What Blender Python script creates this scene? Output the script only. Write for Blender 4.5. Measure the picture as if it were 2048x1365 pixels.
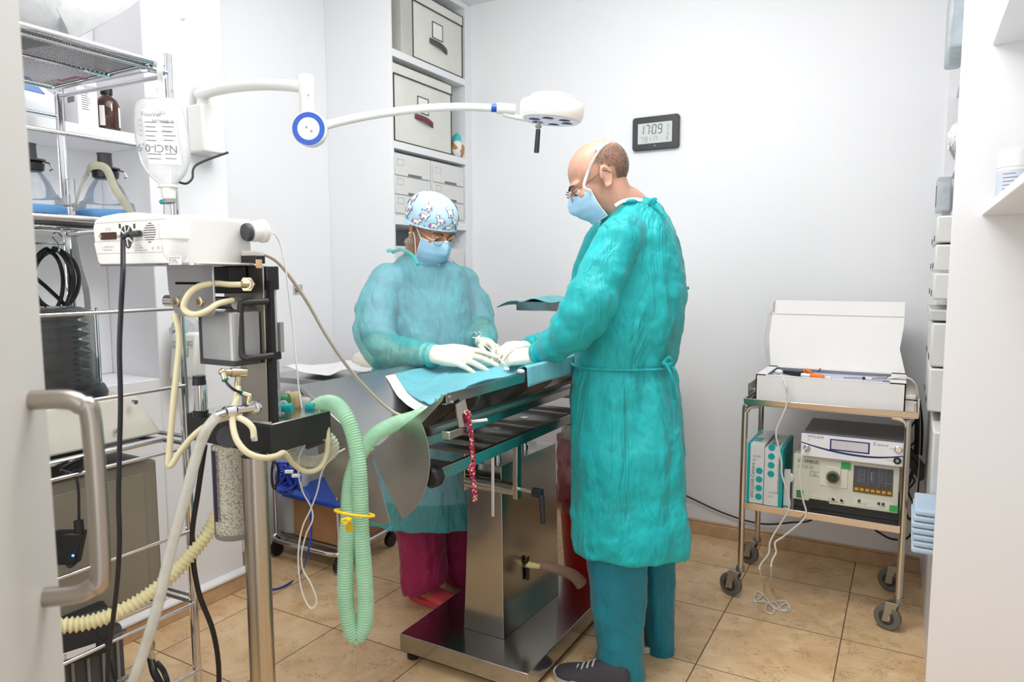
import bpy, bmesh, math, random
from mathutils import Vector as V, Matrix, Quaternion
for _o in list(bpy.data.objects): bpy.data.objects.remove(_o)
SC = bpy.context.scene; COL = SC.collection; random.seed(7)
PI = math.pi

# ------------------------------------------------------------------ camera
F = 1397.08; H = 1.27
YAW, PITCH, ROLL = 0.516093, 0.097556, -0.002706
_f = V((-math.sin(YAW)*math.cos(PITCH), math.cos(YAW)*math.cos(PITCH), -math.sin(PITCH)))
_r = V((math.cos(YAW), math.sin(YAW), 0)); _u = _r.cross(_f)
CR = math.cos(ROLL)*_r + math.sin(ROLL)*_u; CU = -math.sin(ROLL)*_r + math.cos(ROLL)*_u; CF = _f
EYE = V((0, 0, H))
cam = bpy.data.cameras.new('camera'); co = bpy.data.objects.new('camera', cam); COL.objects.link(co)
co.matrix_world = Matrix(((CR.x, CU.x, -CF.x, 0), (CR.y, CU.y, -CF.y, 0), (CR.z, CU.z, -CF.z, H), (0, 0, 0, 1)))
cam.sensor_width = 36; cam.sensor_fit = 'HORIZONTAL'; cam.lens = F/2048*36; cam.clip_start = .02
cam.dof.use_dof = True; cam.dof.focus_distance = 2.05; cam.dof.aperture_fstop = 4.5
SC.camera = co

# ------------------------------------------------------------------ world, lamps, exposure
w = bpy.data.worlds.new('world'); SC.world = w; w.use_nodes = True
w.node_tree.nodes['Background'].inputs[0].default_value = (.93, .96, 1, 1)
w.node_tree.nodes['Background'].inputs[1].default_value = 1.0
def area(name, loc, size, power, col=(1, 1, 1), rot=(0, 0, 0)):
    l = bpy.data.lights.new(name, 'AREA'); l.shape = 'RECTANGLE'; l.size, l.size_y = size; l.energy = power; l.color = col
    o = bpy.data.objects.new(name, l); o.location = loc; o.rotation_euler = rot; COL.objects.link(o)
area('ceiling_panel_light', (-.95, 1.5, 2.69), (1.6, 1.1), 20, (1, .985, .97))
area('ceiling_panel_light', (-.7, .7, 2.69), (1.3, .9), 8, (1, .985, .97))
area('front_fill', (-1.45, -.08, 1.55), (1.0, 1.3), 9.5, (1, .99, .98), (math.radians(84), 0, 0))  # added fill behind the camera, standing in for flash bounced off the wall
area('doorway_fill', (.05, -.10, 1.5), (.75, 1.6), 1.8, (.95, .98, 1), (PI/2, 0, math.radians(20)))  # unseen fill lamp added in the doorway to brighten camera-facing sides
pl_ = bpy.data.lights.new('upper_wall_fill', 'POINT'); pl_.energy = 23; pl_.shadow_soft_size = .22; pl_.color = (1, .985, .97)  # added point fill that evens out the upper walls; no fitting hangs here
po_ = bpy.data.objects.new('upper_wall_fill', pl_); po_.location = (-.85, 1.75, 2.42); COL.objects.link(po_)
vs = SC.view_settings; vs.view_transform = 'Standard'; vs.look = 'None'; vs.gamma = 1; vs.use_curve_mapping = False
vs.exposure = 0.05
SC.cycles.max_bounces = 10; SC.cycles.transparent_max_bounces = 16
try: SC.cycles.use_denoising = True
except Exception: pass

# ------------------------------------------------------------------ picture point -> place
def ray(u, v): return CR*((u-1024)/F) - CU*((v-682.5)/F) + CF
def at(u, v, d): return EYE + ray(u, v)*d
def onp(ax, val, u, v):
    r = ray(u, v); return EYE + r*((val-EYE[ax])/r[ax])
def onx(X, u, v): return onp(0, X, u, v)
def ony(Y, u, v): return onp(1, Y, u, v)
def onz(Z, u, v): return onp(2, Z, u, v)
HR = V((math.cos(YAW), math.sin(YAW), 0))          # horizontal, across the view
HN = V((math.sin(YAW), -math.cos(YAW), 0))         # horizontal, towards the camera
UP = V((0, 0, 1))

# ------------------------------------------------------------------ materials
def lin(c): return tuple(((x/255)/12.92 if x/255 <= .04045 else ((x/255+.055)/1.055)**2.4) for x in c)
_mats = {}
class NT:
    def __init__(s, name):
        s.m = bpy.data.materials.new(name); s.m.use_nodes = True; s.t = s.m.node_tree; s.N = s.t.nodes; s.L = s.t.links
        s.b = s.N['Principled BSDF']; s.out = s.N['Material Output']
    def n(s, typ, **k):
        x = s.N.new(typ)
        for a, v in k.items():
            if a[0] == '_': x.inputs[int(a[1:]) if a[1:].isdigit() else a[1:]].default_value = v
            else: setattr(x, a, v)
        return x
    def l(s, a, b): s.L.new(a, b)
    def math(s, op, a, b=None):
        x = s.n('ShaderNodeMath', operation=op)
        for i, q in enumerate((a, b)):
            if q is None: continue
            if isinstance(q, (int, float)): x.inputs[i].default_value = q
            else: s.l(q, x.inputs[i])
        return x.outputs[0]
    def mix(s, fac, a, b):
        x = s.n('ShaderNodeMix', data_type='RGBA')
        for i, q in ((0, fac), (6, a), (7, b)):
            if isinstance(q, (int, float)): x.inputs[i].default_value = q
            elif isinstance(q, tuple): x.inputs[i].default_value = (*q, 1)
            else: s.l(q, x.inputs[i])
        return x.outputs[2]
    def ramp(s, fac, lo, hi):
        x = s.n('ShaderNodeMapRange', _1=lo, _2=hi); s.l(fac, x.inputs[0]); return x.outputs[0]
    def coords(s): return s.n('ShaderNodeTexCoord').outputs['Object']
    def noise(s, scale, detail=3, rough=.5, dist=0, vec=None, stretch=None):
        c = vec or s.coords()
        if stretch:
            mp = s.n('ShaderNodeMapping'); mp.inputs['Scale'].default_value = stretch; s.l(c, mp.inputs[0]); c = mp.outputs[0]
        x = s.n('ShaderNodeTexNoise', _Scale=scale, _Detail=detail, _Roughness=rough, _Distortion=dist); s.l(c, x.inputs['Vector']); return x.outputs[0]
    def bump(s, h, strength, dist=.01):
        x = s.n('ShaderNodeBump', _Strength=strength, _Distance=dist); s.l(h, x.inputs['Height']); s.l(x.outputs[0], s.b.inputs['Normal'])
def mat(name, col, rough=.5, metal=0, var=.05, vs=9., bump=0, bs=60., alpha=1, emit=0, trans=0, sheen=0, coat=0, stretch=None, spec=.5):
    if name in _mats: return _mats[name]
    t = NT(name); c = lin(col); b = t.b
    nz = t.noise(vs, 3, .55, stretch=stretch)
    d = tuple(x*(1-var) for x in c); e = tuple(min(1, x*(1+var*.6)) for x in c)
    t.l(t.mix(t.ramp(nz, .3, .7), d, e), b.inputs['Base Color'])
    b.inputs['Roughness'].default_value = rough; b.inputs['Metallic'].default_value = metal; b.inputs['Alpha'].default_value = alpha
    b.inputs['Transmission Weight'].default_value = trans; b.inputs['Sheen Weight'].default_value = sheen; b.inputs['Coat Weight'].default_value = coat
    b.inputs['Specular IOR Level'].default_value = spec
    if emit: b.inputs['Emission Color'].default_value = (*c, 1); b.inputs['Emission Strength'].default_value = emit
    if bump: t.bump(t.noise(bs, 4, .6), bump)
    _mats[name] = t.m; return t.m
def clear(name, col, op=.15, rough=.08):
    """thin clear or milky plastic: see-through with a fresnel gloss and a little body"""
    if name in _mats: return _mats[name]
    t = NT(name); c = lin(col)
    tr = t.n('ShaderNodeBsdfTransparent'); tr.inputs[0].default_value = (*(min(1, .55+.45*x) for x in c), 1)
    df = t.n('ShaderNodeBsdfDiffuse'); df.inputs[0].default_value = (*c, 1); tl = t.n('ShaderNodeBsdfTranslucent'); tl.inputs[0].default_value = (*c, 1)
    m0 = t.n('ShaderNodeMixShader', _0=.4); t.l(df.outputs[0], m0.inputs[1]); t.l(tl.outputs[0], m0.inputs[2])
    m1 = t.n('ShaderNodeMixShader'); nz = t.noise(14, 2); r = t.n('ShaderNodeMapRange', _1=.3, _2=.7, _3=op*.8, _4=min(1, op*1.2)); t.l(nz, r.inputs[0]); t.l(r.outputs[0], m1.inputs[0])
    t.l(tr.outputs[0], m1.inputs[1]); t.l(m0.outputs[0], m1.inputs[2])
    g = t.n('ShaderNodeBsdfGlossy', _Roughness=rough); fr = t.n('ShaderNodeFresnel', _0=1.35); m2 = t.n('ShaderNodeMixShader')
    t.l(t.math('MULTIPLY', fr.outputs[0], .8), m2.inputs[0]); t.l(m1.outputs[0], m2.inputs[1]); t.l(g.outputs[0], m2.inputs[2]); t.l(m2.outputs[0], t.out.inputs[0])
    _mats[name] = t.m; return t.m
def cloth(name, col, thin=0., wr=.35, scale=9., rough=.58, under=None):
    """non-woven gown or cotton: creased, softly mottled, optionally thin enough to glow through"""
    if name in _mats: return _mats[name]
    t = NT(name); c = lin(col); b = t.b
    def crum(sc, st, dist, seed):
        n = t.n('ShaderNodeTexNoise', _Scale=sc*.8, _Detail=3); mp = t.n('ShaderNodeMapping'); mp.inputs['Scale'].default_value = st; mp.inputs['Location'].default_value = (seed, seed*.7, seed*.3); mp.inputs['Rotation'].default_value = (.3*seed, .2, .1*seed)
        t.l(t.coords(), mp.inputs[0]); t.l(mp.outputs[0], n.inputs['Vector'])
        ad = t.n('ShaderNodeVectorMath', operation='MULTIPLY_ADD'); t.l(n.outputs['Color'], ad.inputs[0]); ad.inputs[1].default_value = (dist,)*3; t.l(mp.outputs[0], ad.inputs[2])
        v = t.n('ShaderNodeTexVoronoi', _Scale=sc, feature='F1'); t.l(ad.outputs[0], v.inputs['Vector']); v2 = t.n('ShaderNodeTexVoronoi', _Scale=sc, feature='F2'); t.l(ad.outputs[0], v2.inputs['Vector'])
        return t.math('SUBTRACT', v2.outputs['Distance'], v.outputs['Distance'])
    h = t.math('ADD', t.math('ADD', t.math('MULTIPLY', crum(scale*.8, (1, 1, .26), .30, 1.), .55), t.math('MULTIPLY', crum(scale*2.2, (1, 1, .5), .16, 2.3), .16)), t.math('MULTIPLY', t.noise(scale*1.5, 4, .55, .9, stretch=(1, 1, .22)), .9))
    t.bump(h, wr, .042)
    m = t.noise(scale*.7, 3, .5)
    t.l(t.mix(t.ramp(m, .3, .7), tuple(x*.82 for x in c), tuple(min(1, x*1.12) for x in c)), b.inputs['Base Color'])
    b.inputs['Roughness'].default_value = rough; b.inputs['Sheen Weight'].default_value = .15; b.inputs['Specular IOR Level'].default_value = .4
    if thin:
        tr = t.n('ShaderNodeBsdfTransparent'); tr.inputs[0].default_value = (*(min(1, .8+.2*x) for x in c), 1)
        mx = t.n('ShaderNodeMixShader', _0=1-thin); t.l(tr.outputs[0], mx.inputs[1]); t.l(b.outputs[0], mx.inputs[2]); t.l(mx.outputs[0], t.out.inputs[0])
    _mats[name] = t.m; return t.m
def steel(name, col=(205, 205, 206), rough=.25, brush=(1, 1, 60)):
    if name in _mats: return _mats[name]
    t = NT(name); b = t.b; c = lin(col); b.inputs['Metallic'].default_value = 1
    nz = t.noise(6, 4, .6, stretch=brush)
    r = t.n('ShaderNodeMapRange', _1=.3, _2=.7, _3=rough*.92, _4=rough*1.1); t.l(nz, r.inputs[0]); t.l(r.outputs[0], b.inputs['Roughness'])
    t.l(t.mix(nz, tuple(x*.96 for x in c), c), b.inputs['Base Color'])
    _mats[name] = t.m; return t.m
WHITE = mat('white_plastic', (236, 236, 232), .35); CREAM = mat('cream_plastic', (228, 226, 216), .4); BLACK = mat('black_plastic', (26, 26, 29), .4)
DGREY = mat('dark_grey_plastic', (62, 63, 66), .5); GREY = mat('grey_plastic', (150, 150, 148), .45); BEIGE = mat('beige_plastic', (212, 208, 196), .45)
INK = mat('black_ink', (38, 38, 42), .6); GINK = mat('grey_ink', (125, 125, 128), .6); PAPER = mat('white_paper', (244, 244, 243), .7)
CHROME = steel('chrome', (225, 225, 228), .1, (1, 1, 1)); STEEL = steel('brushed_steel', (196, 195, 192), .2); STEELX = steel('brushed_steel_sheet', (190, 189, 186), .22, (60, 1, 1))
DSTEEL = steel('dull_steel', (165, 163, 158), .35); BRASS = steel('nickel_brass', (196, 186, 160), .3)
BLUE = mat('blue_plastic', (25, 80, 180), .35); TEALP = mat('teal_plastic', (0, 150, 150), .35); GREENP = mat('green_plastic', (20, 110, 70), .4)
CLEAR = clear('clear_plastic', (235, 238, 238), .12); MILK = clear('milky_plastic', (236, 240, 242), .5); TUBE = clear('silicone_tube', (228, 226, 205), .72, .25)
RUBBER = mat('cream_rubber', (222, 214, 176), .45); WHOSE = clear('white_hose', (240, 240, 226), .8, .3)

# ------------------------------------------------------------------ mesh building
def cr(pts, n=8, closed=False):
    P = [V(p) for p in pts]; out = []; m = len(P)
    for i in range(m if closed else m-1):
        g = lambda k: P[k % m] if closed else P[max(0, min(m-1, k))]
        a, b, c, d = g(i-1), g(i), g(i+1), g(i+2)
        for j in range(n):
            t = j/n; out.append(.5*((2*b)+(c-a)*t+(2*a-5*b+4*c-d)*t*t+(3*b-a-3*c+d)*t**3))
    if not closed: out.append(P[-1])
    return out
def resample(pts, step):
    out = [pts[0].copy()]; acc = 0
    for a, b in zip(pts, pts[1:]):
        L = (b-a).length
        if L < 1e-9: continue
        while acc+L >= step:
            t = (step-acc)/L; a = a.lerp(b, t); L = (b-a).length; out.append(a.copy()); acc = 0
            if L < 1e-9: break
        acc += L
    return out
def frame(d):
    d = d.normalized(); a = V((0, 0, 1)) if abs(d.z) < .9 else V((1, 0, 0)); x = a.cross(d).normalized(); return x, d.cross(x)
class M:
    def __init__(s): s.bm = bmesh.new(); s.mi = 0
    def v(s, p): return s.bm.verts.new(p)
    def f(s, vs):
        try: q = s.bm.faces.new(vs); q.material_index = s.mi; return q
        except ValueError: return None
    def box(s, x0, x1, y0, y1, z0, z1):
        x0, x1 = sorted((x0, x1)); y0, y1 = sorted((y0, y1)); z0, z1 = sorted((z0, z1))
        p = [s.v((x, y, z)) for z in (z0, z1) for x, y in ((x0, y0), (x1, y0), (x1, y1), (x0, y1))]
        for q in ((3, 2, 1, 0), (4, 5, 6, 7), (0, 1, 5, 4), (1, 2, 6, 5), (2, 3, 7, 6), (3, 0, 4, 7)): s.f([p[i] for i in q])
        return s
    def obox(s, c, sx, sy, sz, X=V((1, 0, 0)), Y=V((0, 1, 0)), Z=V((0, 0, 1))):
        c = V(c); p = [s.v(c+X*(a*sx/2)+Y*(b*sy/2)+Z*(k*sz/2)) for k in (-1, 1) for a, b in ((-1, -1), (1, -1), (1, 1), (-1, 1))]
        for q in ((3, 2, 1, 0), (4, 5, 6, 7), (0, 1, 5, 4), (1, 2, 6, 5), (2, 3, 7, 6), (3, 0, 4, 7)): s.f([p[i] for i in q])
        return s
    def loft(s, rings, cap=True, closed=False):
        R = [[s.v(p) for p in r] for r in rings]; n = len(R[0])
        for a, b in list(zip(R, R[1:]))+([(R[-1], R[0])] if closed else []):
            for i in range(n): s.f([a[i], a[(i+1) % n], b[(i+1) % n], b[i]])
        if cap and not closed: s.f(R[0][::-1]); s.f(R[-1])
        return s
    def cyl(s, p0, p1, r0, r1=None, n=16, cap=True):
        p0, p1 = V(p0), V(p1); r1 = r0 if r1 is None else r1; x, y = frame(p1-p0)
        return s.loft([[p+(x*math.cos(2*PI*i/n)+y*math.sin(2*PI*i/n))*r for i in range(n)] for p, r in ((p0, r0), (p1, r1))], cap)
    def tube(s, pts, r, n=8, closed=False, cap=True, flat=1., up=None):
        P = [V(p) for p in pts]; m = len(P); rings = []; x = None
        for i, p in enumerate(P):
            d = (P[(i+1) % m]-P[i-1]) if closed else (P[min(m-1, i+1)]-P[max(0, i-1)])
            if d.length < 1e-9: d = V((0, 0, 1))
            d.normalize()
            if x is None: x = frame(d)[0] if up is None else (V(up)-d*V(up).dot(d)).normalized()
            else:
                x = x-d*x.dot(d); x = x.normalized() if x.length > 1e-6 else frame(d)[0]
            y = d.cross(x); q = r(i/(m-1)) if callable(r) else (r[i] if isinstance(r, (list, tuple)) else r)
            rings.append([p+(x*math.cos(2*PI*k/n)*flat+y*math.sin(2*PI*k/n))*q for k in range(n)])
        return s.loft(rings, cap, closed)
    def hose(s, pts, r, pitch=.006, depth=.12, n=10, spiral=False):
        P = resample(cr(pts, 14), pitch/4); rr = [r*(1-depth*(.5-.5*math.cos(PI/2*i))) for i in range(len(P))]
        return s.tube(P, rr, n)
    def lathe(s, prof, o, ax=(0, 0, 1), n=24, cap=True):
        o = V(o); ax = V(ax).normalized(); x, y = frame(ax)
        return s.loft([[o+ax*z+(x*math.cos(2*PI*i/n)+y*math.sin(2*PI*i/n))*max(r, 1e-5) for i in range(n)] for r, z in prof], cap)
    def prism(s, pts, vec):
        a = [s.v(V(p)) for p in pts]; b = [s.v(V(p)+V(vec)) for p in pts]; n = len(a); s.f(a[::-1]); s.f(b)
        for i in range(n): s.f([a[i], a[(i+1) % n], b[(i+1) % n], b[i]])
        return s
    def poly(s, pts): s.f([s.v(V(p)) for p in pts]); return s
    def ball(s, c, r, rot=None, nu=20, nv=12, keep=None):
        c = V(c); r = (r, r, r) if isinstance(r, (int, float)) else r; rot = rot or Matrix.Identity(3)
        G = [[c+rot @ V((r[0]*math.sin(PI*j/nv)*math.cos(2*PI*i/nu), r[1]*math.sin(PI*j/nv)*math.sin(2*PI*i/nu), r[2]*math.cos(PI*j/nv))) for i in range(nu)] for j in range(1, nv)]
        return s.loft([[c+rot @ V((1e-4*math.cos(2*PI*i/nu), 1e-4*math.sin(2*PI*i/nu), r[2])) for i in range(nu)]]+G+[[c+rot @ V((1e-4*math.cos(2*PI*i/nu), 1e-4*math.sin(2*PI*i/nu), -r[2])) for i in range(nu)]])
    def grid(s, G):
        R = [[s.v(p) for p in r] for r in G]
        for a, b in zip(R, R[1:]):
            for i in range(len(a)-1): s.f([a[i], a[i+1], b[i+1], b[i]])
        return s
    def text(s, txt, size, o, xd, yd, align='LEFT', rot180=False):
        cu = bpy.data.curves.new('t', 'FONT'); cu.body = txt; cu.size = size; cu.align_x = align; cu.resolution_u = 2
        ob = bpy.data.objects.new('t', cu); me = bpy.data.meshes.new_from_object(ob)
        o = V(o); xd = V(xd).normalized(); yd = V(yd).normalized()
        if rot180: xd, yd = -xd, -yd
        vs_ = [s.v(o+xd*p.co.x+yd*p.co.y) for p in me.vertices]
        for p in me.polygons: s.f([vs_[i] for i in p.vertices])
        bpy.data.objects.remove(ob); bpy.data.curves.remove(cu); bpy.data.meshes.remove(me); return s
    def put(s, name, mats, parent=None, bev=0, sol=0, sub=0, remesh=0, smooth=0, disp=None, sharp=38, bseg=2, norm=True, origin=None):
        if norm: bmesh.ops.recalc_face_normals(s.bm, faces=s.bm.faces)
        me = bpy.data.meshes.new(name); vv = [v.co for v in s.bm.verts]
        if parent is None:
            o0 = V(origin) if origin else V(((min(v.x for v in vv)+max(v.x for v in vv))/2, (min(v.y for v in vv)+max(v.y for v in vv))/2, min(v.z for v in vv)))
        else:
            q = parent; o0 = V((0, 0, 0))
            while q: o0 = o0+V(q.location); q = q.parent
        bmesh.ops.translate(s.bm, verts=s.bm.verts, vec=-o0)
        s.bm.to_mesh(me); s.bm.free()
        for m in (mats if isinstance(mats, (list, tuple)) else [mats]): me.materials.append(m)
        me.polygons.foreach_set('use_smooth', [True]*len(me.polygons))
        if not remesh: me.set_sharp_from_angle(angle=math.radians(sharp))
        ob = bpy.data.objects.new(name, me); COL.objects.link(ob)
        if parent is None: ob.location = o0
        else: ob.parent = parent
        if sol: k = ob.modifiers.new('thick', 'SOLIDIFY'); k.thickness = sol; k.offset = 0
        if bev: k = ob.modifiers.new('bevel', 'BEVEL'); k.width = bev; k.segments = bseg; k.limit_method = 'ANGLE'; k.angle_limit = math.radians(35)
        if remesh: k = ob.modifiers.new('remesh', 'REMESH'); k.mode = 'VOXEL'; k.voxel_size = remesh; k.use_smooth_shade = True
        if smooth: k = ob.modifiers.new('smooth', 'SMOOTH'); k.factor = .5; k.iterations = smooth
        if sub: k = ob.modifiers.new('sub', 'SUBSURF'); k.levels = k.render_levels = sub
        if disp:
            for i, (sc_, st) in enumerate(disp):
                tx = bpy.data.textures.new('folds', 'CLOUDS'); tx.noise_scale = sc_; tx.noise_depth = 3
                k = ob.modifiers.new('folds', 'DISPLACE'); k.texture = tx; k.strength = st; k.mid_level = .5; k.texture_coords = 'LOCAL'
        return ob
def tag(o, label=None, cat=None, group=None, kind=None):
    for k, v in (('label', label), ('category', cat), ('group', group), ('kind', kind)):
        if v: o[k] = v
    return o
def thing(name, label, cat, loc=(0, 0, 0), group=None, kind=None):
    o = bpy.data.objects.new(name, None); o.location = loc; o.empty_display_size = .05; COL.objects.link(o); return tag(o, label, cat, group, kind)
def dup(root, loc, rz=0, label=None, parent=None):
    r = root.copy(); COL.objects.link(r); r.location = loc; r.rotation_euler = (0, 0, rz)
    if label: r['label'] = label
    for ch in list(root.children):
        c = ch.copy(); COL.objects.link(c); c.parent = r
        for g in list(ch.children):
            d = g.copy(); COL.objects.link(d); d.parent = c
    return r
def rrect(x0, x1, z0, z1, r, n=5):
    out = []
    for cx, cz, a0 in ((x1-r, z1-r, 0), (x0+r, z1-r, 90), (x0+r, z0+r, 180), (x1-r, z0+r, 270)):
        for i in range(n+1):
            a = math.radians(a0+90*i/n); out.append((cx+r*math.cos(a), cz+r*math.sin(a)))
    return out
def label_on(name, parent, mats, fn):
    m = M(); fn(m); return m.put(name, mats, parent, norm=False)

# ------------------------------------------------------------------ room shell
def tiles():
    t = NT('marble_floor_tile'); c = t.coords(); sx = t.n('ShaderNodeSeparateXYZ'); t.l(c, sx.inputs[0])
    gx = t.math('DIVIDE', t.math('ADD', sx.outputs[0], .150), .398); gy = t.math('DIVIDE', t.math('SUBTRACT', sx.outputs[1], 1.362), .4045)
    ex = t.math('ABSOLUTE', t.math('SUBTRACT', t.math('FRACT', gx), .5)); ey = t.math('ABSOLUTE', t.math('SUBTRACT', t.math('FRACT', gy), .5))
    joint = t.math('GREATER_THAN', t.math('MAXIMUM', ex, ey), .4955)
    cb = t.n('ShaderNodeCombineXYZ'); t.l(t.math('FLOOR', gx), cb.inputs[0]); t.l(t.math('FLOOR', gy), cb.inputs[1])
    wn = t.n('ShaderNodeTexWhiteNoise'); t.l(cb.outputs[0], wn.inputs[0])
    off = t.n('ShaderNodeVectorMath', operation='MULTIPLY_ADD'); t.l(wn.outputs['Color'], off.inputs[0]); off.inputs[1].default_value = (9, 9, 9); t.l(c, off.inputs[2])
    a = t.noise(7, 6, .62, .8, off.outputs[0]); b = t.noise(26, 5, .65, 1.6, off.outputs[0], stretch=(1, 1.6, 1))
    base = t.mix(t.ramp(a, .3, .72), lin((214, 174, 126)), lin((246, 216, 172)))
    vein = t.math('ABSOLUTE', t.math('SUBTRACT', b, .5)); vm = t.math('MULTIPLY', t.math('LESS_THAN', vein, .022), t.ramp(t.noise(15, 4, .6, .5, off.outputs[0]), .5, .62))
    col = t.mix(t.math('MULTIPLY', vm, .62), base, lin((120, 78, 44)))
    pale = t.noise(48, 4, .7, 1, off.outputs[0]); col = t.mix(t.math('MULTIPLY', t.ramp(pale, .6, .72), .35), col, lin((235, 214, 180)))
    tint = t.n('ShaderNodeHueSaturation'); r = t.n('ShaderNodeMapRange', _3=.93, _4=1.05); t.l(wn.outputs[0], r.inputs[0]); t.l(r.outputs[0], tint.inputs['Value']); t.l(col, tint.inputs['Color'])
    t.l(t.mix(joint, tint.outputs[0], lin((96, 72, 48))), t.b.inputs['Base Color'])
    rr = t.n('ShaderNodeMapRange', _1=0, _2=1, _3=.3, _4=.8); t.l(joint, rr.inputs[0]); t.l(rr.outputs[0], t.b.inputs['Roughness'])
    t.bump(t.math('SUBTRACT', 1, joint), .15, .002); return t.m
WALL = mat('white_wall_paint', (243, 244, 247), .6, var=.012, vs=1.5, bump=.03, bs=180)
CEIL = mat('white_ceiling', (243, 243, 243), .8, var=.01)
LAM = mat('white_laminate', (240, 241, 244), .3, var=.01, vs=2)
BASE = mat('cream_marble_skirting', (206, 172, 134), .3, var=.16, vs=18)
def struct(m, name, ma, **k): return tag(m.put(name, ma, **k), kind='structure')
fl = struct(M().box(-2.75, .75, -.3, 3.45, -.06, 0), 'floor', tiles(), origin=(0, 0, 0))
struct(M().box(-2.75, .75, -.3, 3.45, 2.712, 2.78), 'ceiling', CEIL)
struct(M().box(-2.75, .75, 3.326, 3.45, 0, 2.712), 'wall_back', WALL)
struct(M().box(.60, .72, -.3, 3.326, 0, 2.712), 'wall_right', WALL)
m = M().box(-2.75, -2.30, 1.52, 1.84, 0, 2.712)                 # pier
m.box(-2.75, -2.54, 1.84, 3.326, 0, 2.712)                       # recess
m.box(-2.75, -2.58, -.3, 1.52, .9, 2.712); m.box(-2.75, -2.30, -.3, 1.52, 0, .9)
struct(m, 'wall_left', WALL, bev=.004)
m = M().box(-2.75, -.37, -.3, -.14, 0, 2.712).box(.52, .6, -.3, -.14, 0, 2.712).box(-.37, .52, -.3, -.14, 2.08, 2.712)
struct(m, 'wall_front', WALL)
struct(M().box(-2.14, .09, 3.311, 3.3265, 0, .058).box(-2.14, .09, 3.318, 3.3265, .058, .07), 'baseboard_back', BASE, bev=.003)
m = M().box(-2.3005, -2.285, .0, 1.855, 0, .062).box(-2.55, -2.2995, 1.8395, 1.855, 0, .062)
struct(m, 'baseboard_left', BASE, bev=.003)
m = M(); m.prism([(-2.3, 0, .062), (-2.278, 0, .062), (-2.278, 0, .072), (-2.3, 0, .088)], (0, 1.86, 0))
struct(m, 'trim_1', WALL, bev=.003)
m = M().box(-2.58, -2.302, -.14, 1.519, 1.705, 1.742).box(-2.58, -2.302, -.14, 1.519, 1.40, 1.435)
tag(m.put('wall_shelf', LAM, bev=.002), 'pair of white niche boards behind the chrome wire rack', 'shelf')

# door at the camera's side: leaf and D-shaped pull
dt, dn = V((.706, -.708, 0)), V((.708, .706, 0)); E0 = V((-.918, .456, 0))
door = thing('door_1', 'white room door standing open with a steel pull handle', 'door', E0, kind='structure')
DOORM = mat('door_paint', (202, 200, 196), .5, var=.02, vs=3)
m = M(); c = E0+dt*.39-dn*.02; m.obox(c+UP*1.03, .78, .04, 2.04, dt, dn); m.put('leaf', DOORM, door, bev=.003)
zt, zb = at(50, 785, .87).z, at(62, 1170, .87).z; b0 = E0+dt*.05
pth = [b0+UP*zt, b0+dn*.035+UP*zt, b0+dn*.052+UP*(zt-.008), b0+dn*.062+UP*(zt-.03), b0+dn*.062+UP*(zb+.03), b0+dn*.052+UP*(zb+.008), b0+dn*.035+UP*zb, b0+UP*zb]
pp = cr(pth, 6)
m = M().tube(pp, .0115, 16); m.put('handle', steel('satin_steel_handle', (176, 167, 157), .24), door)['label'] = 'brushed steel D-shaped pull'
# ------------------------------------------------------------------ chrome wire rack
def perforated():
    t = NT('perforated_steel'); c = t.coords(); s = t.n('ShaderNodeSeparateXYZ'); t.l(c, s.inputs[0])
    fx = t.math('SUBTRACT', t.math('FRACT', t.math('MULTIPLY', s.outputs[0], 130)), .5)
    row = t.math('MULTIPLY', s.outputs[1], 165); sh = t.math('MULTIPLY', t.math('FRACT', t.math('MULTIPLY', t.math('FLOOR', row), .5)), 1)
    fx = t.math('SUBTRACT', t.math('FRACT', t.math('ADD', t.math('MULTIPLY', s.outputs[0], 130), sh)), .5); fy = t.math('SUBTRACT', t.math('FRACT', row), .5)
    d = t.math('ADD', t.math('MULTIPLY', fx, fx), t.math('MULTIPLY', fy, fy)); hole = t.math('LESS_THAN', d, .075)
    t.b.inputs['Metallic'].default_value = .7; t.b.inputs['Roughness'].default_value = .5; t.b.inputs['Base Color'].default_value = (*lin((112, 112, 112)), 1)
    tr = t.n('ShaderNodeBsdfTransparent'); mx = t.n('ShaderNodeMixShader'); t.l(hole, mx.inputs[0]); t.l(t.b.outputs[0], mx.inputs[1]); t.l(tr.outputs[0], mx.inputs[2]); t.l(mx.outputs[0], t.out.inputs[0]); return t.m
PERF = perforated()
XF, XB, YR, YL = -1.74, -2.215, 1.217, .25
rack = thing('wire_rack', 'chrome wire rack with perforated shelves and grooved posts beside the open door', 'rack', ((XF+XB)/2, .73, 0))
for x, y, zt in ((XF, YR, 1.85), (XB, 1.19, 1.83), (XF, YL, 1.85), (XB, YL, 1.83)):
    m = M(); n = 32
    m.loft([[(x+(.0115-.0022*(math.cos(i/n*2*PI*8) > .55))*math.cos(i/n*2*PI), y+(.0115-.0022*(math.cos(i/n*2*PI*8) > .55))*math.sin(i/n*2*PI), z) for i in range(n)] for z in (0.02, zt)])
    m.cyl((x, y, 0), (x, y, .02), .014, n=12)
    m.put('post', CHROME, rack)
def rod(p, q, r=.0052): return M().cyl(p, q, r, n=10).put('rail', CHROME, rack)
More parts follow.
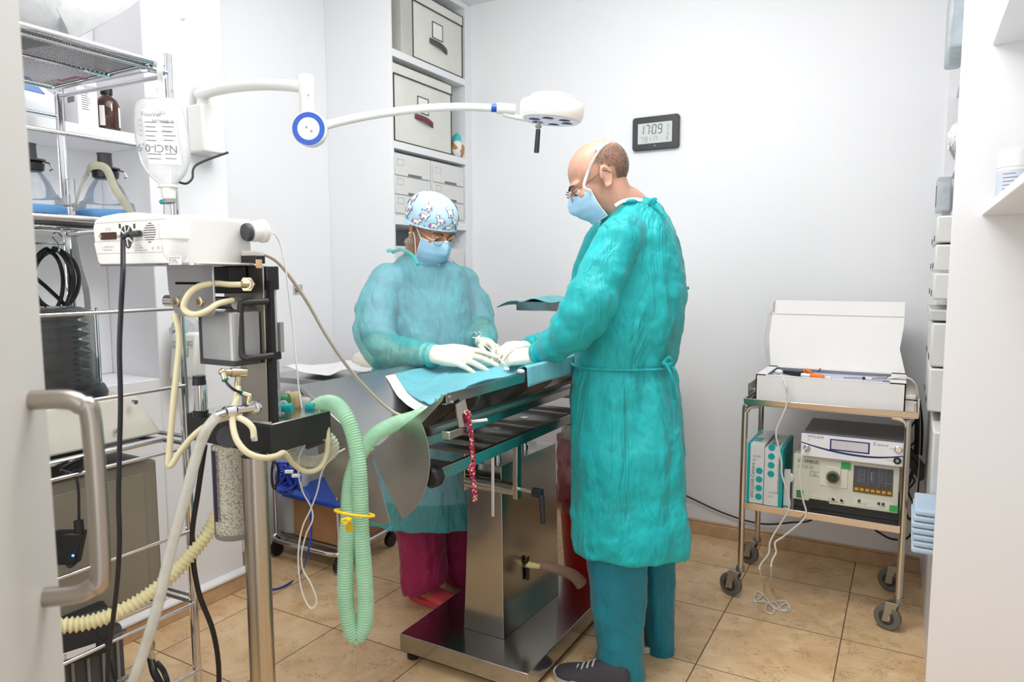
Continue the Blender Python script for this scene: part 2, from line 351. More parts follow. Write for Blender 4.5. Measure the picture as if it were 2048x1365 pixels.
for z, xs, zr in ((1.812, -1.715, 0), (1.405, -1.78, 1), (.815, -1.775, 1), (.352, -1.80, 1)):
    sh = M().box(xs-.008, XB+.02, YL+.03, YR-.055, z-.0015, z+.0015).put('shelf', PERF, rack)
    m = M()
    m.cyl((xs, YL, z), (xs, YR-.05, z), .0085, n=12).cyl((XB+.015, YL, z), (XB+.015, YR-.05, z), .0075, n=12)
    m.cyl((xs, YR-.05, z-.006), (XB+.015, YR-.05, z-.006), .005, n=8)
    m.cyl((XF, YR, z-.018), (XB, 1.19, z-.018), .0065, n=10).cyl((XF, YR-.005, z+.004), (XB, 1.185, z+.004), .006, n=10)
    m.cyl((xs-.2, YL, z-.008), (xs-.2, YR-.05, z-.008), .005, n=8)
    m.put('shelf_frame', CHROME, sh)
m = M()
for z in (1.797,): m.tube(cr([(XF-.02, YR-.06, z), (XF, YR-.04, z), (XF, YR, z)], 4), .006)
m.cyl((XF+.005, YR, 1.80), (XF+.005, YL, 1.80), .005)
m.put('rail', CHROME, rack)
for z in (1.597, 1.175, .961, .822-.035, .546, .333, .13): rod((XF+.008, YL, z), (XF+.008, YR if z < 1.5 else 1.115, z))
for z in (1.735, 1.36, 1.17, .95): rod((XB, YL, z), (XB, 1.19, z), .005)

# plastic bag on top of the rack
def blob(c, r, seed, amp, sq=1., nu=40, nv=26):
    rnd = random.Random(seed); K = [(V((rnd.uniform(-1, 1), rnd.uniform(-1, 1), rnd.uniform(-1, 1))).normalized(), rnd.uniform(2, 6), rnd.uniform(0, 6)) for _ in range(9)]
    G = []
    for j in range(nv+1):
        row = []
        for i in range(nu):
            t, p = PI*j/nv, 2*PI*i/nu; d = V((math.sin(t)*math.cos(p), math.sin(t)*math.sin(p), math.cos(t)))
            k = 1+amp*sum(abs(math.sin(q[1]*d.dot(q[0])*2+q[2]))-.6 for q in K)/3
            row.append(V(c)+V((d.x*r[0], d.y*r[1], d.z*r[2]))*k)
        G.append(row)
    return G
POLY = clear('thin_polythene', (248, 250, 251), .78, .15)
bag = M(); G = blob((-1.95, .80, 1.935), (.19, .30, .125), 5, .10)
for row in G:
    for i, p in enumerate(row):
        if p.z < 1.822: p.z = 1.822
bag.loft(G)
tip = V((-1.80, 1.17, 2.03))
bag.tube(cr([(-1.85, .98, 1.93), (-1.82, 1.09, 1.99), tip, tip+V((.03, .06, .03))], 5), lambda t: .10*(1-t)**.8+.004, 10, flat=.35)
tag(bag.put('plastic_bag', POLY, sub=0), 'crumpled white see-through plastic bag on top of the wire rack', 'bag')

# IV bag on its hook
def ivpt(u, v, o=0.): return at(u, v, 1.735)+HN*o
iv = thing('iv_bag', 'clear saline bag with printed label hanging upside down from the rack', 'infusion bag', at(326, 400, 1.735))
prof = [(196, 314, 26, .3), (199, 314, 36, .6), (206, 315, 44, .9), (220, 317, 48, 1), (245, 320, 51, 1), (275, 324, 53, 1), (305, 328, 52, 1), (325, 330, 48, 1), (340, 332, 42, .95), (352, 334, 34, .9), (362, 335, 24, .9), (370, 336, 15, 1)]
def ivring(v, u, w_, th, n=28):
    c = ivpt(u, v); a = w_*1.735/F; b = .019*th*min(1, w_/40+.25); out = []
    for i in range(n):
        t = 2*PI*i/n; cs, sn = math.cos(t), math.sin(t)
        out.append(c+HR*a*math.copysign(abs(cs)**.75, cs)+HN*b*math.copysign(abs(sn)**.75, sn))
    return out
M().loft([ivring(*p) for p in prof]).put('pouch', clear('saline_bag', (250, 251, 252), .6, .12), iv)
def ivs(u, v, o=.0225): return ivpt(u, v, o)
L_ = M()
for (u0, v0, u1, v1) in ((291, 222, 356, 330),):
    k = .07
    def P(a, b): 
        uu = u0+(u1-u0)*a+(b*(v1-v0))*k*2.0; vv = v0+(v1-v0)*b+a*3
        return ivs(uu, vv, .0215-.0022*(2*a-1)**2)
    L_.grid([[P(a/8, b/8) for a in range(9)] for b in range(9)])
lb = L_.put('label', mat('bag_label', (240, 240, 240), .6), iv, norm=False)
tx = M(); xd = (ivs(360, 303)-ivs(300, 300)); yd = UP
def lab(txt, u, v, h, rot=False, al='LEFT'): tx.text(txt, h*1.735/F, ivs(u, v, .0235), xd, yd, al, rot)
lab('FisioVet', 292, 236, 12); lab('B. BRAUN', 357, 245, 10, True); lab('NaCl-0,9', 364, 295, 22, True)
lab('||||||||', 325, 232, 8); lab('o ozz oo', 356, 267, 7, True)
for i in range(4): lab('100', 285+i, 246+i*10, 5)
r = random.Random(3)
for i in range(9):
    for u0 in (298, 332):
        v = 248+i*9
        if 285 < v < 306: continue
        a, b = ivs(u0+i, v, .023), ivs(u0+i+r.uniform(18, 27), v+1, .023); h = UP*.0011
        tx.poly([a-h, b-h, b+h, a+h])
tx.put('print', GINK, lb, norm=False)
m = M(); m.lathe([(.013, 0), (.0235, .001), (.0235, .006), (.017, .008), (.016, .03), (.0145, .034)], ivpt(336, 369)-UP*.002, (.05, 0, -1), 20); pt = m.put('port', WHITE, iv)
m = M(); m.lathe([(.014, .034), (.014, .045), (.010, .047)], ivpt(336, 369), (.05, 0, -1), 18).put('port_cap', GREY, pt)
m = M(); q = ivpt(334, 404); m.cyl(q, q-UP*.06, .0085, .0095, 14).put('drip_chamber', CLEAR, iv)
M().cyl(q-HR*.012, q+HR*.004, .006, n=12).ball(q-HR*.013, .006).put('spike_cap', TEALP, iv)
hk = [at(313, 128, 1.72), at(316, 122, 1.71), at(320, 128, 1.70), at(319, 142, 1.70), at(321, 160, 1.72), at(315, 172, 1.72), at(319, 185, 1.73), at(322, 196, 1.735)]
M().tube(cr(hk, 6), .0042, 8, flat=1.6).put('hanger_hook', WHITE, iv)

# clear cone masks
def mask(name, label, base, r, h, strap=False):
    t = thing(name, label, 'anaesthesia mask', base, 'cone masks on the wire rack'); b = V(base)
    M().lathe([(r*1.04, .004), (r*1.08, .01), (r*1.06, .026), (r*.97, .03)], b, n=32).put('rim', mat('mask_rim_blue', (92, 150, 205), .4), t)
    M().lathe([(r*1.02, 0), (r*1.09, .004), (r*1.07, .013), (r*.98, .014)], b, n=32).put('rim_base', BLACK, t)
    prof = [(r*.98, .028), (r*.93, .05), (r*.78, h*.45), (r*.58, h*.72), (r*.36, h*.92), (r*.22, h)]
    M().lathe(prof, b, n=32, cap=False).put('cone', clear('mask_plastic', (246, 248, 250), .16, .06), t)
    q = b+UP*h
    m = M().lathe([(.021, -.012), (.031, -.008), (.033, .008), (.024, .012)], q, n=24); nk = m.put('collar', BLACK, t)
    M().lathe([(.026, .012), (.036, .014), (.036, .018), (.018, .02), (.017, .052), (.019, .056), (.012, .056)], q, n=24).put('connector', DGREY, nk)
    m = M()
    for s in (-1, 1): m.tube([q+HR*.03*s+UP*.012, q+HR*.05*s+UP*.008, q+HR*.058*s-UP*.006, q+HR*.05*s-UP*.01], .0022, 6)
    m.put('strap_hook', CHROME, nk)
    if strap:
        pts = [q+V((.02, -.03, .016)), q+HN*.05+HR*.03+UP*.01, q+HR*.052+HN*.05-UP*h*.35, q+HR*.072+HN*.035-UP*h*.7, q+HR*.078+HN*.025-UP*h*.93]
        M().tube(cr([q-HR*.03+HN*.03, q-HR*.01+HN*.045+UP*.016]+pts[1:], 8), .0105, 10, flat=.3).put('strap', TUBE, t)
        M().tube(cr([q-HR*.03+HN*.03, q-HR*.045+HN*.04-UP*.04, q-HR*.06+HN*.05-UP*.1], 8), .0035, 8).put('strap_tail', TUBE, t)
    return t
SZ = 1.4085
mask('cone_mask', 'clear cone mask with cream strap and blue rim nearest the rack corner post', (-1.885, 1.12, SZ), .070, .125, True)
mask('cone_mask', 'clear cone mask with steel hook at the shelf end by the door', (-1.90, .94, SZ), .070, .125)
dq = (-2.055, 1.10, SZ); t = thing('face_mask', 'small clear dome mask with black rim between the two cone masks', 'anaesthesia mask', dq, 'cone masks on the wire rack')
M().lathe([(.046, 0), (.048, .006), (.043, .011)], dq, n=28).put('rim', BLACK, t)
M().lathe([(.042, .011), (.039, .038), (.034, .05), (.017, .054), (.016, .08), (.014, .08)], dq, n=28, cap=False).put('dome', clear('mask_plastic', (246, 248, 250), .16), t)
for i, (x, y) in enumerate(((-2.15, 1.02), (-2.155, 1.175))):
    b = V((x, y, SZ)); tag(M().lathe([(.02, 0), (.034, .01), (.03, .06), (.012, .07), (.012, .135), (.009, .14)], b, n=20, cap=False).put('plastic_funnel', clear('mask_plastic', (246, 248, 250), .16)), ('clear plastic funnel behind the dome mask, nearer the door' if i == 0 else 'clear plastic funnel behind the dome mask, nearer the corner post'), 'funnel', 'funnels on the rack')

# niche shelf goods
ZN = 1.7425
wp = thing('wipes_pack', 'white and blue soft wipes pack on the niche board beside the door', 'pack', (-2.41, 1.10, ZN))
rings = []
for k in range(9):
    y = .90+.36*k/8; s_ = 1-.35*abs(k/4-1)**4
    rings.append([(-2.41+a*.085, y, ZN+max(0, b+.062)*1.0*s_) for a, b in [(math.cos(i/20*2*PI)*abs(math.cos(i/20*2*PI))**-.5 if abs(math.cos(i/20*2*PI)) > 1e-3 else 0, .062*math.sin(i/20*2*PI)) for i in range(20)]])
M().loft(rings).put('wrap', [mat('wipes_white', (238, 240, 245), .35)], wp)
M().prism([(-2.335, .9+.02, ZN+.118), (-2.335, 1.17, ZN+.118), (-2.328, 1.21, ZN+.075), (-2.327, .92, ZN+.085)], (.004, 0, 0)).put('blue_band', mat('wipes_blue', (70, 120, 190), .35), wp)
m = M().lathe([(.026, 0), (.026, .002)], (-2.3245, 1.06, ZN+.055), (1, 0, 0), 24).put('badge', mat('wipes_badge', (190, 200, 215), .4), wp)
M().text('clean', .022, (-2.322, 1.035, ZN+.05), (0, 1, 0), (0, 0, 1)).put('print', GINK, m, norm=False)
PINK = mat('carton_pink', (200, 30, 110), .5); CART = mat('carton_white', (240, 238, 239), .55)
def carton(y0, y1, x0, z1, lab_, rz=0):
    t = thing('medicine_carton', lab_, 'box', (x0, (y0+y1)/2, ZN), 'medicine cartons in the niche')
    M().box(x0, x0+.075, y0, y1, ZN, ZN+z1).put('carton', CART, t, bev=.0015)
    M().box(x0-.0006, x0+.0756, y0-.0006, y1+.0006, ZN+z1-.006, ZN+z1+.0008).put('pink_edge', PINK, t)
    m = M(); r = random.Random(int(y0*1000)); X = x0+.0758
    m.text('FisioVet', .018, (X, y0+.012, ZN+z1-.03), (0, 1, 0), UP)
    for i in range(9): m.poly([(X, y0+.012, ZN+z1-.04-i*.007), (X, y0+.012+r.uniform(.4, .85)*(y1-y0-.02), ZN+z1-.04-i*.007), (X, y0+.012+.02, ZN+z1-.042-i*.007), (X, y0+.012, ZN+z1-.042-i*.007)])
    for i in range(10): m.box(x0+.02+i*.004, x0+.022+i*.004, y0-.001, y0-.0006, ZN+z1*.5, ZN+z1*.5+.025)
    m.put('print', GINK, t, norm=False)
ya, yb = onx(-2.33, 158, 250).y, onx(-2.33, 198, 250).y
carton(ya, yb, -2.405, .152, 'white medicine carton with pink top edge beside the brown bottle')
carton(onx(-2.42, 130, 250).y+.03, ya-.006, -2.50, .155, 'paler medicine carton set deeper beside the wipes pack')
carton(yb+.004, yb+.07, -2.52, .12, 'short medicine carton half hidden behind the brown bottle')
bc = onx(-2.38, 217, 262); bt = thing('brown_bottle', 'amber glass bottle with black cap on the niche board', 'bottle', (bc.x, bc.y, ZN))
o_ = V((bc.x, bc.y, ZN)); AMB = mat('amber_glass', (62, 30, 10), .08, coat=.5, var=.2)
M().lathe([(.034, 0), (.037, .004), (.037, .092), (.032, .108), (.018, .12), (.0155, .125), (.0155, .135)], o_, n=28).put('body', AMB, bt)
M().lathe([(.0185, .128), (.0185, .147), (.016, .15)], o_, n=24).put('cap', BLACK, bt)
for a0 in (-70, 28):
    M().grid([[o_+V((.0375*math.cos(a), .0375*math.sin(a), z)) for a in [math.radians(a0+k*9) for k in range(4)]] for z in (.02, .085)]).put('label', PAPER, bt, norm=False)

# pale green corrugated hose hanging by the niche
hp = [at(u, v, 2.58) for u, v in ((263, 292), (266, 330), (272, 420), (277, 520), (280, 620), (282, 700), (284, 785))]
gh = thing('hanging_hose', 'pale green ribbed hose hanging straight down behind the wire rack', 'hose', hp[-1])
M().hose(hp, .019, .007, .12, 12).put('hose', clear('green_hose_pale', (178, 226, 186), .8, .3), gh)
M().cyl(hp[0]+UP*.03, hp[0]-UP*.01, .021, n=16).put('connector', mat('lime_plastic', (150, 214, 130), .4), gh)

# ventilator with bellows
vt = thing('bellows_ventilator', 'beige ventilator with black bellows in a clear housing on the rack', 'ventilator', (-1.94, 1.0, .82))
Z0 = .8245; P0 = [(-1.80, .76, Z0), (-1.80, 1.19, Z0), (-1.83, 1.135, .942), (-1.83, .76, .942)]; P1 = [(-2.10, y, z) for _, y, z in P0]
m = M(); m.loft([[V(p) for p in P0], [V(p) for p in P1]]); base = m.put('base', BEIGE, vt, bev=.008)
m = M()
for y, z in ((1.115, .925), (.88, .845), (1.06, .858)): m.cyl((-1.81, y, z), (-1.797, y, z), .006, n=12)
m.put('screw', CHROME, base)
bx = V((-1.955, .975, 0)); rb = .115
M().lathe([(rb+.022, .942), (rb+.024, .952), (rb+.016, .972), (rb-.006, .976)], bx, n=36).put('bellows_plate', BLACK, vt)
pr = []
for i in range(8): pr += [(rb-.042, .968+i*.0258), (rb-.013, .981+i*.0258)]
m = M().lathe([(.01, .966)]+pr+[(rb-.03, 1.178), (.01, 1.18)], bx, n=36).put('bellows', mat('bellows_rubber', (34, 34, 36), .45), vt)
M().lathe([(rb, .972), (rb, 1.155), (rb-.004, 1.172), (rb-.03, 1.183), (.02, 1.186)], bx, n=40, cap=False).put('housing', clear('smoked_clear', (225, 228, 228), .1, .05), vt)
m = M()
for a in (-40, 60, 150, 240): 
    c = bx+V((math.cos(math.radians(a)), math.sin(math.radians(a)), 0))*(rb+.006); m.cyl(c+UP*.965, c+UP*1.18, .0035, n=8)
m.put('tie_rod', CHROME, vt)
m = M()
for i in range(12): 
    a = math.radians(8); c = bx+V((math.cos(a), math.sin(a), 0))*(rb+.001)+UP*(.985+i*.014); m.box(c.x-.001, c.x+.001, c.y-.006, c.y+.006, c.z-.0006, c.z+.0006)
m.put('scale_mark', INK, vt)
for i, (c, l) in enumerate((((-2.10, .80, 1.03), 'dark green breathing bag behind the bellows, at the door side'), ((-2.13, 1.135, .985), 'dark green breathing bag behind the bellows, at the corner post side'))):
    t = M(); t.loft(blob(c, (.05, .075, .085), 20+i, .05)); t.cyl(V(c)+V((0, 0, .07)), V(c)+V((0, 0, .10)), .017, n=14)
    tag(t.put('breathing_bag', mat('dark_green_rubber', (24, 92, 84), .35)), l, 'breathing bag', 'green breathing bags')

# coiled black hoses on an S hook
hc = [at(108, 560, 2.02)]
pts = []
for k, (rx, ry, ph, cx, cy, nn) in enumerate(((44, 66, .2, 104, 562, 22), (30, 62, .1, 96, 566, 22), (46, 58, -.15, 112, 560, 22), (36, 66, .05, 106, 566, 18))):
    for i in range(nn):
        a = -PI/2+2*PI*i/22+ph*.3; pts.append(at(cx+rx*math.cos(a), cy+ry*math.sin(a), 2.02+.012*k+.01*math.sin(3*a+k)))
pts += [at(140, 620, 2.04), at(151, 640, 2.06)]
ch = thing('coiled_hose', 'black hoses coiled up and hung from a wire hook on the rack', 'hose', at(108, 635, 2.02))
M().tube(cr(pts, 3), .0058, 8).put('coil', mat('black_rubber_hose', (24, 26, 30), .4), ch)
M().tube(cr([at(112, 505, 2.0), at(118, 502, 2.0), at(116, 488, 2.0), at(106, 476, 2.0), at(107, 468, 2.0), at(115, 466, 2.0), at(124, 474, 2.0)], 6), .002, 6).put('hook', CHROME, ch)
sl = [at(u, v, 2.12) for u, v in ((148, 462), (152, 500), (160, 540), (172, 580), (176, 620))]
tag(M().tube(cr(sl, 8), lambda t: .017, 10, flat=.12).put('plastic_sleeve', clear('milky_sleeve', (226, 230, 228), .7, .2)), 'limp milky plastic sleeve hanging behind the corner post of the rack', 'sleeve')

# grey unit on the lowest shelf
gu = thing('grey_cabinet_unit', 'large plain grey equipment case on the lowest rack shelf', 'equipment case', (-1.98, .93, .36))
GU = mat('warm_grey_case', (140, 134, 120), .5, var=.04, vs=3)
M().box(-2.17, -1.815, .70, 1.175, .365, .752).put('case', GU, gu, bev=.006)
m = M().box(-1.817, -1.811, .70, 1.135, .385, .725); m.put('front_panel', GU, gu, bev=.004)

# black items near the door
ad = thing('power_adapter', 'black power adapter with blue light hanging in front of the grey case', 'adapter', at(135, 1115, 1.70))
c = at(133, 1095, 1.70); m = M().obox(c, .075, .03, .085, HR, HN, V((.25*HR.x, .25*HR.y, .97))); m.put('body', BLACK, ad, bev=.006)
M().ball(at(146, 1112, 1.675), .0028).put('led', mat('blue_led', (60, 130, 255), .3, emit=6), ad)
cb = [at(u, v, 1.69) for u, v in ((120, 940), (140, 945), (152, 955), (157, 985), (158, 1040), (160, 1075), (155, 1120), (140, 1135), (134, 1130))]
M().tube(cr(cb, 7), .0032, 8).put('cable', BLACK, ad)
M().cyl(at(157, 1041, 1.69), at(159, 1066, 1.69), .0105, n=14).put('ferrite', BLACK, ad)
pts = []
for i in range(46):
    a = i/46*2*PI*4; w_ = .5+.5*math.cos(a); pts.append(at(120+62*w_+4*math.sin(a*.7), 944-28*w_+9*math.sin(a)+i*0.06, 1.70+.006*math.sin(i)))
tag(M().tube(cr(pts, 4), .003, 7).put('cable_bundle', BLACK), 'small bundle of black cable tied up on the shelf above the grey case', 'cable')
bb = thing('battery_box', 'black battery box with white sticker at the foot of the rack', 'box', (-1.70, .84, .20))
X_ = V((.30, .954, 0)); N_ = V((.954, -.30, 0))
c = at(146, 1270, 1.78); m = M(); Zt = (UP*.9+N_*-.35).normalized()
m.obox(c, .16, .085, .12, X_, N_, UP); m.put('case', mat('charcoal_plastic', (40, 41, 44), .55), bb, bev=.012)
c2 = c+N_*.0435-UP*.03-X_*.01; m = M().obox(c2, .10, .001, .018, X_, N_, UP).put('sticker', PAPER, bb)
m2 = M()
for i in range(2): m2.text('||| || |||| || |||', .0065, c2+N_*.001+X_*-.045+UP*(.0015-.008*i), X_, UP)
m2.put('print', INK, m, norm=False)
M().tube(cr([c+X_*.07+UP*.05, at(196, 1268, 1.72), at(214, 1290, 1.68), at(222, 1330, 1.66), at(240, 1400, 1.66)], 7), .0035, 8).put('cable', BLACK, bb)

# grey grilled unit on the floor below
hu = thing('floor_compressor', 'grey grilled compressor standing on the floor under the rack', 'compressor', (-1.98, .9, 0))
HG = mat('compressor_grey', (152, 152, 152), .5)
M().box(-2.14, -1.835, .62, 1.07, .02, .315).put('housing', HG, hu, bev=.015)
M().box(-2.13, -1.829, .63, 1.06, .17, .29).put('grille_recess', mat('grille_dark', (92, 93, 95), .6), hu)
m = M()
for i in range(11): y = .65+i*.039; m.cyl((-1.822, y, .165), (-1.822, y, .298), .0042, n=8)
m.tube([(-1.822, .63, .166), (-1.822, 1.065, .166)], .006).tube([(-1.822, .63, .298), (-1.822, 1.065, .298)], .005)
m.put('grille', HG, hu)
m = M()
for y in (.68, 1.0):
    for x in (-2.08, -1.9): m.cyl((x, y, 0), (x, y, .024), .015, n=10)
m.put('foot', BLACK, hu)
M().cyl((-1.83, .78, .135), (-1.80, .78, .135), .012, n=12).put('knob', BRASS, hu)
gs = thing('gas_hose', 'black gas hose with steel elbow fitting rising from the floor by the rack', 'hose', (-1.72, 1.02, 0))
M().tube(cr([at(298, 1300, 1.86), at(302, 1318, 1.86), at(308, 1345, 1.84), at(322, 1375, 1.84), at(326, 1420, 1.86), at(322, 1440, 1.88)], 6), .0095, 10).put('hose', BLACK, gs)
M().tube(cr([at(312, 1325, 1.8), at(328, 1345, 1.8), at(336, 1380, 1.8), at(334, 1450, 1.9)], 6), .0065, 8).put('hose', BLACK, gs)
m = M().cyl(at(300, 1287, 1.86), at(300, 1299, 1.86), .012, n=12).cyl(at(300, 1299, 1.86), at(306, 1325, 1.86), .0095, n=6); m.ball(at(300, 1290, 1.86), .0125); m.put('fitting', BRASS, gs)
m = M().cyl(at(240, 1378, 1.86), at(325, 1372, 1.86), .011, n=12); m.put('valve', DGREY, gs)

# long hoses and cables in front of the rack
yh = [at(u, v, d) for u, v, d in ((60, 1258, 1.50), (110, 1253, 1.52), (170, 1247, 1.55), (230, 1228, 1.58), (290, 1195, 1.62), (345, 1150, 1.66), (390, 1100, 1.70), (420, 1060, 1.73), (436, 1025, 1.76), (452, 990, 1.80))]
tag(M().hose(yh, .0188, .0108, .34, 14).put('corrugated_hose', mat('yellow_cream_hose', (238, 230, 186), .4)), 'cream yellow corrugated hose running from the bead canister towards the door', 'hose')
tag(M().tube(cr([at(410, 890, 1.66), at(396, 985, 1.68), at(384, 1080, 1.70), at(396, 1180, 1.72), at(425, 1260, 1.74), at(437, 1330, 1.76), at(436, 1400, 1.78), at(428, 1440, 1.80)], 8), .0062, 10).put('mains_lead', BLACK), 'thick black cord dropping from the tray past the rack post to the floor', 'cord')

# wall mounted gauge
gg = thing('suction_regulator', 'white suction regulator with printed sticker on the wall behind the corner post', 'regulator', (-2.24, 1.62, .93))
c = at(378, 710, 2.5); XX, ZZ = V((0, 1, 0)), V((0, .1, 1)).normalized()
M().obox(c, .095, .09, .17, HR, HN, V((.12*HR.x, .12*HR.y, 1)).normalized()).put('body', WHITE, gg, bev=.012)
m = M(); c2 = c+HN*.048-UP*.005; a_ = V((-.1*HR.x, -.1*HR.y, -1))
for i in range(6): m.text(('|| ||| |', '250 mmHg', '||||| ||', '|| |||||', 'CE 0123', '||| ||||')[i], .013, c2+HR*(.03-i*.012)+UP*.06, a_, HR)
m.put('print', INK, gg, norm=False)
M().lathe([(.05, 0), (.052, .02), (.04, .03)], c+UP*.09, HN, 24).put('dial', clear('gauge_glass', (225, 228, 230), .4), gg)
M().cyl(c+UP*.09+HN*.03-HR*.04, c+UP*.075+HN*.035+HR*.03, .006, n=10).put('lever', CHROME, gg)
M().cyl(at(345, 661, 2.4), at(372, 664, 2.4), .007, n=10).cyl(at(342, 656, 2.4), at(344, 668, 2.4), .009, n=6).put('fitting', CHROME, gg)
M().cyl(c-HN*.04, V((-2.302, (c-HN*.04).y, c.z)), .018, n=12).put('wall_bracket', GREY, gg)

# ------------------------------------------------------------------ surgical lamp on the wall
sl_ = thing('surgical_lamp', 'white wall-mounted surgical lamp on two jointed arms reaching over the table', 'lamp', (-2.26, 1.72, 1.70))
LW = mat('lamp_enamel', (240, 240, 236), .3, var=.01)
M().box(-2.30, -2.215, 1.675, 1.775, 1.705, 1.875).put('wall_box', LW, sl_, bev=.008)
M().cyl((-2.255, 1.72, 1.87), (-2.255, 1.72, 1.955), .028, n=20).cyl((-2.255, 1.72, 1.874), (-2.255, 1.72, 1.882), .03, n=20).put('pivot', LW, sl_)
J = at(613, 190, 2.2)
M().tube(cr([V((-2.255, 1.72, 1.93)), at(400, 189, 2.52), at(455, 176, 2.44), at(520, 170, 2.34), at(575, 171, 2.26), J+UP*.022], 8), .0185, 14).put('arm', LW, sl_)
m = M().lathe([(.012, .062), (.022, .06), (.0235, .055), (.0225, .04), (.0225, -.055), (.018, -.062), (.017, -.085)], J, n=24); m.put('joint', LW, sl_)
M().cyl(J+HN*.022+HR*.012-UP*.005, J+HN*.0245+HR*.013-UP*.005, .0035, n=10).put('screw', GREY, sl_)
D0 = at(618, 258, 2.18)
m = M().lathe([(.046, -.035), (.053, -.028), (.0535, .002), (.051, .004)], D0, HN, 40); hb = m.put('hub', LW, sl_)
M().lathe([(.0345, .004), (.0345, .0062), (.0505, .0062), (.0505, .004)], D0, HN, 40, cap=False).put('ring', BLUE, hb)
M().lathe([(.0345, .004), (.0345, .0058), (.001, .0058)], D0, HN, 40).put('hub_face', LW, hb)
m = M()
for du, dv in ((-4, -3), (6, 5)): m.cyl(D0+HR*du*2.18/F-UP*dv*2.18/F+HN*.005, D0+HR*du*2.18/F-UP*dv*2.18/F+HN*.0075, .004, n=10)
m.put('screw', GREY, hb)
A2 = [D0+HR*.04-HN*.015, at(655, 250, 2.2), at(740, 231, 2.2), at(830, 219, 2.2), at(910, 214, 2.21), at(984, 216, 2.22)]
M().tube(cr(A2, 8), lambda t: .0145-.0025*t, 14).put('arm', LW, sl_)
M().cyl(at(983, 216, 2.22), at(993, 216.3, 2.22), .0128, n=16).put('blue_band', BLUE, sl_)
m = M().cyl(at(993, 216.5, 2.22), at(1030, 219, 2.225), .0165, n=18); m.put('swivel', LW, sl_)
M().tube(cr([at(1006, 228, 2.225), at(1025, 233, 2.23), at(1050, 238, 2.235)], 5), .008, 10).put('fork', LW, sl_)
HC = at(1102, 241, 2.25); ax = (UP+HR*.085+HN*.045).normalized()
m = M().lathe([(.090, -.002), (.0965, .001), (.1015, .012), (.1035, .022), (.1035, .045), (.1015, .052), (.094, .058), (.080, .064), (.074, .067), (.073, .0675)], HC, ax, 48); m.put('head', LW, sl_, sharp=16)
M().lathe([(.073, .069), (.0715, .0725), (.058, .079), (.035, .083), (.001, .085)], HC, ax, 48).put('head_cap', LW, sl_, sharp=24)
m = M().lathe([(.089, .0), (.089, -.004), (.001, -.004)], HC, ax, 48); ug = m.put('light_glass', mat('lilac_glass', (206, 206, 240), .15, coat=.6), sl_)
xx, yy = frame(ax); m = M()
for i in range(6):
    a = 2*PI*i/6+.3; q = HC+(xx*math.cos(a)+yy*math.sin(a))*.056-ax*.0045; m.lathe([(.019, 0), (.017, -.0015), (.001, -.002)], q, ax, 20)
m.put('lens', mat('lens_blue', (22, 18, 92), .15, coat=.7), ug)
q = at(1077, 251, 2.2); q2 = at(1073, 305, 2.2)
M().cyl(q+(q-q2)*.12, q+(q2-q)*.2, .006, n=12).lathe([(.011, 0), (.009, .005), (.003, .008)], q-(q-q2)*.02, (q2-q), 16).put('handle_stem', GREY, sl_)
M().cyl(q+(q2-q)*.16, q2, .0075, .0085, n=14).put('handle', BLACK, sl_)
tag(M().tube(cr([V((-2.21, 1.775, 1.715)), at(393, 330, 2.50), at(384, 358, 2.48), at(366, 367, 2.46), at(335, 345, 2.48), at(312, 270, 2.50), at(306, 210, 2.50), at(304, 152, 2.50)], 8), .0042, 8).put('mains_lead', BLACK), 'thin black cord looping from the surgical lamp wall box', 'cord')
# tape mark on the recess wall
c = onx(-2.5385, 596, 582); t = thing('tape_label', 'small tape strip with a black mark stuck on the white wall', 'label', c)
M().box(-2.5395, -2.5388, c.y-.03, c.y+.03, c.z-.02, c.z+.03).put('tape', clear('tape', (244, 244, 240), .5), t)
m = M(); k = lambda dy, dz: (-2.538, c.y+dy, c.z+dz)
for a, b in (((-.018, .012), (-.012, -.012)), ((-.008, .014), (.018, -.002)), ((.018, .014), (-.006, -.006)), ((-.008, .014), (-.006, -.006)), ((.018, .014), (.018, -.002))):
    m.cyl(k(*a), k(*b), .0018, n=6)
m.put('mark', INK, t)
t = M(); c = onx(-2.2985, 365, 35); t.lathe([(.010, 0), (.010, .004), (.004, .012)], (-2.2995, c.y, c.z), (1, 0, 0), 16); tag(t.put('wall_plug', WALL), 'small round white plug on the wall above the lamp bracket', 'plug')

# ------------------------------------------------------------------ anaesthesia machine on its pole
PX, PY = -1.183, .984
an = thing('anaesthesia_stand', 'anaesthesia machine on a stout steel pole with black tray and bead canister', 'anaesthesia machine', (PX, PY, 0))
M().cyl((PX, PY, .05), (PX, PY, .888), .0262, n=32).put('pole', steel('pole_steel', (190, 182, 170), .22, (1, 1, 1)), an)
m = M()
for i in range(5):
    a = 2*PI*i/5+.5; e = V((PX+.27*math.cos(a), PY+.27*math.sin(a), .055)); m.tube([(PX, PY, .085), e], lambda t: .024-.008*t, 10)
m.cyl((PX, PY, .05), (PX, PY, .12), .04, n=20); bs_ = m.put('star_base', DSTEEL, an)
for i in range(5):
    a = 2*PI*i/5+.5; e = V((PX+.27*math.cos(a), PY+.27*math.sin(a), .025)); M().cyl(e+V((0, .011, 0)), e-V((0, .011, 0)), .025, n=18).cyl(e, e+UP*.03, .008).put('caster', BLACK, bs_)
TX0, TX1, TY0, TY1, TZ0, TZ1 = -1.443, -1.163, 1.013, 1.19, .886, .948
M().box(TX0, TX1, TY0, TY1, TZ0, TZ1).put('tray', mat('black_painted_steel', (30, 30, 33), .45), an, bev=.002)
br = M().box(-1.435, TX1+.001, TY0+.004, TY1-.004, TZ1+.0002, TZ1+.0035); br.box(-1.405, -1.168, TY0+.006, TY0+.0095, TZ1+.003, TZ1+.006)
brk = br.put('tray_plate', STEELX, an, bev=.001)
m = M()
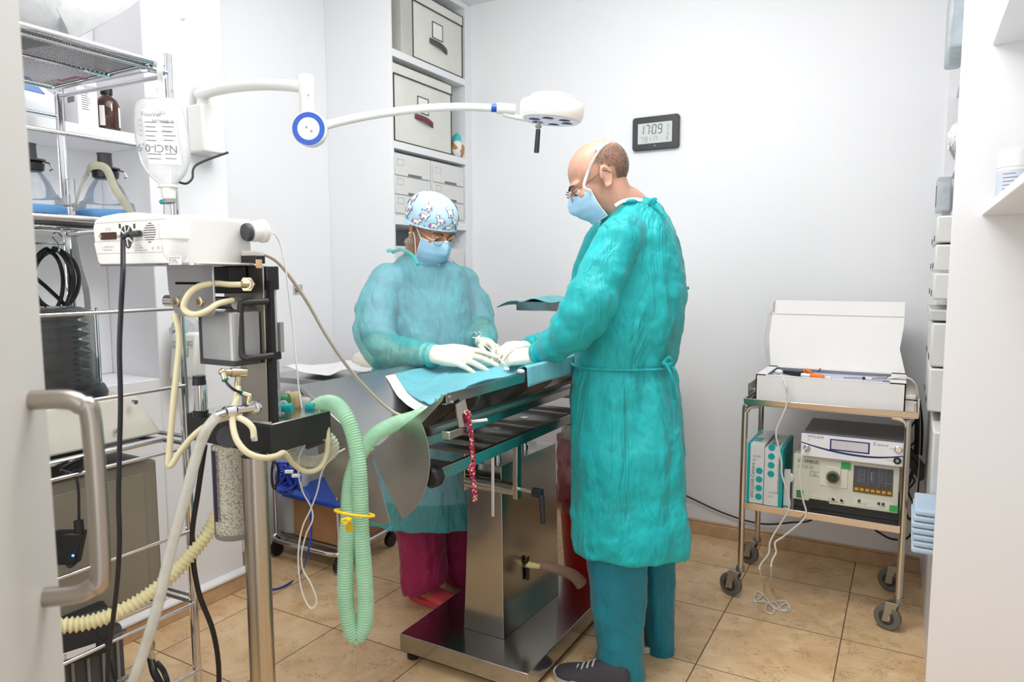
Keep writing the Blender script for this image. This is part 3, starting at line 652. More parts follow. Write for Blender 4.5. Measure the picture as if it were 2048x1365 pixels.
for x, y in ((-1.178, 1.03), (-1.178, 1.17)): m.cyl((x, y, TZ1+.003), (x, y, TZ1+.0065), .0055, n=6)
m.put('bolt', CHROME, brk)
WY = 1.022
m = M(); x1t, x1b = ony(WY, 526, 540).x, ony(WY, 536, 846).x
zt = 1.287
m.prism([(x1t, WY, zt), (x1b, WY, TZ1+.003), (-1.262, WY, TZ1+.003), (-1.262, WY, 1.10), (-1.305, WY, 1.13), (-1.305, WY, zt)], (0, .004, 0)); web = m.put('upright_plate', steel('plate_steel', (178, 172, 160), .3, (40, 1, 1)), an, bev=.0012)
m = M(); pts = rrect(-1.525, -1.196, .875, 1.026, .02); m.prism([(x, y, zt-.001) for x, y in pts], (0, 0, .005))
m.put('top_plate', STEELX, an, bev=.001)
# slotted bracket plate hanging under the top plate
SY = .925
q0, q1, q2, q3 = ony(SY, 333, 540), ony(SY, 425, 538), ony(SY, 429, 628), ony(SY, 346, 632)
m = M(); xa, xb, za, zb_ = q0.x, q1.x, q3.z, zt
pts = [(xa, zb_), (xa+.002, zb_-.05), (xa+.016, za+.012), (xa+.026, za), (xb-.012, za), (xb+.001, za+.012), (xb, zb_)]
m.prism([(x, SY, z) for x, z in pts], (0, .004, 0)); sp = m.put('slotted_plate', STEELX, an, bev=.001)
m = M(); a_, b_ = ony(SY-.001, 350, 565), ony(SY-.001, 414, 569)
m.prism([(x, SY-.0012, z) for x, z in rrect(a_.x, b_.x, b_.z-.001, a_.z+.001, .004)], (0, .001, 0)); m.put('slot', BLACK, sp)
for u in (353, 399):
    q = ony(SY, u, 604); m = M().lathe([(.0115, 0), (.0115, .003), (.008, .004)], q, (0, -1, 0), 20); m.cyl(q-V((0, .003, 0)), q-V((0, .011, 0)), .0062, n=6); m.put('bolt', BRASS, sp)
q = ony(.965, 334, 602); q2 = ony(.99, 472, 607); M().cyl(q, q2, .0135, n=24).put('rail_pipe', CHROME, an)
# black valve block, vaporiser box and the flow meter behind
M().box(ony(.99, 424, 560).x, ony(.99, 470, 560).x, .975, 1.02, ony(.99, 440, 587).z, zt-.002).put('valve_block', mat('black_block', (20, 20, 22), .3), an, bev=.002)
VX0, VX1, VZ0, VZ1 = ony(.955, 403, 700).x, ony(.955, 470, 700).x, ony(.955, 440, 731).z, ony(.955, 440, 625).z
vb = M().box(VX0, VX1, .955, 1.02, VZ0+.01, VZ1).put('ventilator_box', mat('silver_grey_box', (158, 160, 160), .35, var=.03), an, bev=.002)
M().box(VX0-.002, VX1+.001, .952, 1.02, VZ0, VZ0+.011).box(VX0-.003, VX0+.004, .953, 1.02, VZ0+.01, VZ1).put('box_edge', DGREY, vb)
M().box(VX1-.012, VX1-.004, .9535, .957, VZ0+.012, VZ1-.002).put('side_strip', mat('white_strip', (205, 206, 205), .4), vb)
fm = M().box(-1.20, -1.178, 1.03, 1.056, 1.02, 1.26).put('flowmeter', mat('flow_grey', (176, 178, 180), .3), an, bev=.003)
M().box(-1.203, -1.174, 1.028, 1.060, 1.235, 1.285).put('flowmeter_cap', BLACK, fm, bev=.002)
M().box(-1.199, -1.174, 1.031, 1.060, 1.085, 1.102).put('flowmeter_foot', BLACK, fm, bev=.002)
M().prism([(-1.176, 1.026, 1.255), (-1.166, 1.026, 1.255), (-1.166, 1.026, .952), (-1.186, 1.026, .952)], (0, .012, 0)).put('black_frame', mat('black_block', (20, 20, 22), .3), an)
M().box(-1.18, -1.172, 1.056, 1.066, 1.10, 1.165).put('flow_tube', GREY, fm)
M().box(-1.181, -1.177, 1.045, 1.055, .96, 1.08).put('glass_tube', CLEAR, fm)
D_ = 1.44
hp = [at(u, v, D_) for u, v in ((512, 604), (498, 605), (487, 606), (481, 613), (482, 660), (484, 707), (492, 716), (504, 716), (516, 715))]
hp[0] = V((hp[0].x, WY+.002, hp[0].z)); hp[-1] = V((hp[-1].x, WY+.002, hp[-1].z))
M().tube(cr(hp, 5), .0065, 12).put('handle', mat('black_handle', (36, 36, 38), .5), an)
z5 = lambda x, y, d=1.42: at(320+x/3.174, 520+y/3.174, d)
T = [[(530, 157, 1.44), (440, 157, 1.43), (350, 150, 1.41), (250, 168, 1.39), (185, 215, 1.38), (150, 290, 1.38), (172, 333, 1.38), (230, 347, 1.38), (300, 322, 1.39), (370, 278, 1.41), (462, 257, 1.44)],
     [(92, 345, 1.42), (115, 430, 1.42), (122, 520, 1.42), (112, 650, 1.42), (90, 850, 1.42), (72, 1050, 1.42), (58, 1230, 1.42), (52, 1300, 1.42), (75, 1300, 1.42), (130, 1215, 1.42), (220, 1110, 1.42), (320, 1040, 1.42), (440, 1000, 1.41), (520, 1012, 1.40), (585, 1065, 1.40), (596, 1135, 1.40)],
     [(495, 800, 1.43), (485, 880, 1.41), (465, 960, 1.40), (462, 1050, 1.39), (490, 1150, 1.38), (560, 1228, 1.38), (660, 1258, 1.40), (740, 1245, 1.46), (790, 1228, 1.52), (850, 1300, 1.57), (930, 1345, 1.6), (1015, 1320, 1.62), (1058, 1230, 1.63), (1065, 1120, 1.63), (1058, 1000, 1.64)]]
tb = []
for k, P in enumerate(T): tb.append(M().tube(cr([z5(*p) for p in P], 8), .0062, 10).put('rubber_tube', RUBBER, an))
m = M(); q = z5(558, 155, 1.445); m.cyl(q+V((0, .0, 0)), q-HN*-.006, .0155, n=6).cyl(q+HN*.004, q+HN*.010, .011, n=16); m.cyl(z5(560, 157, 1.44), z5(520, 157, 1.43), .0075, n=12); m.put('hose_union', BRASS, an)
m = M(); q = z5(600, 935, 1.445); m.cyl(q, q+HN*.008, .0165, n=6).cyl(q+HN*.008, q+HN*.013, .011, n=16)
m.cyl(q+HN*.01, z5(480, 955, 1.40), .0085, n=14).cyl(z5(480, 955, 1.40), z5(425, 965, 1.39), .0102, n=16).cyl(z5(425, 965, 1.39), z5(365, 985, 1.39), .0078, n=14); m.put('hose_union', CHROME, an)
m = M().cyl(z5(545, 715, 1.44), z5(450, 715, 1.42), .0098, n=12).cyl(z5(450, 715, 1.42), z5(410, 715, 1.41), .0075, n=10).cyl(z5(400, 712, 1.41), z5(415, 765, 1.405), .006, n=10).ball(z5(396, 712, 1.41), .0075)
m.cyl(z5(520, 845, 1.42), z5(580, 868, 1.42), .0058, n=10).cyl(z5(575, 860, 1.42), z5(562, 910, 1.42), .006, n=10).cyl(z5(500, 740, 1.43), z5(496, 800, 1.43), .0072, n=10)
fit = m.put('elbow_fitting', BRASS, an)
M().tube(cr([z5(415, 765, 1.405), z5(430, 790, 1.40), z5(470, 825, 1.40), z5(522, 846, 1.42)], 6), .0029, 8).put('air_line', BLACK, fit)
M().cyl(z5(411, 757, 1.405), z5(417, 770, 1.405), .0065, n=12).cyl(z5(517, 843, 1.42), z5(530, 848, 1.42), .0062, n=12).put('collar', GREENP, fit)
q = z5(258, 965, 1.56); q = V((q.x, q.y, TZ1+.004)); h_ = z5(258, 790, 1.56).z-TZ1-.004
m = M().lathe([(.0165, 0), (.0165, .014), (.0145, .016)], q, n=24); cc = m.put('cylinder_base', BLACK, an); M().lathe([(.0145, h_), (.0145, h_+.006), (.0135, h_+.014), (.014, h_+.02)], q, n=24).put('cylinder_cap', BLACK, cc)
M().cyl(q+UP*.015, q+UP*h_, .0152, n=28).put('chrome_cylinder', CHROME, cc)
q = z5(430, 925, 1.52); q = V((q.x, q.y, TZ1+.004)); M().lathe([(.008, 0), (.008, .012), (.0125, .014), (.0125, .026), (.009, .029)], q, n=20).put('valve_knob', BLACK, an)
m = M().cyl(z5(440, 1125, 1.46), z5(430, 1125, 1.42), .022, n=28); m.put('round_plug', DGREY, an)
m = M().cyl(z5(598, 1125, 1.40), z5(598, 1150, 1.40), .0068, n=6); m.put('hose_end', CHROME, an)
q = V((-1.172, 1.19, .93)); M().lathe([(.011, 0), (.011, .012), (.0065, .013), (.0065, -.02)], at(650, 838, 1.66), (0, 0, -1), 14).put('outlet', WHITE, an)
# bead canister under the tray
cq = at(470, 980, 1.585); cz0, cz1 = at(470, 1072, 1.585).z, TZ0
def beads():
    t = NT('soda_lime_beads'); v = t.n('ShaderNodeTexVoronoi', _Scale=210); t.l(t.coords(), v.inputs['Vector'])
    d = v.outputs['Distance']; r = t.ramp(d, .25, .75); wn = t.n('ShaderNodeSeparateColor'); t.l(v.outputs['Color'], wn.inputs[0])
    t.l(t.mix(t.ramp(d, .45, .75), t.mix(t.math('MULTIPLY', wn.outputs[0], .5), lin((255, 247, 230)), lin((236, 224, 200))), lin((188, 172, 146))), t.b.inputs['Base Color']); t.b.inputs['Roughness'].default_value = .7  # shade in the gaps between beads is put into the base colour
    t.bump(t.math('SUBTRACT', 1, d), .9, .004); return t.m
m = M(); cb_ = V((cq.x, cq.y, 0))
can = M().lathe([(.046, cz0), (.0475, cz0+.004), (.0475, cz0+.01), (.0465, cz0+.012), (.0465, cz1)], cb_, n=40, cap=False).put('canister', CLEAR, an)
bd = M().cyl(cb_+UP*(cz0+.012), cb_+UP*(cz1-.002), .0435, n=40).put('beads', beads(), can); bd['kind'] = 'stuff'
M().lathe([(.046, cz0), (.001, cz0-.001)], cb_, n=32).put('canister_floor', CLEAR, can)
M().obox(cb_+HN*.0445-HR*.0255+UP*(cz0+.125), .007, .003, .16, HR, HN).put('dark_tube', mat('indigo_tube', (46, 38, 70), .4), can)

# things lying on the tray
t = thing('syringe_cap', 'teal capped clear connector lying on the black tray', 'connector', at(566, 822, 1.56))
M().cyl(at(548, 815, 1.55), at(572, 817, 1.55), .0095, n=16).cyl(at(571, 817, 1.55), at(585, 817.5, 1.55), .0115, n=16).put('body', TEALP, t)
M().tube(cr([at(u, v, 1.56) for u, v in ((550, 822), (565, 824), (574, 815), (570, 804), (558, 806))], 6), .003, 8).put('strap', MILK, t)
t = thing('green_plug', 'dark green cylindrical plug behind the teal connector on the tray', 'plug', at(560, 802, 1.64))
M().lathe([(.017, 0), (.018, .004), (.018, .03), (.016, .034)], at(548, 802, 1.62), HR, 20).put('body', GREENP, t)
t = thing('breathing_valve', 'yellowish clear breathing valve on the tray beside the dark green plug', 'valve', at(585, 805, 1.68))
m = M().lathe([(.02, 0), (.022, .006), (.017, .012), (.0205, .018), (.0205, .03), (.014, .034)], at(573, 800, 1.66), HR, 20); m.put('body', clear('amber_plastic', (226, 208, 160), .75, .2), t)
M().lathe([(.012, 0), (.013, .02), (.010, .03)], at(597, 805, 1.67), HR, 16).put('elbow', MILK, t)
M().lathe([(.011, 0), (.013, .004), (.013, .02)], at(612, 817, 1.64), HR, 16).put('teal_end', TEALP, t)

# monitor on the top plate
mo = thing('patient_monitor', 'white patient monitor seen from behind on the anaesthesia machine top plate', 'monitor', (-1.45, .98, 1.292))
MY = .897; MW = mat('monitor_white', (240, 239, 234), .35, var=.015)
X = lambda u, v=480, Y=MY: ony(Y, u, v).x
Z_ = lambda v, u=260, Y=MY: ony(Y, u, v).z
zb, zs = Z_(531), Z_(484)
top = [(186, 455), (190, 441), (203, 433), (235, 427), (270, 425), (310, 428), (345, 433)]
out = [(ony(MY, u, v).x, ony(MY, u, v).z) for u, v in top]
back = [(X(203), zb), (X(194), zb+.006), (X(187), zs)]+[(X(189), zs+.002)]+out+[(X(345), zb)]
m = M(); m.loft([[V((x, MY, z)) for x, z in back], [V((x, MY+.19, z)) for x, z in back]]); body = m.put('body', MW, mo, bev=.006, bseg=3)
m = M(); xa, xb = X(203), X(331)
# back panel in its recess
pn = [(X(190, 460), zs+.002)]+[(x+.006, z-.012) for x, z in out[:-1]]+[(X(333), Z_(441)), (X(333), zs+.002)]
xr = -1.315; yr = lambda u: onx(xr, u, 480).y
m = M(); sec = [(X(345), zb), (xr-.012, zb), (xr, zb+.01), (xr, Z_(478)), (xr-.002, Z_(455)), (xr-.012, Z_(441)), (xr-.03, Z_(434)), (X(345), Z_(433))]
y0, y1 = yr(368), yr(489)
m.loft([[V((x, y, z)) for x, z in sec] for y in (y0-.02, y1)]); m.put('side_housing', MW, mo, bev=.006, bseg=3)
c = V((X(350), MY+.0, 0)); m = M(); zt_, zm = Z_(446), Z_(483)
m.loft([[c+V((.024*k*math.cos(a), .030*k*math.sin(a), z)) for a in [2*PI*i/24 for i in range(24)]] for z, k in ((zm, 1), (zt_-.018, 1), (zt_-.008, .92), (zt_-.002, .7), (zt_, .3))]); m.put('corner_cap', MW, mo, bev=.002)
m = M(); m.loft([[c+V((.020*k*math.cos(a), .026*k*math.sin(a), z)) for a in [2*PI*i/24 for i in range(24)]] for z, k in ((zb+.008, .6), (zb+.02, .95), (zm+.001, 1))]); m.put('corner_post', MW, mo)
def onb(u, v, o=.0): q = ony(MY-o, u, v); return q
m = M()
for v in (447, 484, 508): a, b = onb(192, v, .0008), onb(331, v-1 if v > 450 else v-5, .0008); m.box(a.x, b.x, MY-.0006, MY, a.z-.0005, a.z+.0005)
m.put('panel_seam', mat('seam_grey', (176, 175, 172), .5), body)
m = M(); a, b = onb(203, 466), onb(234, 479); m.prism([(x, MY-.003, z) for x, z in rrect(a.x, b.x, b.z, a.z, .003)], (0, .003, 0)); cn = m.put('socket', mat('brown_socket', (70, 42, 32), .5), body)
m = M(); 
for u in (200, 237): m.cyl(onb(u, 473, .0), onb(u, 473, .006), .0032, n=8)
m.put('socket_screw', BRASS, cn)
fc = onb(254, 472); m = M(); m.lathe([(.0225, 0), (.0225, .001), (.007, .001), (.007, 0)], fc, (0, -1, 0), 28); fan = m.put('fan', DGREY, body)
m = M()
for i in range(8): a = PI*i/4+.2; d = V((math.cos(a), 0, math.sin(a))); m.obox(fc+d*.0145-V((0, .0015, 0)), .003, .001, .017, V((-d.z, 0, d.x)), V((0, 1, 0)), d)
m.lathe([(.0085, .001), (.0085, .0022), (.001, .0022)], fc, (0, -1, 0), 18); m.put('fan_guard', WHITE, fan)
fc2 = onb(257, 488); m = M().lathe([(.010, 0), (.010, .001), (.001, .0015)], fc2, (0, -1, 0), 18).put('vent_hole', DGREY, body)
m = M()
for i, w_ in enumerate((3, 8, 10.5, 12, 12, 12, 10.5, 8, 3)):
    a, b = onb(299-w_, 447+i*4.7, .001), onb(299+w_, 447+i*4.7, .001); m.box(a.x, b.x, MY-.001, MY-.0002, a.z-.0008, a.z+.0008)
m.put('speaker_slot', INK, body)
a, b = onb(318, 456), onb(329, 477); M().box(a.x, b.x, MY-.0012, MY, b.z, a.z).put('data_socket', mat('socket_blue', (60, 50, 90), .4), body)
m = M()
for u in (238, 267): a, b = onb(u, 448), onb(u+4, 457); m.box(a.x, b.x, MY-.001, MY, b.z, a.z)
m.put('slot', DGREY, body)
m = M(); tt = lambda s, u, v, h=5: m.text(s, h*1.43/F, onb(u, v, .0012), (1, 0, 0), UP)
tt('PRINTER OUTPUT', 209, 496, 4); tt('INTERFACE ONLY', 207, 502, 4); tt('!', 205, 500, 8); tt('VOLT 12V', 270, 493, 4.5); tt('AC ADAPTER', 270, 498, 4.5); tt('INPUT 20W PULSED', 270, 503, 4.5); tt('!', 266, 500, 8)
tt('O-  []', 211, 461, 7); tt('<|', 303, 500, 9); tt('/!\\', 314, 499, 9); tt('[]', 323, 499, 9); tt('PRB', 317, 452, 5)
m.put('print', GINK, body, norm=False)
ms = M(); a, b = onb(336, 513, .031), onb(364, 529, .031); ms.obox((a+b)/2, (b-a).length*.85, .001, .017, V((1, 0, 0)), V((0, 1, 0))); sk = ms.put('sticker', PAPER, body)
m = M()
for i, s in enumerate(('SN 30 450 045', 'IEC 60601-1', '10-16V 25W')): m.text(s, .0055, onb(338, 518+i*5, .0325), (1, 0, 0), UP)
m.put('print', INK, sk, norm=False)
m = M()
for u in (205, 222): pass
for x, y in ((X(218), MY+.012), (xr-.02, MY+.05), (xr-.02, MY+.16), (X(218), MY+.17)): m.box(x-.012, x+.012, y-.006, y+.006, 1.2915, zb+.002)
m.put('foot', BLACK, mo)
M().box(xr-.0005, xr+.0006, y0+.01, y1-.004, Z_(456)+.0, Z_(456)+.001).put('panel_seam', mat('seam_grey', (176, 175, 172), .5), mo)
k0, k1 = at(491, 465, 1.53), at(533, 462, 1.57); kd = (k1-k0).normalized(); L = (k1-k0).length
M().lathe([(.018, 0), (.02, .004), (.02, .01)], k0-kd*.002, kd, 28).put('probe_ring', DGREY, mo)
m = M().lathe([(.012, .008), (.021, .012), (.0225, .02), (.0225, L*.62), (.024, L*.64), (.026, L*.70), (.026, L*.88), (.02, L*.98), (.012, L)], k0, kd, 30); m.put('probe_head', WHITE, mo)
# plug and mains lead of the monitor
q = onb(279, 467, .012); q2 = onb(246, 473, .022)
pc = thing('monitor_cord', 'dark mains cord dropping from the plug behind the white monitor', 'cord', at(236, 1000, 1.40))
M().cyl(onb(279, 467, .008), onb(254, 470, .016), .0058, n=12).cyl(onb(281, 467, .002), onb(268, 468.5, .014), .0068, n=12).put('plug', DGREY, pc)
M().tube(cr([onb(256, 470, .016), onb(249, 473, .026), onb(246, 484, .03)]+[at(u, v, d) for u, v, d in ((246, 540, 1.38), (242, 620, 1.39), (239, 700, 1.40), (241, 800, 1.41), (239, 900, 1.42), (237, 1000, 1.43), (239, 1080, 1.44), (235, 1160, 1.46), (226, 1240, 1.48), (217, 1310, 1.5), (215, 1370, 1.5), (214, 1480, 1.52), (225, 1560, 1.55))], 8), .0048, 10).put('cable', mat('navy_cable', (32, 32, 40), .4), pc)
# pieces behind the monitor at the top of the plate
M().box(ony(1.06, 489, 522).x, ony(1.06, 520, 522).x, 1.05, 1.075, zt+.004, zt+.022).put('connector_block', BLACK, an, bev=.002)
M().obox(ony(1.075, 505, 508), .045, .02, .014, HR, HN).put('gas_connector', mat('pale_connector', (214, 210, 200), .5), an, bev=.003)
M().box(x1t-.012, x1t-.001, WY-.008, WY-.001, zt-.006, zt+.012).put('wood_tab', mat('tan_tab', (206, 170, 130), .6), an)
tag(M().tube(cr([at(u, v, d) for u, v, d in ((505, 507, 1.60), (530, 510, 1.62), (556, 525, 1.64), (585, 560, 1.66), (618, 610, 1.70), (655, 675, 1.74), (700, 740, 1.80), (740, 785, 1.86), (775, 817, 1.90), (805, 832, 1.90), (830, 826, 1.90), (845, 814, 1.92))], 8), .0045, 10).put('sampling_line', mat('greige_tube', (186, 178, 164), .4)), 'greige gas line arching from behind the monitor down into the table', 'tube')
tag(M().tube(cr([at(u, v, d) for u, v, d in ((534, 463, 1.57), (548, 468, 1.58), (560, 487, 1.6), (570, 530, 1.61), (578, 590, 1.62), (586, 660, 1.63), (593, 730, 1.63), (598, 780, 1.64), (604, 818, 1.64))], 8), .0019, 8).put('sampling_line', mat('white_tube', (236, 236, 234), .4)), 'thin white line hanging from the monitor probe to the tray', 'tube')
lp = [(690, 898, 1.69), (670, 910, 1.68), (652, 930, 1.68), (642, 950, 1.68), (634, 985, 1.68), (620, 1022, 1.68), (605, 1055, 1.68), (597, 1100, 1.68), (598, 1150, 1.69), (606, 1190, 1.70), (620, 1216, 1.70), (631, 1212, 1.70), (632, 1195, 1.70), (620, 1165, 1.70), (606, 1140, 1.70), (603, 1110, 1.69), (612, 1070, 1.69), (625, 1040, 1.69), (622, 1015, 1.69), (606, 985, 1.68), (597, 950, 1.66), (598, 915, 1.64), (610, 890, 1.64)]
tag(M().tube(cr([at(*p) for p in lp], 8), .0019, 8).put('sampling_line', mat('white_tube', (236, 236, 234), .4)), 'thin white line looped down near the floor below the black tray', 'tube')
# ring of white ribbed hose under the tray
c = at(624, 893, 1.68); pts = [c+HR*.052*math.cos(a)+UP*.038*math.sin(a)+HN*.006*math.sin(2*a) for a in [2*PI*i/40-PI*1.15 for i in range(39)]]
tag(M().hose(pts, .0145, .007, .18, 10).put('ribbed_hose', WHOSE), 'white ribbed hose curled up in a ring under the black tray', 'hose')
tag(M().cyl(at(612, 890, 1.72), at(650, 876, 1.72), .013, n=16).put('hose_connector', DGREY), 'dark connector inside the curled white hose', 'connector')
# clear drain hose from the chrome union
tag(M().tube(cr([z5(375, 983, 1.39)]+[at(u, v, d) for u, v, d in ((430, 838, 1.39), (414, 858, 1.38), (400, 890, 1.38), (388, 930, 1.38), (372, 990, 1.38), (352, 1060, 1.38), (334, 1130, 1.38), (316, 1210, 1.38), (292, 1290, 1.38), (266, 1365, 1.38), (240, 1440, 1.4), (222, 1520, 1.45))], 8), .0108, 12).put('drain_hose', clear('clear_hose', (246, 246, 238), .68, .2)), 'milky clear hose slanting from the chrome union down to the floor', 'hose')
# green breathing hoses
GH = clear('green_hose', (204, 246, 216), .84, .25)
bh = thing('breathing_hose', 'long pale green ribbed breathing hose looped towards the floor and tied with yellow string', 'hose', at(712, 1290, 1.58))
A_ = [(628, 820, 1.66), (645, 808, 1.65), (668, 808, 1.63), (690, 830, 1.60), (706, 868, 1.59), (716, 920, 1.58), (720, 980, 1.575), (722, 1060, 1.575), (727, 1130, 1.575), (731, 1200, 1.575), (728, 1250, 1.575), (713, 1274, 1.575), (699, 1250, 1.57), (691, 1190, 1.57), (692, 1110, 1.57), (696, 1040, 1.57), (699, 985, 1.60), (706, 945, 1.625), (722, 905, 1.65), (748, 872, 1.69), (785, 850, 1.74), (822, 838, 1.82), (850, 828, 1.90)]
M().hose([at(*p) for p in A_], .019, .0058, .14, 14).put('hose', GH, bh)
yt = at(709, 1027, 1.56); m = M()
pts = [yt+HR*.043*math.cos(a)+HN*(.026*math.sin(a))+UP*(.006*math.sin(a+.5)-.01*math.cos(a)) for a in [2*PI*i/28 for i in range(28)]]
YEL = mat('yellow_string', (238, 196, 20), .5)
m.tube(pts, .0032, 8, closed=True); m.ball(yt+HN*.03-HR*.006-UP*.004, (.008, .006, .005)).tube(cr([yt+HN*.03-HR*.006, yt+HN*.033-HR*.02-UP*.004, yt+HN*.033-HR*.012-UP*.012, yt+HN*.033], 5), .003, 6).loft([[yt+HN*.033+HR*(-.004+k*math.cos(a))+UP*(-.008-h+k*.3*math.sin(a)) for a in [2*PI*i/12 for i in range(12)]] for h, k in ((0, .003), (.012, .009), (.02, .008), (.022, .003))])
m.put('string', YEL, bh)
# ------------------------------------------------------------------ tall storage unit by the back corner
SX = -2.14; Y0, Y1 = 2.634, 3.326
su = thing('storage_unit', 'tall white open shelf unit in the back corner holding cloth boxes and drawers', 'shelf unit', (-2.34, 2.98, 0))
m = M().box(-2.5395, SX, Y0, Y0+.018, .0, 2.71); m.put('side_panel', LAM, su, bev=.0015)
M().box(-2.5395, SX, 3.268, 3.3255, 0, 2.71).put('side_panel', LAM, su, bev=.0015)
M().box(-2.5395, -2.53, Y0+.018, 3.268, 0, 2.71).put('back_panel', LAM, su)
SHZ = [(2.278, 2.312), (1.858, 1.892), (1.502, 1.540), (1.05, 1.085), (.6, .63), (.06, .09), (2.68, 2.71)]
for a, b in SHZ: M().box(-2.53, SX-.001, Y0+.018, 3.268, a, b).put('shelf', LAM, su, bev=.001)
CLO = mat('ivory_cloth', (226, 226, 218), .75, bump=.08, bs=300); TRIM = mat('brown_piping', (62, 54, 46), .7)
def clothbox(u0, u1, zb, zl, zt, lab_, hcol, hn):
    y0, y1 = onx(SX, u0, 200).y, onx(SX, u1, 200).y; x1 = SX-.004; x0 = x1-.34
    t = thing('storage_box', lab_, 'box', ((x0+x1)/2, (y0+y1)/2, zb), 'cloth storage boxes')
    M().box(x0, x1, y0, y1, zb, zt-.005).put('body', CLO, t, bev=.004)
    ld = M().box(x0-.004, x1+.004, y0-.004, y1+.004, zl, zt).put('lid', CLO, t, bev=.004)
    m = M(); q = .0035
    for y in (y0, y1): m.box(x1-q, x1+.002, y-q, y+q, zb, zl)
    m.box(x1-q, x1+.002, y0, y1, zb, zb+.005); m.put('piping', TRIM, t)
    M().box(x1+.003, x1+.0055, y0-.004, y1+.004, zl-.003, zl+.003).box(x1+.003, x1+.0055, y0-.004, y1+.004, zt-.005, zt).box(x1+.003, x1+.0055, y1, y1+.005, zl, zt).put('lid_piping', TRIM, ld)
    yc = (y0+y1)/2-.01; zc = zb+(zl-zb)*.66
    m = M(); 
    for a in ((yc-.045, yc+.045, zc-.04, zc-.036), (yc-.045, yc+.045, zc+.036, zc+.04), (yc-.045, yc-.041, zc-.04, zc+.04), (yc+.041, yc+.045, zc-.04, zc+.04)): m.box(x1-.001, x1+.003, *a)
    fr_ = m.put('label_frame', TRIM, t); M().box(x1-.001, x1+.0012, yc-.041, yc+.041, zc-.036, zc+.036).put('label_card', PAPER, fr_)
    m = M(); G = []
    for i in range(9):
        k = i/8; y = yc-.07+.15*k; o = .003+.016*math.sin(PI*k); G.append([V((x1+o, y, zc-.06-.02*k+d)) for d in (-.014, .012)])
    m.grid(G); m.put('handle', mat(hn, hcol, .8), t, sol=.003)
z1 = onx(SX, 925, 28).z
clothbox(829, 926, 2.313, onx(SX, 926, 54).z, onx(SX, 926, 34).z, 'ivory cloth storage box with dark green pull on the top shelf', (84, 86, 78), 'olive_strap')
b2 = (onx(SX, 903, 190).z, onx(SX, 903, 170).z)
clothbox(789, 903, 1.893, b2[0], b2[1], 'ivory cloth storage box with maroon pull on the second shelf', (120, 64, 72), 'maroon_strap')
y0, y1 = onx(SX, 804, 60).y, onx(SX, 827, 60).y
t = thing('storage_box', 'plain greyish cloth box squeezed in beside the topmost cloth box', 'box', (-2.3, (y0+y1)/2, 2.313), 'cloth storage boxes')
M().box(-2.48, SX-.004, y0, y1-.002, 2.313, 2.58).put('body', mat('grey_cloth', (196, 196, 188), .8, bump=.08, bs=300), t, bev=.003); M().box(-2.483, SX-.001, y0-.003, y1, 2.58, 2.59).put('lid_piping', TRIM, t)
DR = mat('drawer_white', (226, 226, 224), .4, var=.015)
def drawers(u0, u1, z0, z1, nd, lab_):
    y0, y1 = onx(SX, u0, 380).y, onx(SX, u1, 380).y; x1 = SX-.006; t = thing('drawer_unit', lab_, 'drawer unit', (-2.32, (y0+y1)/2, z0), 'white plastic drawer units')
    M().box(-2.50, x1-.008, y0, y1, z0, z1).put('carcass', DR, t, bev=.002)
    h = (z1-z0-.03)/nd
    for i in range(nd):
        a = z0+.012+i*h; d = M().box(x1-.008, x1, y0+.012, y1-.012, a+.004, a+h-.001).put('drawer', DR, t, bev=.0025)
        yc = (y0+y1)/2+.012; m = M().box(x1-.002, x1+.0012, yc-.055, yc+.055, a+.005, a+.017); m.put('handle', mat('handle_grey', (118, 117, 114), .6), d, bev=.003)  # handle strip in a plain darker grey than the drawer
        m = M(); yl = y0+.025
        m.box(x1, x1+.0012, yl, yl+.05, a+h*.55, a+h*.55+.002).box(x1, x1+.0012, yl, yl+.05, a+h*.55+.028, a+h*.55+.03).box(x1, x1+.0012, yl, yl+.002, a+h*.55, a+h*.55+.03).box(x1, x1+.0012, yl+.048, yl+.05, a+h*.55, a+h*.55+.03)
        m.put('card_holder', mat('holder_grey', (196, 195, 192), .5), d)
z1 = onx(SX, 790, 303).z
drawers(790, 866, 1.541, z1, 3, 'white three-drawer unit under the maroon-pull box, nearer the panel side')
drawers(867.5, 932, 1.541, z1, 3, 'white three-drawer unit beside the back wall, above the nurse cap')
drawers(790, 866, 1.086, 1.40, 2, 'white drawer unit one shelf lower, behind the patterned cap')
drawers(867.5, 932, 1.086, 1.40, 3, 'white drawer unit one shelf lower, next to the back wall')
c = onx(-2.2, 917, 262); t = M().loft(blob((-2.2, c.y, 1.893+.085), (.035, .048, .06), 3, .09, nu=24, nv=16)); t.box(-2.215, -2.19, c.y-.035, c.y+.02, 1.893, 1.95); tag(t.put('surgical_hat', mat('teal_cloth', (70, 205, 205), .7)), 'rolled teal cloth cap tucked beside the maroon-pull box', 'cap')
def printed():
    t = NT('animal_print'); v = t.n('ShaderNodeTexVoronoi', _Scale=26); t.l(t.coords(), v.inputs['Vector']); s = t.n('ShaderNodeSeparateColor'); t.l(v.outputs['Color'], s.inputs[0])
    a = t.mix(t.math('GREATER_THAN', s.outputs[0], .55), lin((240, 238, 236)), lin((188, 140, 90))); t.l(t.mix(t.math('GREATER_THAN', s.outputs[1], .8), a, lin((236, 160, 170))), t.b.inputs['Base Color']); t.b.inputs['Roughness'].default_value = .8; return t.m
c = onx(-2.16, 920, 285); tag(M().loft(blob((-2.175, c.y, 1.893+.048), (.03, .05, .046), 9, .1, nu=24, nv=16)).put('surgical_hat', printed()), 'rolled printed cloth cap in front of the teal one', 'cap')

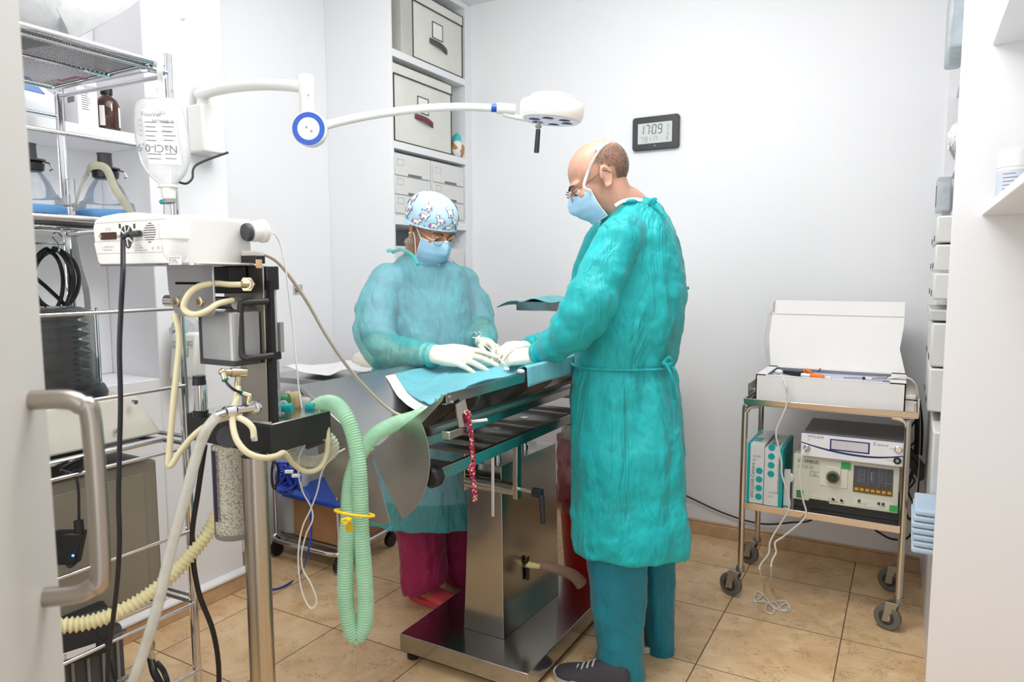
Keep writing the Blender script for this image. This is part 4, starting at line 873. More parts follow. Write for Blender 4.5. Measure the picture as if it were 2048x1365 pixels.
# ------------------------------------------------------------------ operating table
CX, HZ, TY0_, TY1_ = -1.19, .811, 1.36, 2.65
ot = thing('operating_table', 'stainless V-top operating table on a tapered pedestal and flat base', 'operating table', (-1.165, 2.05, 0))
TS = steel('table_steel', (182, 180, 176), .17, (40, 40, 1)); TSH = steel('table_sheet', (188, 188, 188), .24, (1, 30, 30))
bp = M().box(-1.404, -.927, 1.722, 2.40, .032, .09).put('base_plate', TS, ot, bev=.002)
for x, y in ((-1.375, 1.755), (-.96, 1.755), (-1.375, 2.365), (-.96, 2.365)): M().lathe([(.019, 0), (.021, .004), (.021, .018), (.012, .021), (.008, .034)], (x, y, 0), n=18).put('foot', BLACK, ot)
c1 = [(-1.241, 1.857), (-1.087, 1.857), (-1.072, 2.234), (-1.241, 2.234)]; c2 = [(-1.225, 1.875), (-1.105, 1.875), (-1.088, 2.235), (-1.225, 2.235)]
M().loft([[V((x, y, .0905)) for x, y in c1], [V((x, y, .655)) for x, y in c2]]).put('column', TS, ot, bev=.0015)
m = M().box(-1.0815, -1.0755, 1.996, 2.012, .235, .315); m.put('pedal_slot', BLACK, ot)
pd = M().tube(cr([(-1.085, 2.004, .288), (-1.04, 2.03, .283), (-1.0, 2.06, .268), (-.955, 2.10, .24), (-.93, 2.12, .205)], 6), lambda t: .0115+.011*t, 14, flat=.8).put('pedal', mat('pedal_grip', (152, 122, 104), .6, var=.15), ot)
M().cyl((-1.085, 2.004, .288), (-1.045, 2.027, .2835), .0125, n=14).put('tape', mat('tape_cream', (222, 210, 150), .6), pd)
m = M().cyl((-1.165, 1.95, .655), (-1.165, 1.95, .76), .014, n=20).cyl((-1.165, 1.95, .655), (-1.165, 1.95, .664), .02, n=20); m.put('lift_rod', CHROME, ot)
m = M().cyl((-1.165, 2.14, .655), (-1.165, 2.14, .76), .014, n=20).cyl((-1.165, 2.14, .655), (-1.165, 2.14, .664), .02, n=20); m.put('lift_rod', CHROME, ot)
for x0 in (-1.215, -1.024): M().box(x0-.008, x0+.008, 1.82, 1.848, .575, .752).put('clamp_plate', TS, ot, bev=.002)
M().cyl((-1.207, 1.834, .603), (-1.03, 1.834, .603), .021, n=28).put('clamp_bar', TS, ot)
m = M().cyl((-1.016, 1.834, .607), (-.955, 1.828, .607), .006, n=12); lv = m.put('clamp_spindle', CHROME, ot)
q = V((-.945, 1.825, .608)); m = M().cyl(q-V((.018, 0, 0)), q+V((.012, 0, 0)), .0145, n=20); m.tube([q+V((.012, -.004, -.004)), q+V((.018, -.012, -.03)), q+V((.026, -.02, -.085))], lambda t: .0085-.001*t, 12, flat=1.25); m.put('lever', BLACK, lv, bev=.001)
# frame under the top
for x in (-1.008, -1.372): M().box(x-.006, x+.006, 1.395, 2.62, .749, .781).put('frame_rail', TS, ot, bev=.001)
for y in (1.46, 1.62, 1.80, 2.02, 2.28, 2.55): M().box(-1.366, -1.014, y-.02, y+.02, .765, .777).put('cross_bar', DSTEEL, ot, bev=.001)
M().box(-1.30, -1.05, 1.75, 2.32, .748, .758).put('cross_plate', DSTEEL, ot)
M().box(-1.02, -.985, 2.17, 2.215, .732, .744).put('rail_clamp', STEEL, ot, bev=.002)
M().cyl((-1.03, 1.70, .76), (-1.03, 1.70, .56), .0045, n=8).put('thin_rod', CHROME, ot); 
kn = M(); kq = V((-1.008, 1.395, .766)); kn.lathe([(.02, -.002), (.0275, .004), (.029, .012), (.029, .028), (.024, .034), (.001, .036)], kq, (0, -1, 0), 8); kn.put('knob', BLACK, ot, bev=.003); M().cyl(kq+V((0, .002, 0)), kq-V((0, .002, 0)), .017, n=20).put('knob_washer', CHROME, ot)
# V panels, lips and end plates
aR, aL = math.atan2(.170, .235), math.atan2(.152, -.25); LR, LL = .29, .293
dR, dL = V((math.cos(aR), 0, math.sin(aR))), V((math.cos(aL), 0, math.sin(aL))); nR, nL = V((math.sin(aR), 0, -math.cos(aR))), V((-math.sin(aL), 0, math.cos(aL)))
def panel(d, n, L, nm):
    h = V((CX, TY0_, HZ)); m = M(); m.prism([h+d*.012, h+d*L, h+d*L+n*.003, h+d*.012+n*.003], (0, TY1_-TY0_, 0)); p = m.put(nm, TSH, ot, bev=.0008)
    m = M(); e = h+d*L; s_ = 1 if d.x > 0 else -1; m.box(e.x, e.x+.0025*s_, TY0_, TY1_, e.z-.026, e.z+.001); m.box(e.x-.012*s_, e.x, TY0_, TY1_, e.z-.027, e.z-.0245); m.put('panel_lip', TS, p, bev=.0006)
    return p
if nL.z > 0: nL = -nL
pr_ = panel(dR, nR, LR, 'top_panel'); pl_ = panel(dL, nL, LL, 'top_panel')
for y in (1.55, 2.0, 2.45):
    m = M()
    h = V((CX, y, HZ)); m.prism([h+nR*.004, h+dR*.26+nR*.004, h+dR*.22+nR*.03, h+dR*.03+nR*.03], (0, .012, 0)); m.put('panel_brace', DSTEEL, pr_)
M().cyl(V((CX+.175, TY0_+.012, HZ+.070)), V((CX+.175, TY1_, HZ+.070)), .014, n=16).put('panel_rail', DSTEEL, pr_)
M().box(CX+.118, CX+.150, TY0_+.012, TY1_, HZ+.022, HZ+.05).put('panel_channel', TS, pr_, bev=.002)
M().cyl(V((CX, TY0_-.006, HZ)), V((CX, TY1_, HZ)), .007, n=12).put('hinge_pin', CHROME, ot)
def sector(y, a0, a1, r, d, L, nm, par, chord=False):
    h = V((CX, y, HZ)); pts = [h+V((0, 0, 0))]; pts += [h+d*(L)] + [h+d*(L-.006)-UP*.012] if True else []
    n = 26; arc = [h+V((math.cos(a0+(a1-a0)*i/n), 0, math.sin(a0+(a1-a0)*i/n)))*r for i in range(n+1)]
    m = M(); m.prism(pts+arc, (0, .0025, 0)); return m.put(nm, TSH, par, bev=.0006)
sector(1.3535, aR-.12, math.radians(-58), .19, dR, LR, 'end_plate', pr_)
sector(1.358, aL+.12, math.radians(-72+360), .19, dL, LL, 'end_plate', pl_)
m = M()
for k in (.262, .283): m.cyl(V((CX, 1.3535, HZ))+dR*k-UP*.012*0, V((CX, 1.352, HZ))+dR*k, .004, n=10)
q = V((CX+.235, 1.40, .965))
for dz, y in ((0, 1.375), (-.014, 1.383)): m.cyl(V((-.953, y, .972+dz)), V((-.950, y, .972+dz)), .004, n=10)
m.cyl(V((CX, 1.355, HZ)), V((CX, 1.344, HZ)), .0068, n=6); m.put('bolt', CHROME, ot)
ck = M().prism([(-.945, 1.385, .952), (-.945, 1.425, .960), (-.938, 1.432, .915), (-.943, 1.41, .885), (-.948, 1.40, .895)], (.003, 0, 0)).put('cleat_arm', TS, ot)
M().box(-.962, -.938, 1.35, 1.425, .872, .892).put('cleat', STEEL, ot, bev=.002)
M().cyl((-.965, 1.445, .893), (-.90, 1.46, .905), .004, n=10).put('cleat_pin', WHITE, ot)
# braided rope on the cleat
def braid():
    t = NT('pink_braid'); v = t.n('ShaderNodeTexVoronoi', _Scale=300); t.l(t.coords(), v.inputs['Vector']); s = t.n('ShaderNodeSeparateColor'); t.l(v.outputs['Color'], s.inputs[0])
    a = t.mix(t.math('GREATER_THAN', s.outputs[0], .80), lin((176, 26, 82)), lin((240, 214, 170))); t.l(t.mix(t.math('LESS_THAN', s.outputs[1], .14), a, lin((30, 20, 30))), t.b.inputs['Base Color']); t.b.inputs['Roughness'].default_value = .8; t.bump(v.outputs['Distance'], .8, .004); return t.m
RD = 1.75
rp = thing('tie_rope', 'pink flecked braided rope knotted on the table cleat and hanging down', 'rope', at(950, 1003, RD))
P = [at(u, v, d) for u, v, d in ((917, 838, 1.735), (924, 824, 1.73), (936, 826, 1.73), (938, 838, 1.735), (928, 846, 1.735), (920, 836, 1.735), (930, 828, 1.725), (939, 848, 1.73), (943, 880, 1.735), (945, 910, 1.74), (946, 935, 1.74), (942, 932, 1.735), (939, 940, 1.735), (947, 945, 1.735), (944, 952, 1.735), (947, 965, 1.74), (949, 985, 1.74), (950, 1003, 1.74))]
M().tube(cr(P, 8), .0062, 8).put('braid', braid(), rp)
m = M()
for i in range(7): a = at(918+i, 848, 1.74); m.tube([a, a+V((.004*math.sin(i*2), 0, -.012)), a+V((.009*math.sin(i*2+1), .002, -.024))], .0011, 5)
m.put('frayed_end', INK, rp)

# drape over the patient, absorbent strip, swabs
def vz(x): return HZ+max((x-CX)*math.tan(aR), (CX-x)*math.tan(PI-aL))
def dz(x, y):
    k = min(1, max(0, (y-1.62)/.5)); k = k*k*(3-2*k); k2 = min(1, max(0, (y-2.2)/.4))
    b = .905+.072*k-.03*k2-(x+1.20)**2*(.15+.55*k); v = vz(x)+.007; s = .025
    return max(v, b)+s*.25*max(0, 1-abs(v-b)/s)**2
DRP = cloth('drape_blue', (104, 184, 198), 0, .25, 7)
nl, nr = onz(.953, 764, 742), onz(.915, 862, 802)
def near(x): t = (x-nl.x)/(nr.x-nl.x); return nl.y+(nr.y-nl.y)*t+.02*math.sin(t*5)
XR = CX+LR*math.cos(aR)
m = M(); G = []
for j in range(61):
    row = []
    for i in range(41):
        x = -1.405+(XR-.012+1.405)*i/40; yn = near(x); y = yn+(2.36-yn)*j/60
        w_ = .0025*math.sin(9*x+7*y)+.002*math.sin(31*y+3*x)
        for fx in (-1.31, -1.16, -1.04): w_ += .004*math.exp(-((x-fx)/.008)**2)
        w_ += .004*math.exp(-((y-1.95)/.008)**2)+.003*math.exp(-((y-1.74)/.007)**2)
        row.append(V((x, y, dz(x, y)+.004+max(-.002, w_))))
    G.append(row)
m.grid(G)
# part hanging over the rim towards the surgeon
ye = onx(XR, 1050, 738).y; G = []
for j in range(25):
    y = ye+(2.5-ye)*j/24; row = []
    for i in range(14):
        t = i/13; x = XR-.05+.058*min(1, t*2.2)+.010*max(0, t-.45); z = vz(min(x, XR))+.016+.010*math.sin(PI*min(1, t*2.2)) if t < .45 else vz(XR)+.016-(t-.45)*.105*(1+.10*math.sin(9*y))
        row.append(V((x+.004*math.sin(17*y)*t, y, z)))
    G.append(row)
m.grid(G)
tag(m.put('surgical_drape', DRP, sol=.0015), 'pale blue surgical drape spread over the patient on the table', 'drape')
m = M(); G = []
for j in range(7):
    row = []
    for i in range(25):
        x = -1.41+(nr.x+.03+1.41)*i/24; y = near(x)-.052+.08*j/6+.006*math.sin(8*x); row.append(V((x, y, max(vz(x)+.005, dz(x, y)-.003+.003*math.sin(20*x+9*y)))))
    G.append(row)
m.grid(G); tag(m.put('absorbent_sheet', mat('white_paper_sheet', (246, 246, 246), .8, bump=.15, bs=40), sol=.001), 'white absorbent paper edge showing under the blue drape', 'sheet')
def swab(u, v, d, r, l, s):
    c = at(u, v, d); tag(M().loft(blob(c, (r*.85, r*.75, r*.45), s, .30, nu=26, nv=12)).put('gauze_swab', mat('gauze', (243, 232, 234), .9, var=.06, vs=60)), l, 'swab', 'gauze swabs')
swab(1042, 743, 1.97, .012, 'crumpled gauze swab on the steel rim beside the drape edge', 11); swab(1013, 739, 2.16, .011, 'small pinkish gauze swab below the gloved hands', 12)
# draped instrument tray on a stand behind the surgeon
it = thing('instrument_stand', 'steel instrument tray on a post behind the table covered with blue drape', 'instrument stand', (-.94, 2.70, 0))
q = ony(2.52, 1037, 612); x0, z0 = q.x, q.z
M().box(x0, x0+.52, 2.50, 2.85, z0-.018, z0+.02).put('tray', STEEL, it, bev=.002)
m = M().cyl((-.94, 2.70, .03), (-.94, 2.70, z0-.02), .014, n=16).cyl((-.94, 2.70, .07), (-.94, 2.70, .6), .019, n=16); m.put('post', CHROME, it)
m = M().box(-.98, -.82, 2.68, 2.72, .0, .05).box(-.96, -.92, 2.58, 2.86, .0, .05); m.put('stand_base', DSTEEL, it, bev=.004)
m = M(); G = []
for j in range(15):
    y = 2.46+.42*j/14; G.append([V((x0-.07+.62*i/30, y+.02*math.sin(i*.5), z0+.026+.008*math.sin(i*.9+j*.4)+(.0 if i > 3 else -.008*(4-i))*1.0)) for i in range(31)])
m.grid(G); tag(m.put('surgical_drape', cloth('drape_teal', (92, 190, 200), 0, .25, 7), sol=.002), 'teal drape laid over the raised instrument tray with one loose corner', 'drape')
# red waste bin with bags
bn = thing('waste_bin', 'round red waste bin with a clear liner standing behind the table pedestal', 'bin', (-1.10, 2.64, 0))
bq = V((-1.10, 2.64, 0))
M().lathe([(.125, .002), (.15, .34), (.156, .345), (.156, .36), (.148, .36), (.12, .01)], bq, n=36).put('bucket', mat('red_plastic', (176, 10, 16), .35), bn)
m = M(); G = []
for j in range(14):
    z = .30+.30*j/13; G.append([bq+V(((.158+.010*math.sin(i*1.9+j*.6))*(1-.03*j/13)*math.cos(2*PI*i/36), (.158+.010*math.sin(i*1.9+j*.6))*(1-.03*j/13)*math.sin(2*PI*i/36), z)) for i in range(36)])
m.loft(G, cap=False); m.put('liner', clear('pink_liner', (220, 150, 156), .5, .15), bn)
tag(M().loft(blob((-1.10, 2.64, .62), (.14, .14, .12), 31, .10)).put('waste_bag', clear('white_bag', (236, 228, 220), .8, .2)), 'crumpled whitish bag heaped in the red bin', 'bag')

# ------------------------------------------------------------------ chrome trolley in the recess
tr = thing('side_trolley', 'chrome trolley on black casters in the wall recess behind the table', 'trolley', (-2.24, 2.30, 0))
xs, ys = (-2.43, -2.05), (2.125, 2.46)
for x in xs:
    for y in ys:
        M().cyl((x, y, .09), (x, y, .80), .0095, n=14).put('post', CHROME, tr)
        m = M().cyl((x-.011, y, .033), (x+.011, y, .033), .033, n=20).box(x-.015, x+.015, y-.012, y+.012, .05, .085); m.put('caster', BLACK, tr, bev=.002)
m = M().tube(cr([(-2.43, 2.125, .10), (-2.40, 2.10, .085), (-2.15, 2.10, .085), (-2.07, 2.105, .085), (-2.035, 2.14, .09), (-2.03, 2.40, .095), (-2.05, 2.46, .10)], 6), .0105, 12); m.put('lower_rail', CHROME, tr)
M().box(-2.43, -2.05, 2.125, 2.46, .098, .108).put('lower_shelf', DSTEEL, tr, bev=.002); M().box(-2.45, -2.03, 2.10, 2.48, .80, .825).put('upper_shelf', STEEL, tr, bev=.002)
cbx = thing('cardboard_box', 'brown cardboard box with white sticker on the lower trolley shelf', 'box', (-2.18, 2.29, .108))
KR = mat('cardboard', (178, 134, 92), .8, var=.08, vs=14)
M().box(-2.33, -2.035, 2.14, 2.45, .109, .285).put('box', KR, cbx, bev=.003)
m = M().box(-2.0345, -2.0335, 2.24, 2.32, .17, .26); s_ = m.put('sticker', PAPER, cbx)
m = M()
for i in range(5): m.text('|| |||| | ||', .012, (-2.033, 2.246, .242-i*.015), (0, 1, 0), UP)
m.put('print', INK, s_, norm=False)
bt_ = M(); bt_.prism([(-2.36, 2.10, .292), (-2.01, 2.09, .292), (-2.0, 2.46, .297), (-2.36, 2.46, .297)], (0, 0, .022)); tag(bt_.put('blue_tray', mat('blue_tray', (10, 72, 176), .4), bev=.006), 'flat blue plastic tray lying on the cardboard box', 'tray')
M_ = M().lathe([(.06, 0), (.064, .006), (.064, .26), (.055, .275), (.02, .28)], (-2.385, 2.2, .109), n=28); tag(M_.put('steel_canister', mat('pale_canister', (196, 198, 200), .3)), 'pale rounded canister beside the cardboard box on the trolley', 'canister')
r = random.Random(2)
G = [V((-2.38+.34*i/8, 2.13+.3*j/5, .832+.018*r.random()+.03*max(0, math.sin(i*.9+j)))) for j in range(6) for i in range(9)]
m = M().grid([G[k*9:k*9+9] for k in range(6)]); tag(m.put('paper_sheet', PAPER, sol=.006, sub=1), 'crumpled cream paper sheets on top of the chrome trolley', 'paper')
tag(M().loft(blob((-2.12, 2.42, .875), (.09, .05, .045), 8, .08)).put('cloth_bundle', mat('cream_cloth', (232, 228, 214), .85)), 'folded cream cloth at the end of the trolley top', 'cloth')
BC = mat('blue_cable', (28, 62, 170), .4); rr = random.Random(5); pts = []
for i in range(64): pts.append(at(577+rr.uniform(-24, 22), 950+rr.uniform(-28, 30)+i*.1, 2.62+rr.uniform(-.05, .05)))
pts += [at(612, 985, 2.62), at(620, 1020, 2.6), at(622, 1070, 2.6), at(612, 1120, 2.6), onz(.006, 598, 1152), onz(.006, 578, 1168), onz(.006, 556, 1178), onz(.006, 530, 1180)]
bc_ = thing('blue_cable', 'tangled blue cable hanging in the recess and trailing to the floor', 'cable', at(560, 1178, 2.55))
M().tube(cr(pts, 5), .0042, 7).put('cable', BC, bc_)
for q in ((578, 944), (592, 952)): 
    a = at(*q, 2.56); M().obox(a, .03, .012, .012, HR, HN).put('connector', WHITE, bc_, bev=.002)
pts = [at(550+7*math.cos(a), 945+26*math.sin(a)+a, 2.60) for a in [i*.5 for i in range(22)]]
tag(M().tube(cr(pts, 4), .004, 7).put('coiled_cable', BLACK), 'small black coiled cable beside the tangled blue cable', 'cable')
pb = thing('step_bin', 'slim grey metal cabinet with a printed label standing at the pier corner', 'cabinet', (-2.45, 1.95, 0))
M().box(-2.53, -2.375, 1.875, 2.02, .03, .62).put('case', steel('cabinet_steel', (196, 196, 194), .4), pb, bev=.004)
M().cyl((-2.40, 1.89, .0), (-2.40, 1.89, .03), .014, n=12).cyl((-2.50, 1.99, .0), (-2.50, 1.99, .03), .014, n=12).put('foot', BLACK, pb)
q = onx(-2.3745, 487, 1112); m = M().box(-2.375, -2.3742, 1.885, 1.96, .11, .17); s_ = m.put('sticker', PAPER, pb); m = M()
for i in range(4): m.text('||| |||| ||', .013, (-2.374, 1.89, .155-i*.013), (0, 1, 0), UP)
m.put('print', INK, s_, norm=False)
# ------------------------------------------------------------------ people
def pring(v, uL, uR, d, b, n=72, e=.85, sc=1., tilt=0., fo=0., ph=0.):
    c = at((uL+uR)/2, v, d); a = (uR-uL)/2*d/F*sc; b *= sc; out = []
    for i in range(n):
        t = 2*PI*i/n; cs, sn = math.cos(t), math.sin(t); k = 1+fo*(math.sin(6*t+ph+.0035*v)+.7*math.sin(11*t-.006*v+ph*2)+.4*math.sin(17*t+.009*v)); x = a*k*math.copysign(abs(cs)**e, cs)
        out.append(c+HR*x+HN*b*k*math.copysign(abs(sn)**e, sn)+UP*tilt*x)
    return out
def limb(m, P, k=1., n=24, sub=6, wr=0.):
    pts = cr([at(*p[:3]) for p in P], sub); R = []
    for i in range(len(P)-1):
        for j in range(sub):
            t = j/sub; t = t*t*(3-2*t); R.append((P[i][3]*(1-t)+P[i+1][3]*t)*k)
    R.append(P[-1][3]*k)
    if wr: R = [r*(1+wr*math.sin(i*1.35)*min(1, (len(R)-i)/5)) for i, r in enumerate(R)]
    m.tube(pts, R, n); m.ball(pts[0], R[0]*.98, nu=16, nv=10); return pts
def hand(m, W, T, palm, thumb, curls, spread=.0, size=1., tcurl=.5):
    """glove hand: W wrist, T towards the fingers, palm = facing of the palm, thumb = side of the thumb"""
    D = (V(T)-V(W)).normalized(); N = V(palm); N = (N-D*N.dot(D)).normalized(); S = D.cross(N); S = S if S.dot(V(thumb)) > 0 else -S
    W = V(W); L = .088*size
    m.tube([W-D*.05, W-D*.02, W+D*.012], [.033*size, .031*size, .029*size], 14, flat=.8, up=N)
    off = (.030, .0105, -.0095, -.028); ln = ((.040, .026, .022), (.045, .029, .023), (.041, .027, .022), (.033, .021, .019)); bl = (.96, 1.0, .97, .90)
    for k in range(4):
        b = W+D*L*bl[k]+S*off[k]*size
        m.tube([W+D*.004+S*off[k]*.6*size, W+D*L*.5+S*off[k]*.9*size-N*.004, b-N*.003], [.0145*size, .0140*size, .0112*size], 10)
        d = (D+S*spread*(1.5-k)*.5).normalized(); p = b-N*.003; pts = [p]; ang = 0
        for q in range(3):
            ang += curls[k]*(.9, 1.15, .7)[q]; dd = d*math.cos(ang)+N*math.sin(ang); p = p+dd*ln[k][q]*size; pts.append(p)
        r_ = (.0095, .0086, .0079, .0068) if k < 3 else (.0082, .0075, .0068, .006)
        m.tube(pts, [x*size for x in r_], 10)
        for a, b2 in zip(pts, r_): m.ball(a, b2*size, nu=10, nv=7)
    b = W+D*.022+S*.024*size+N*.006; d1 = (D*.62+S*.62+N*.3).normalized(); p1 = b+d1*.040*size; d2 = (D*.95+S*(.35-tcurl*.7)+N*.35).normalized(); p2 = p1+d2*.030*size; p3 = p2+(d2-S*.3*tcurl+N*.15).normalized()*.026*size
    m.tube([W+D*.006+S*.010, b, p1, p2, p3], [.014*size, .0155*size, .0112*size, .0098*size, .0078*size], 10)
    for a, q in ((p1, .0110), (p2, .0096), (p3, .0078)): m.ball(a, q*size, nu=10, nv=7)
    m.loft([[W+D*(L*t)+S*(.034*size*k*math.cos(a))+N*(.0155*size*math.sin(a)) for a in [2*PI*i/18 for i in range(18)]] for t, k in ((0.02, .70), (.35, .88), (.7, 1.0), (.95, .98))])
def headframe(c, hd, pitch):
    fw = (V(hd)-UP*V(hd).dot(UP)).normalized(); x = fw*math.cos(pitch)-UP*math.sin(pitch); z = UP*math.cos(pitch)+fw*math.sin(pitch); y = z.cross(x)
    R = Matrix((x, y, z)).transposed(); c = V(c); return (lambda p: c+R @ V(p)), R
def head(m, L, R, slim=1.):
    b = lambda c, r, ro=None: m.ball(L(c), r, R if ro is None else R @ ro, 24, 16)
    b((-.012, 0, .032), (.098, .076*slim, .086)); b((.030, 0, -.02), (.064, .061*slim, .078)); b((.038, 0, -.070), (.048, .047*slim, .040)); b((.070, 0, -.088), (.022, .022, .018))
    b((.072, 0, .022), (.026, .054*slim, .014)); b((.058, .034*slim, -.022), (.03, .026, .024)); b((.058, -.034*slim, -.022), (.03, .026, .024))
    m.tube([L((.086, 0, .012)), L((.100, 0, -.012)), L((.112, 0, -.032))], [.009, .011, .0135], 12); b((.106, .011, -.036), (.011, .008, .008)); b((.106, -.011, -.036), (.011, .008, .008))
    b((.086, 0, -.058), (.014, .022, .009))
    for s in (-1, 1):
        c = V((-.008, s*.077*slim, -.004)); tl = Matrix.Rotation(math.radians(-14), 3, 'Y') @ Matrix.Rotation(s*math.radians(22), 3, 'Z')
        pts = [L(c+tl @ V((-.019*math.cos(a)*(1 if math.cos(a) > 0 else .75), s*.006, .031*math.sin(a)-.002))) for a in [math.radians(-120+i*24) for i in range(14)]]
        m.tube(pts, [.005]*14, 8); m.ball(L(c+tl @ V((0, s*.001, 0))), (.015, .005, .027), R @ tl, 14, 10); m.ball(L(c+tl @ V((.004, s*.004, -.029))), (.0075, .004, .009), R @ tl, 10, 8); m.ball(L(c+tl @ V((.013, s*.003, -.004))), (.004, .005, .008), R @ tl, 8, 6)
def skinmat(name, col):
    t = NT(name); c = lin(col); a = t.noise(22, 4, .6); b_ = t.noise(160, 3, .6)
    t.l(t.mix(t.ramp(a, .3, .7), tuple(x*.88 for x in c), (min(1, c[0]*1.08), c[1], c[2]*.97)), t.b.inputs['Base Color'])
    t.b.inputs['Roughness'].default_value = .45; t.b.inputs['Subsurface Weight'].default_value = .05; t.b.inputs['Subsurface Radius'].default_value = (.01, .004, .002); t.bump(b_, .12, .002); return t.m
GLOVE = mat('latex_glove', (238, 232, 214), .5, var=.07, vs=45, bump=.25, bs=70)
MASKB = mat('mask_blue', (166, 208, 236), .8, var=.06, vs=20)
def facemask(par, L, name='face_mask'):
    G = []
    for j in range(15):
        t = j/14; z = -.016-.094*t; row = []
        for i in range(25):
            a = math.radians(-72+6*i); k = math.cos(a); bul = .013*math.sin(PI*min(1, t*1.05))*k**.5; pl = .0028*abs(math.sin(t*PI*3.5))*k
            nose = .024*math.exp(-(a/.28)**2)*math.exp(-((t-.28)/.33)**2)
            x = .012+(.080+bul+pl+nose-.020*max(0, t-.65))*k**.8+.004*(1-t); y = (.069+.004*math.sin(PI*t)-.012*max(0, t-.5))*math.sin(a)
            row.append(L((x, y, z+.014*math.exp(-(a/.4)**2)*(1-t))))
        G.append(row)
    m = M().grid(G); mk = m.put(name, MASKB, par, sol=.0018)
    w_ = M()
    for r_ in (G[0], G[-1]): w_.tube(r_, .0016, 6)
    for c_ in (0, -1): w_.tube([g[c_] for g in G], .0018, 6)
    w_.put('mask_edge', mat('mask_white_edge', (240, 243, 246), .8), mk); return mk, G
def glasses(par, L, R, gold, slim=1.):
    gm = steel('gold_rim', (206, 186, 140), .2, (1, 1, 1)) if gold else steel('dark_rim', (92, 88, 84), .3, (1, 1, 1))
    t = M()
    for s in (-1, 1):
        t.tube([L((.112-.006*abs(math.cos(a)), s*.033+.0225*math.cos(a), -.001+.0175*math.sin(a))) for a in [2*PI*i/24 for i in range(24)]], .0010, 6, closed=True)
        t.tube(cr([L((.106, s*.056, .0)), L((.088, s*.068*slim, .002)), L((.03, s*.077*slim, .006)), L((-.012, s*.083*slim, .012)), L((-.03, s*.080*slim, -.004))], 4), .0010, 6)
    t.tube(cr([L((.111, -.011, .0)), L((.116, 0, .004)), L((.111, .011, .0))], 4), .0010, 6)
    g = t.put('glasses', gm, par)
    for s in (-1, 1): M().poly([L((.109, s*.033+.021*math.cos(a), -.001+.0165*math.sin(a))) for a in [2*PI*i/24 for i in range(24)]]).put('lens', clear('spectacle_lens', (232, 238, 238), .04, .03), g)
    return g
EYEW = mat('eye_white', (226, 222, 216), .25); IRIS = mat('iris_brown', (58, 38, 24), .2); LID = None
def eyes(par, L, skin, brow):
    for s in (-1, 1):
        e = M().ball(L((.079, s*.031, .0)), .0125).put('eye', EYEW, par); M().ball(L((.0872, s*.031, -.004)), .0056).put('iris', IRIS, e)
        G = [[L((.079+.0138*math.cos(el)*math.cos(az), s*.031+.0138*math.cos(el)*math.sin(az), .0138*math.sin(el))) for az in [math.radians(-80+20*i) for i in range(9)]] for el in [math.radians(a) for a in (-2, 15, 35, 55, 75)]]
        M().grid(G).put('eyelid', skin, e, sol=.001)
        M().tube(cr([L((.098, s*.014, .018)), L((.096, s*.032, .0245)), L((.084, s*.05, .020))], 5), [.003]*6+[.0025]*4+[.0015], 6, flat=.6).put('eyebrow', brow, par)
def shoe(par, heel, toe, wd, ht, upper, sole, name='shoe'):
    h, t = V((heel[0], heel[1], 0)), V((toe[0], toe[1], 0)); d = (t-h).normalized(); s = UP.cross(d); L = (t-h).length
    prof = [(0, .62, .75), (.06, .78, 1.0), (.2, .82, 1.0), (.38, .80, .98), (.52, .88, .78), (.68, 1.0, .58), (.84, .95, .47), (.95, .68, .38), (1.0, .30, .28)]
    rings = []
    for u, w_, hh in prof:
        c = h+d*L*u; rings.append([c+s*(wd/2*w_*math.copysign(abs(math.cos(a))**.8, math.cos(a)))+UP*(.022+max(0, math.sin(a))*(ht*hh-.022)-(.004 if math.sin(a) < 0 else 0)) for a in [2*PI*i/24 for i in range(24)]])
    sh = M().loft(rings).put(name, upper, par, sub=1)
    M().loft([[h+d*L*(.5+(.52 if k else .52)*math.cos(a))+s*(wd/2*1.05*(math.copysign(abs(math.sin(a))**.75, math.sin(a)))*(.93 if math.cos(a) < -.2 else 1))+UP*z for a in [2*PI*i/32 for i in range(32)]] for k, z in ((0, .001), (1, .010), (1, .024))]).put('sole', sole, sh, bev=.002)
    m = M()
    for i in range(4):
        c = h+d*L*(.48+.07*i)+UP*(ht*(.86-.1*i)); m.tube([c-s*.022-UP*.004, c+UP*.003, c+s*.022-UP*.004], .0028, 6)
    m.put('lace', sole, sh)

# ---- the surgeon
dr = thing('person', 'standing person in teal gown and blue mask bending over the table, back towards us', 'person', (-.80, 2.15, 0))
SK1 = skinmat('skin_warm', (204, 158, 136))
DT = [(398, 1224, 1304, 2.24, .065), (412, 1210, 1322, 2.24, .10), (440, 1200, 1340, 2.25, .13), (480, 1194, 1351, 2.26, .16), (540, 1182, 1363, 2.27, .17), (600, 1168, 1367, 2.27, .17), (660, 1156, 1362, 2.27, .165), (712, 1146, 1350, 2.27, .155), (735, 1145, 1342, 2.27, .145), (758, 1141, 1349, 2.27, .155), (820, 1138, 1360, 2.27, .17), (900, 1139, 1366, 2.26, .178), (1000, 1141, 1372, 2.25, .182), (1060, 1143, 1375, 2.24, .184), (1092, 1146, 1374, 2.24, .186)]
DA = [(1244, 474, 2.13, .072), (1210, 545, 2.10, .072), (1180, 610, 2.08, .079), (1150, 655, 2.10, .072), (1112, 690, 2.15, .054), (1078, 709, 2.20, .040)]
DB = [(1210, 480, 2.40, .07), (1180, 560, 2.45, .066), (1150, 640, 2.48, .062), (1105, 680, 2.46, .05), (1062, 692, 2.40, .036)]
dh = at(1199, 360, 2.20); LD, RD_ = headframe(dh, -HR-HN*.04, math.radians(30))
m = M(); m.loft([pring(*p, sc=.86) for p in DT[1:12]]); head(m, LD, RD_)
m.tube(cr([LD((-.02, 0, -.02)), at(1228, 400, 2.21), at(1258, 425, 2.24), at(1270, 470, 2.26)], 5), lambda t: .058+.022*t, 20)
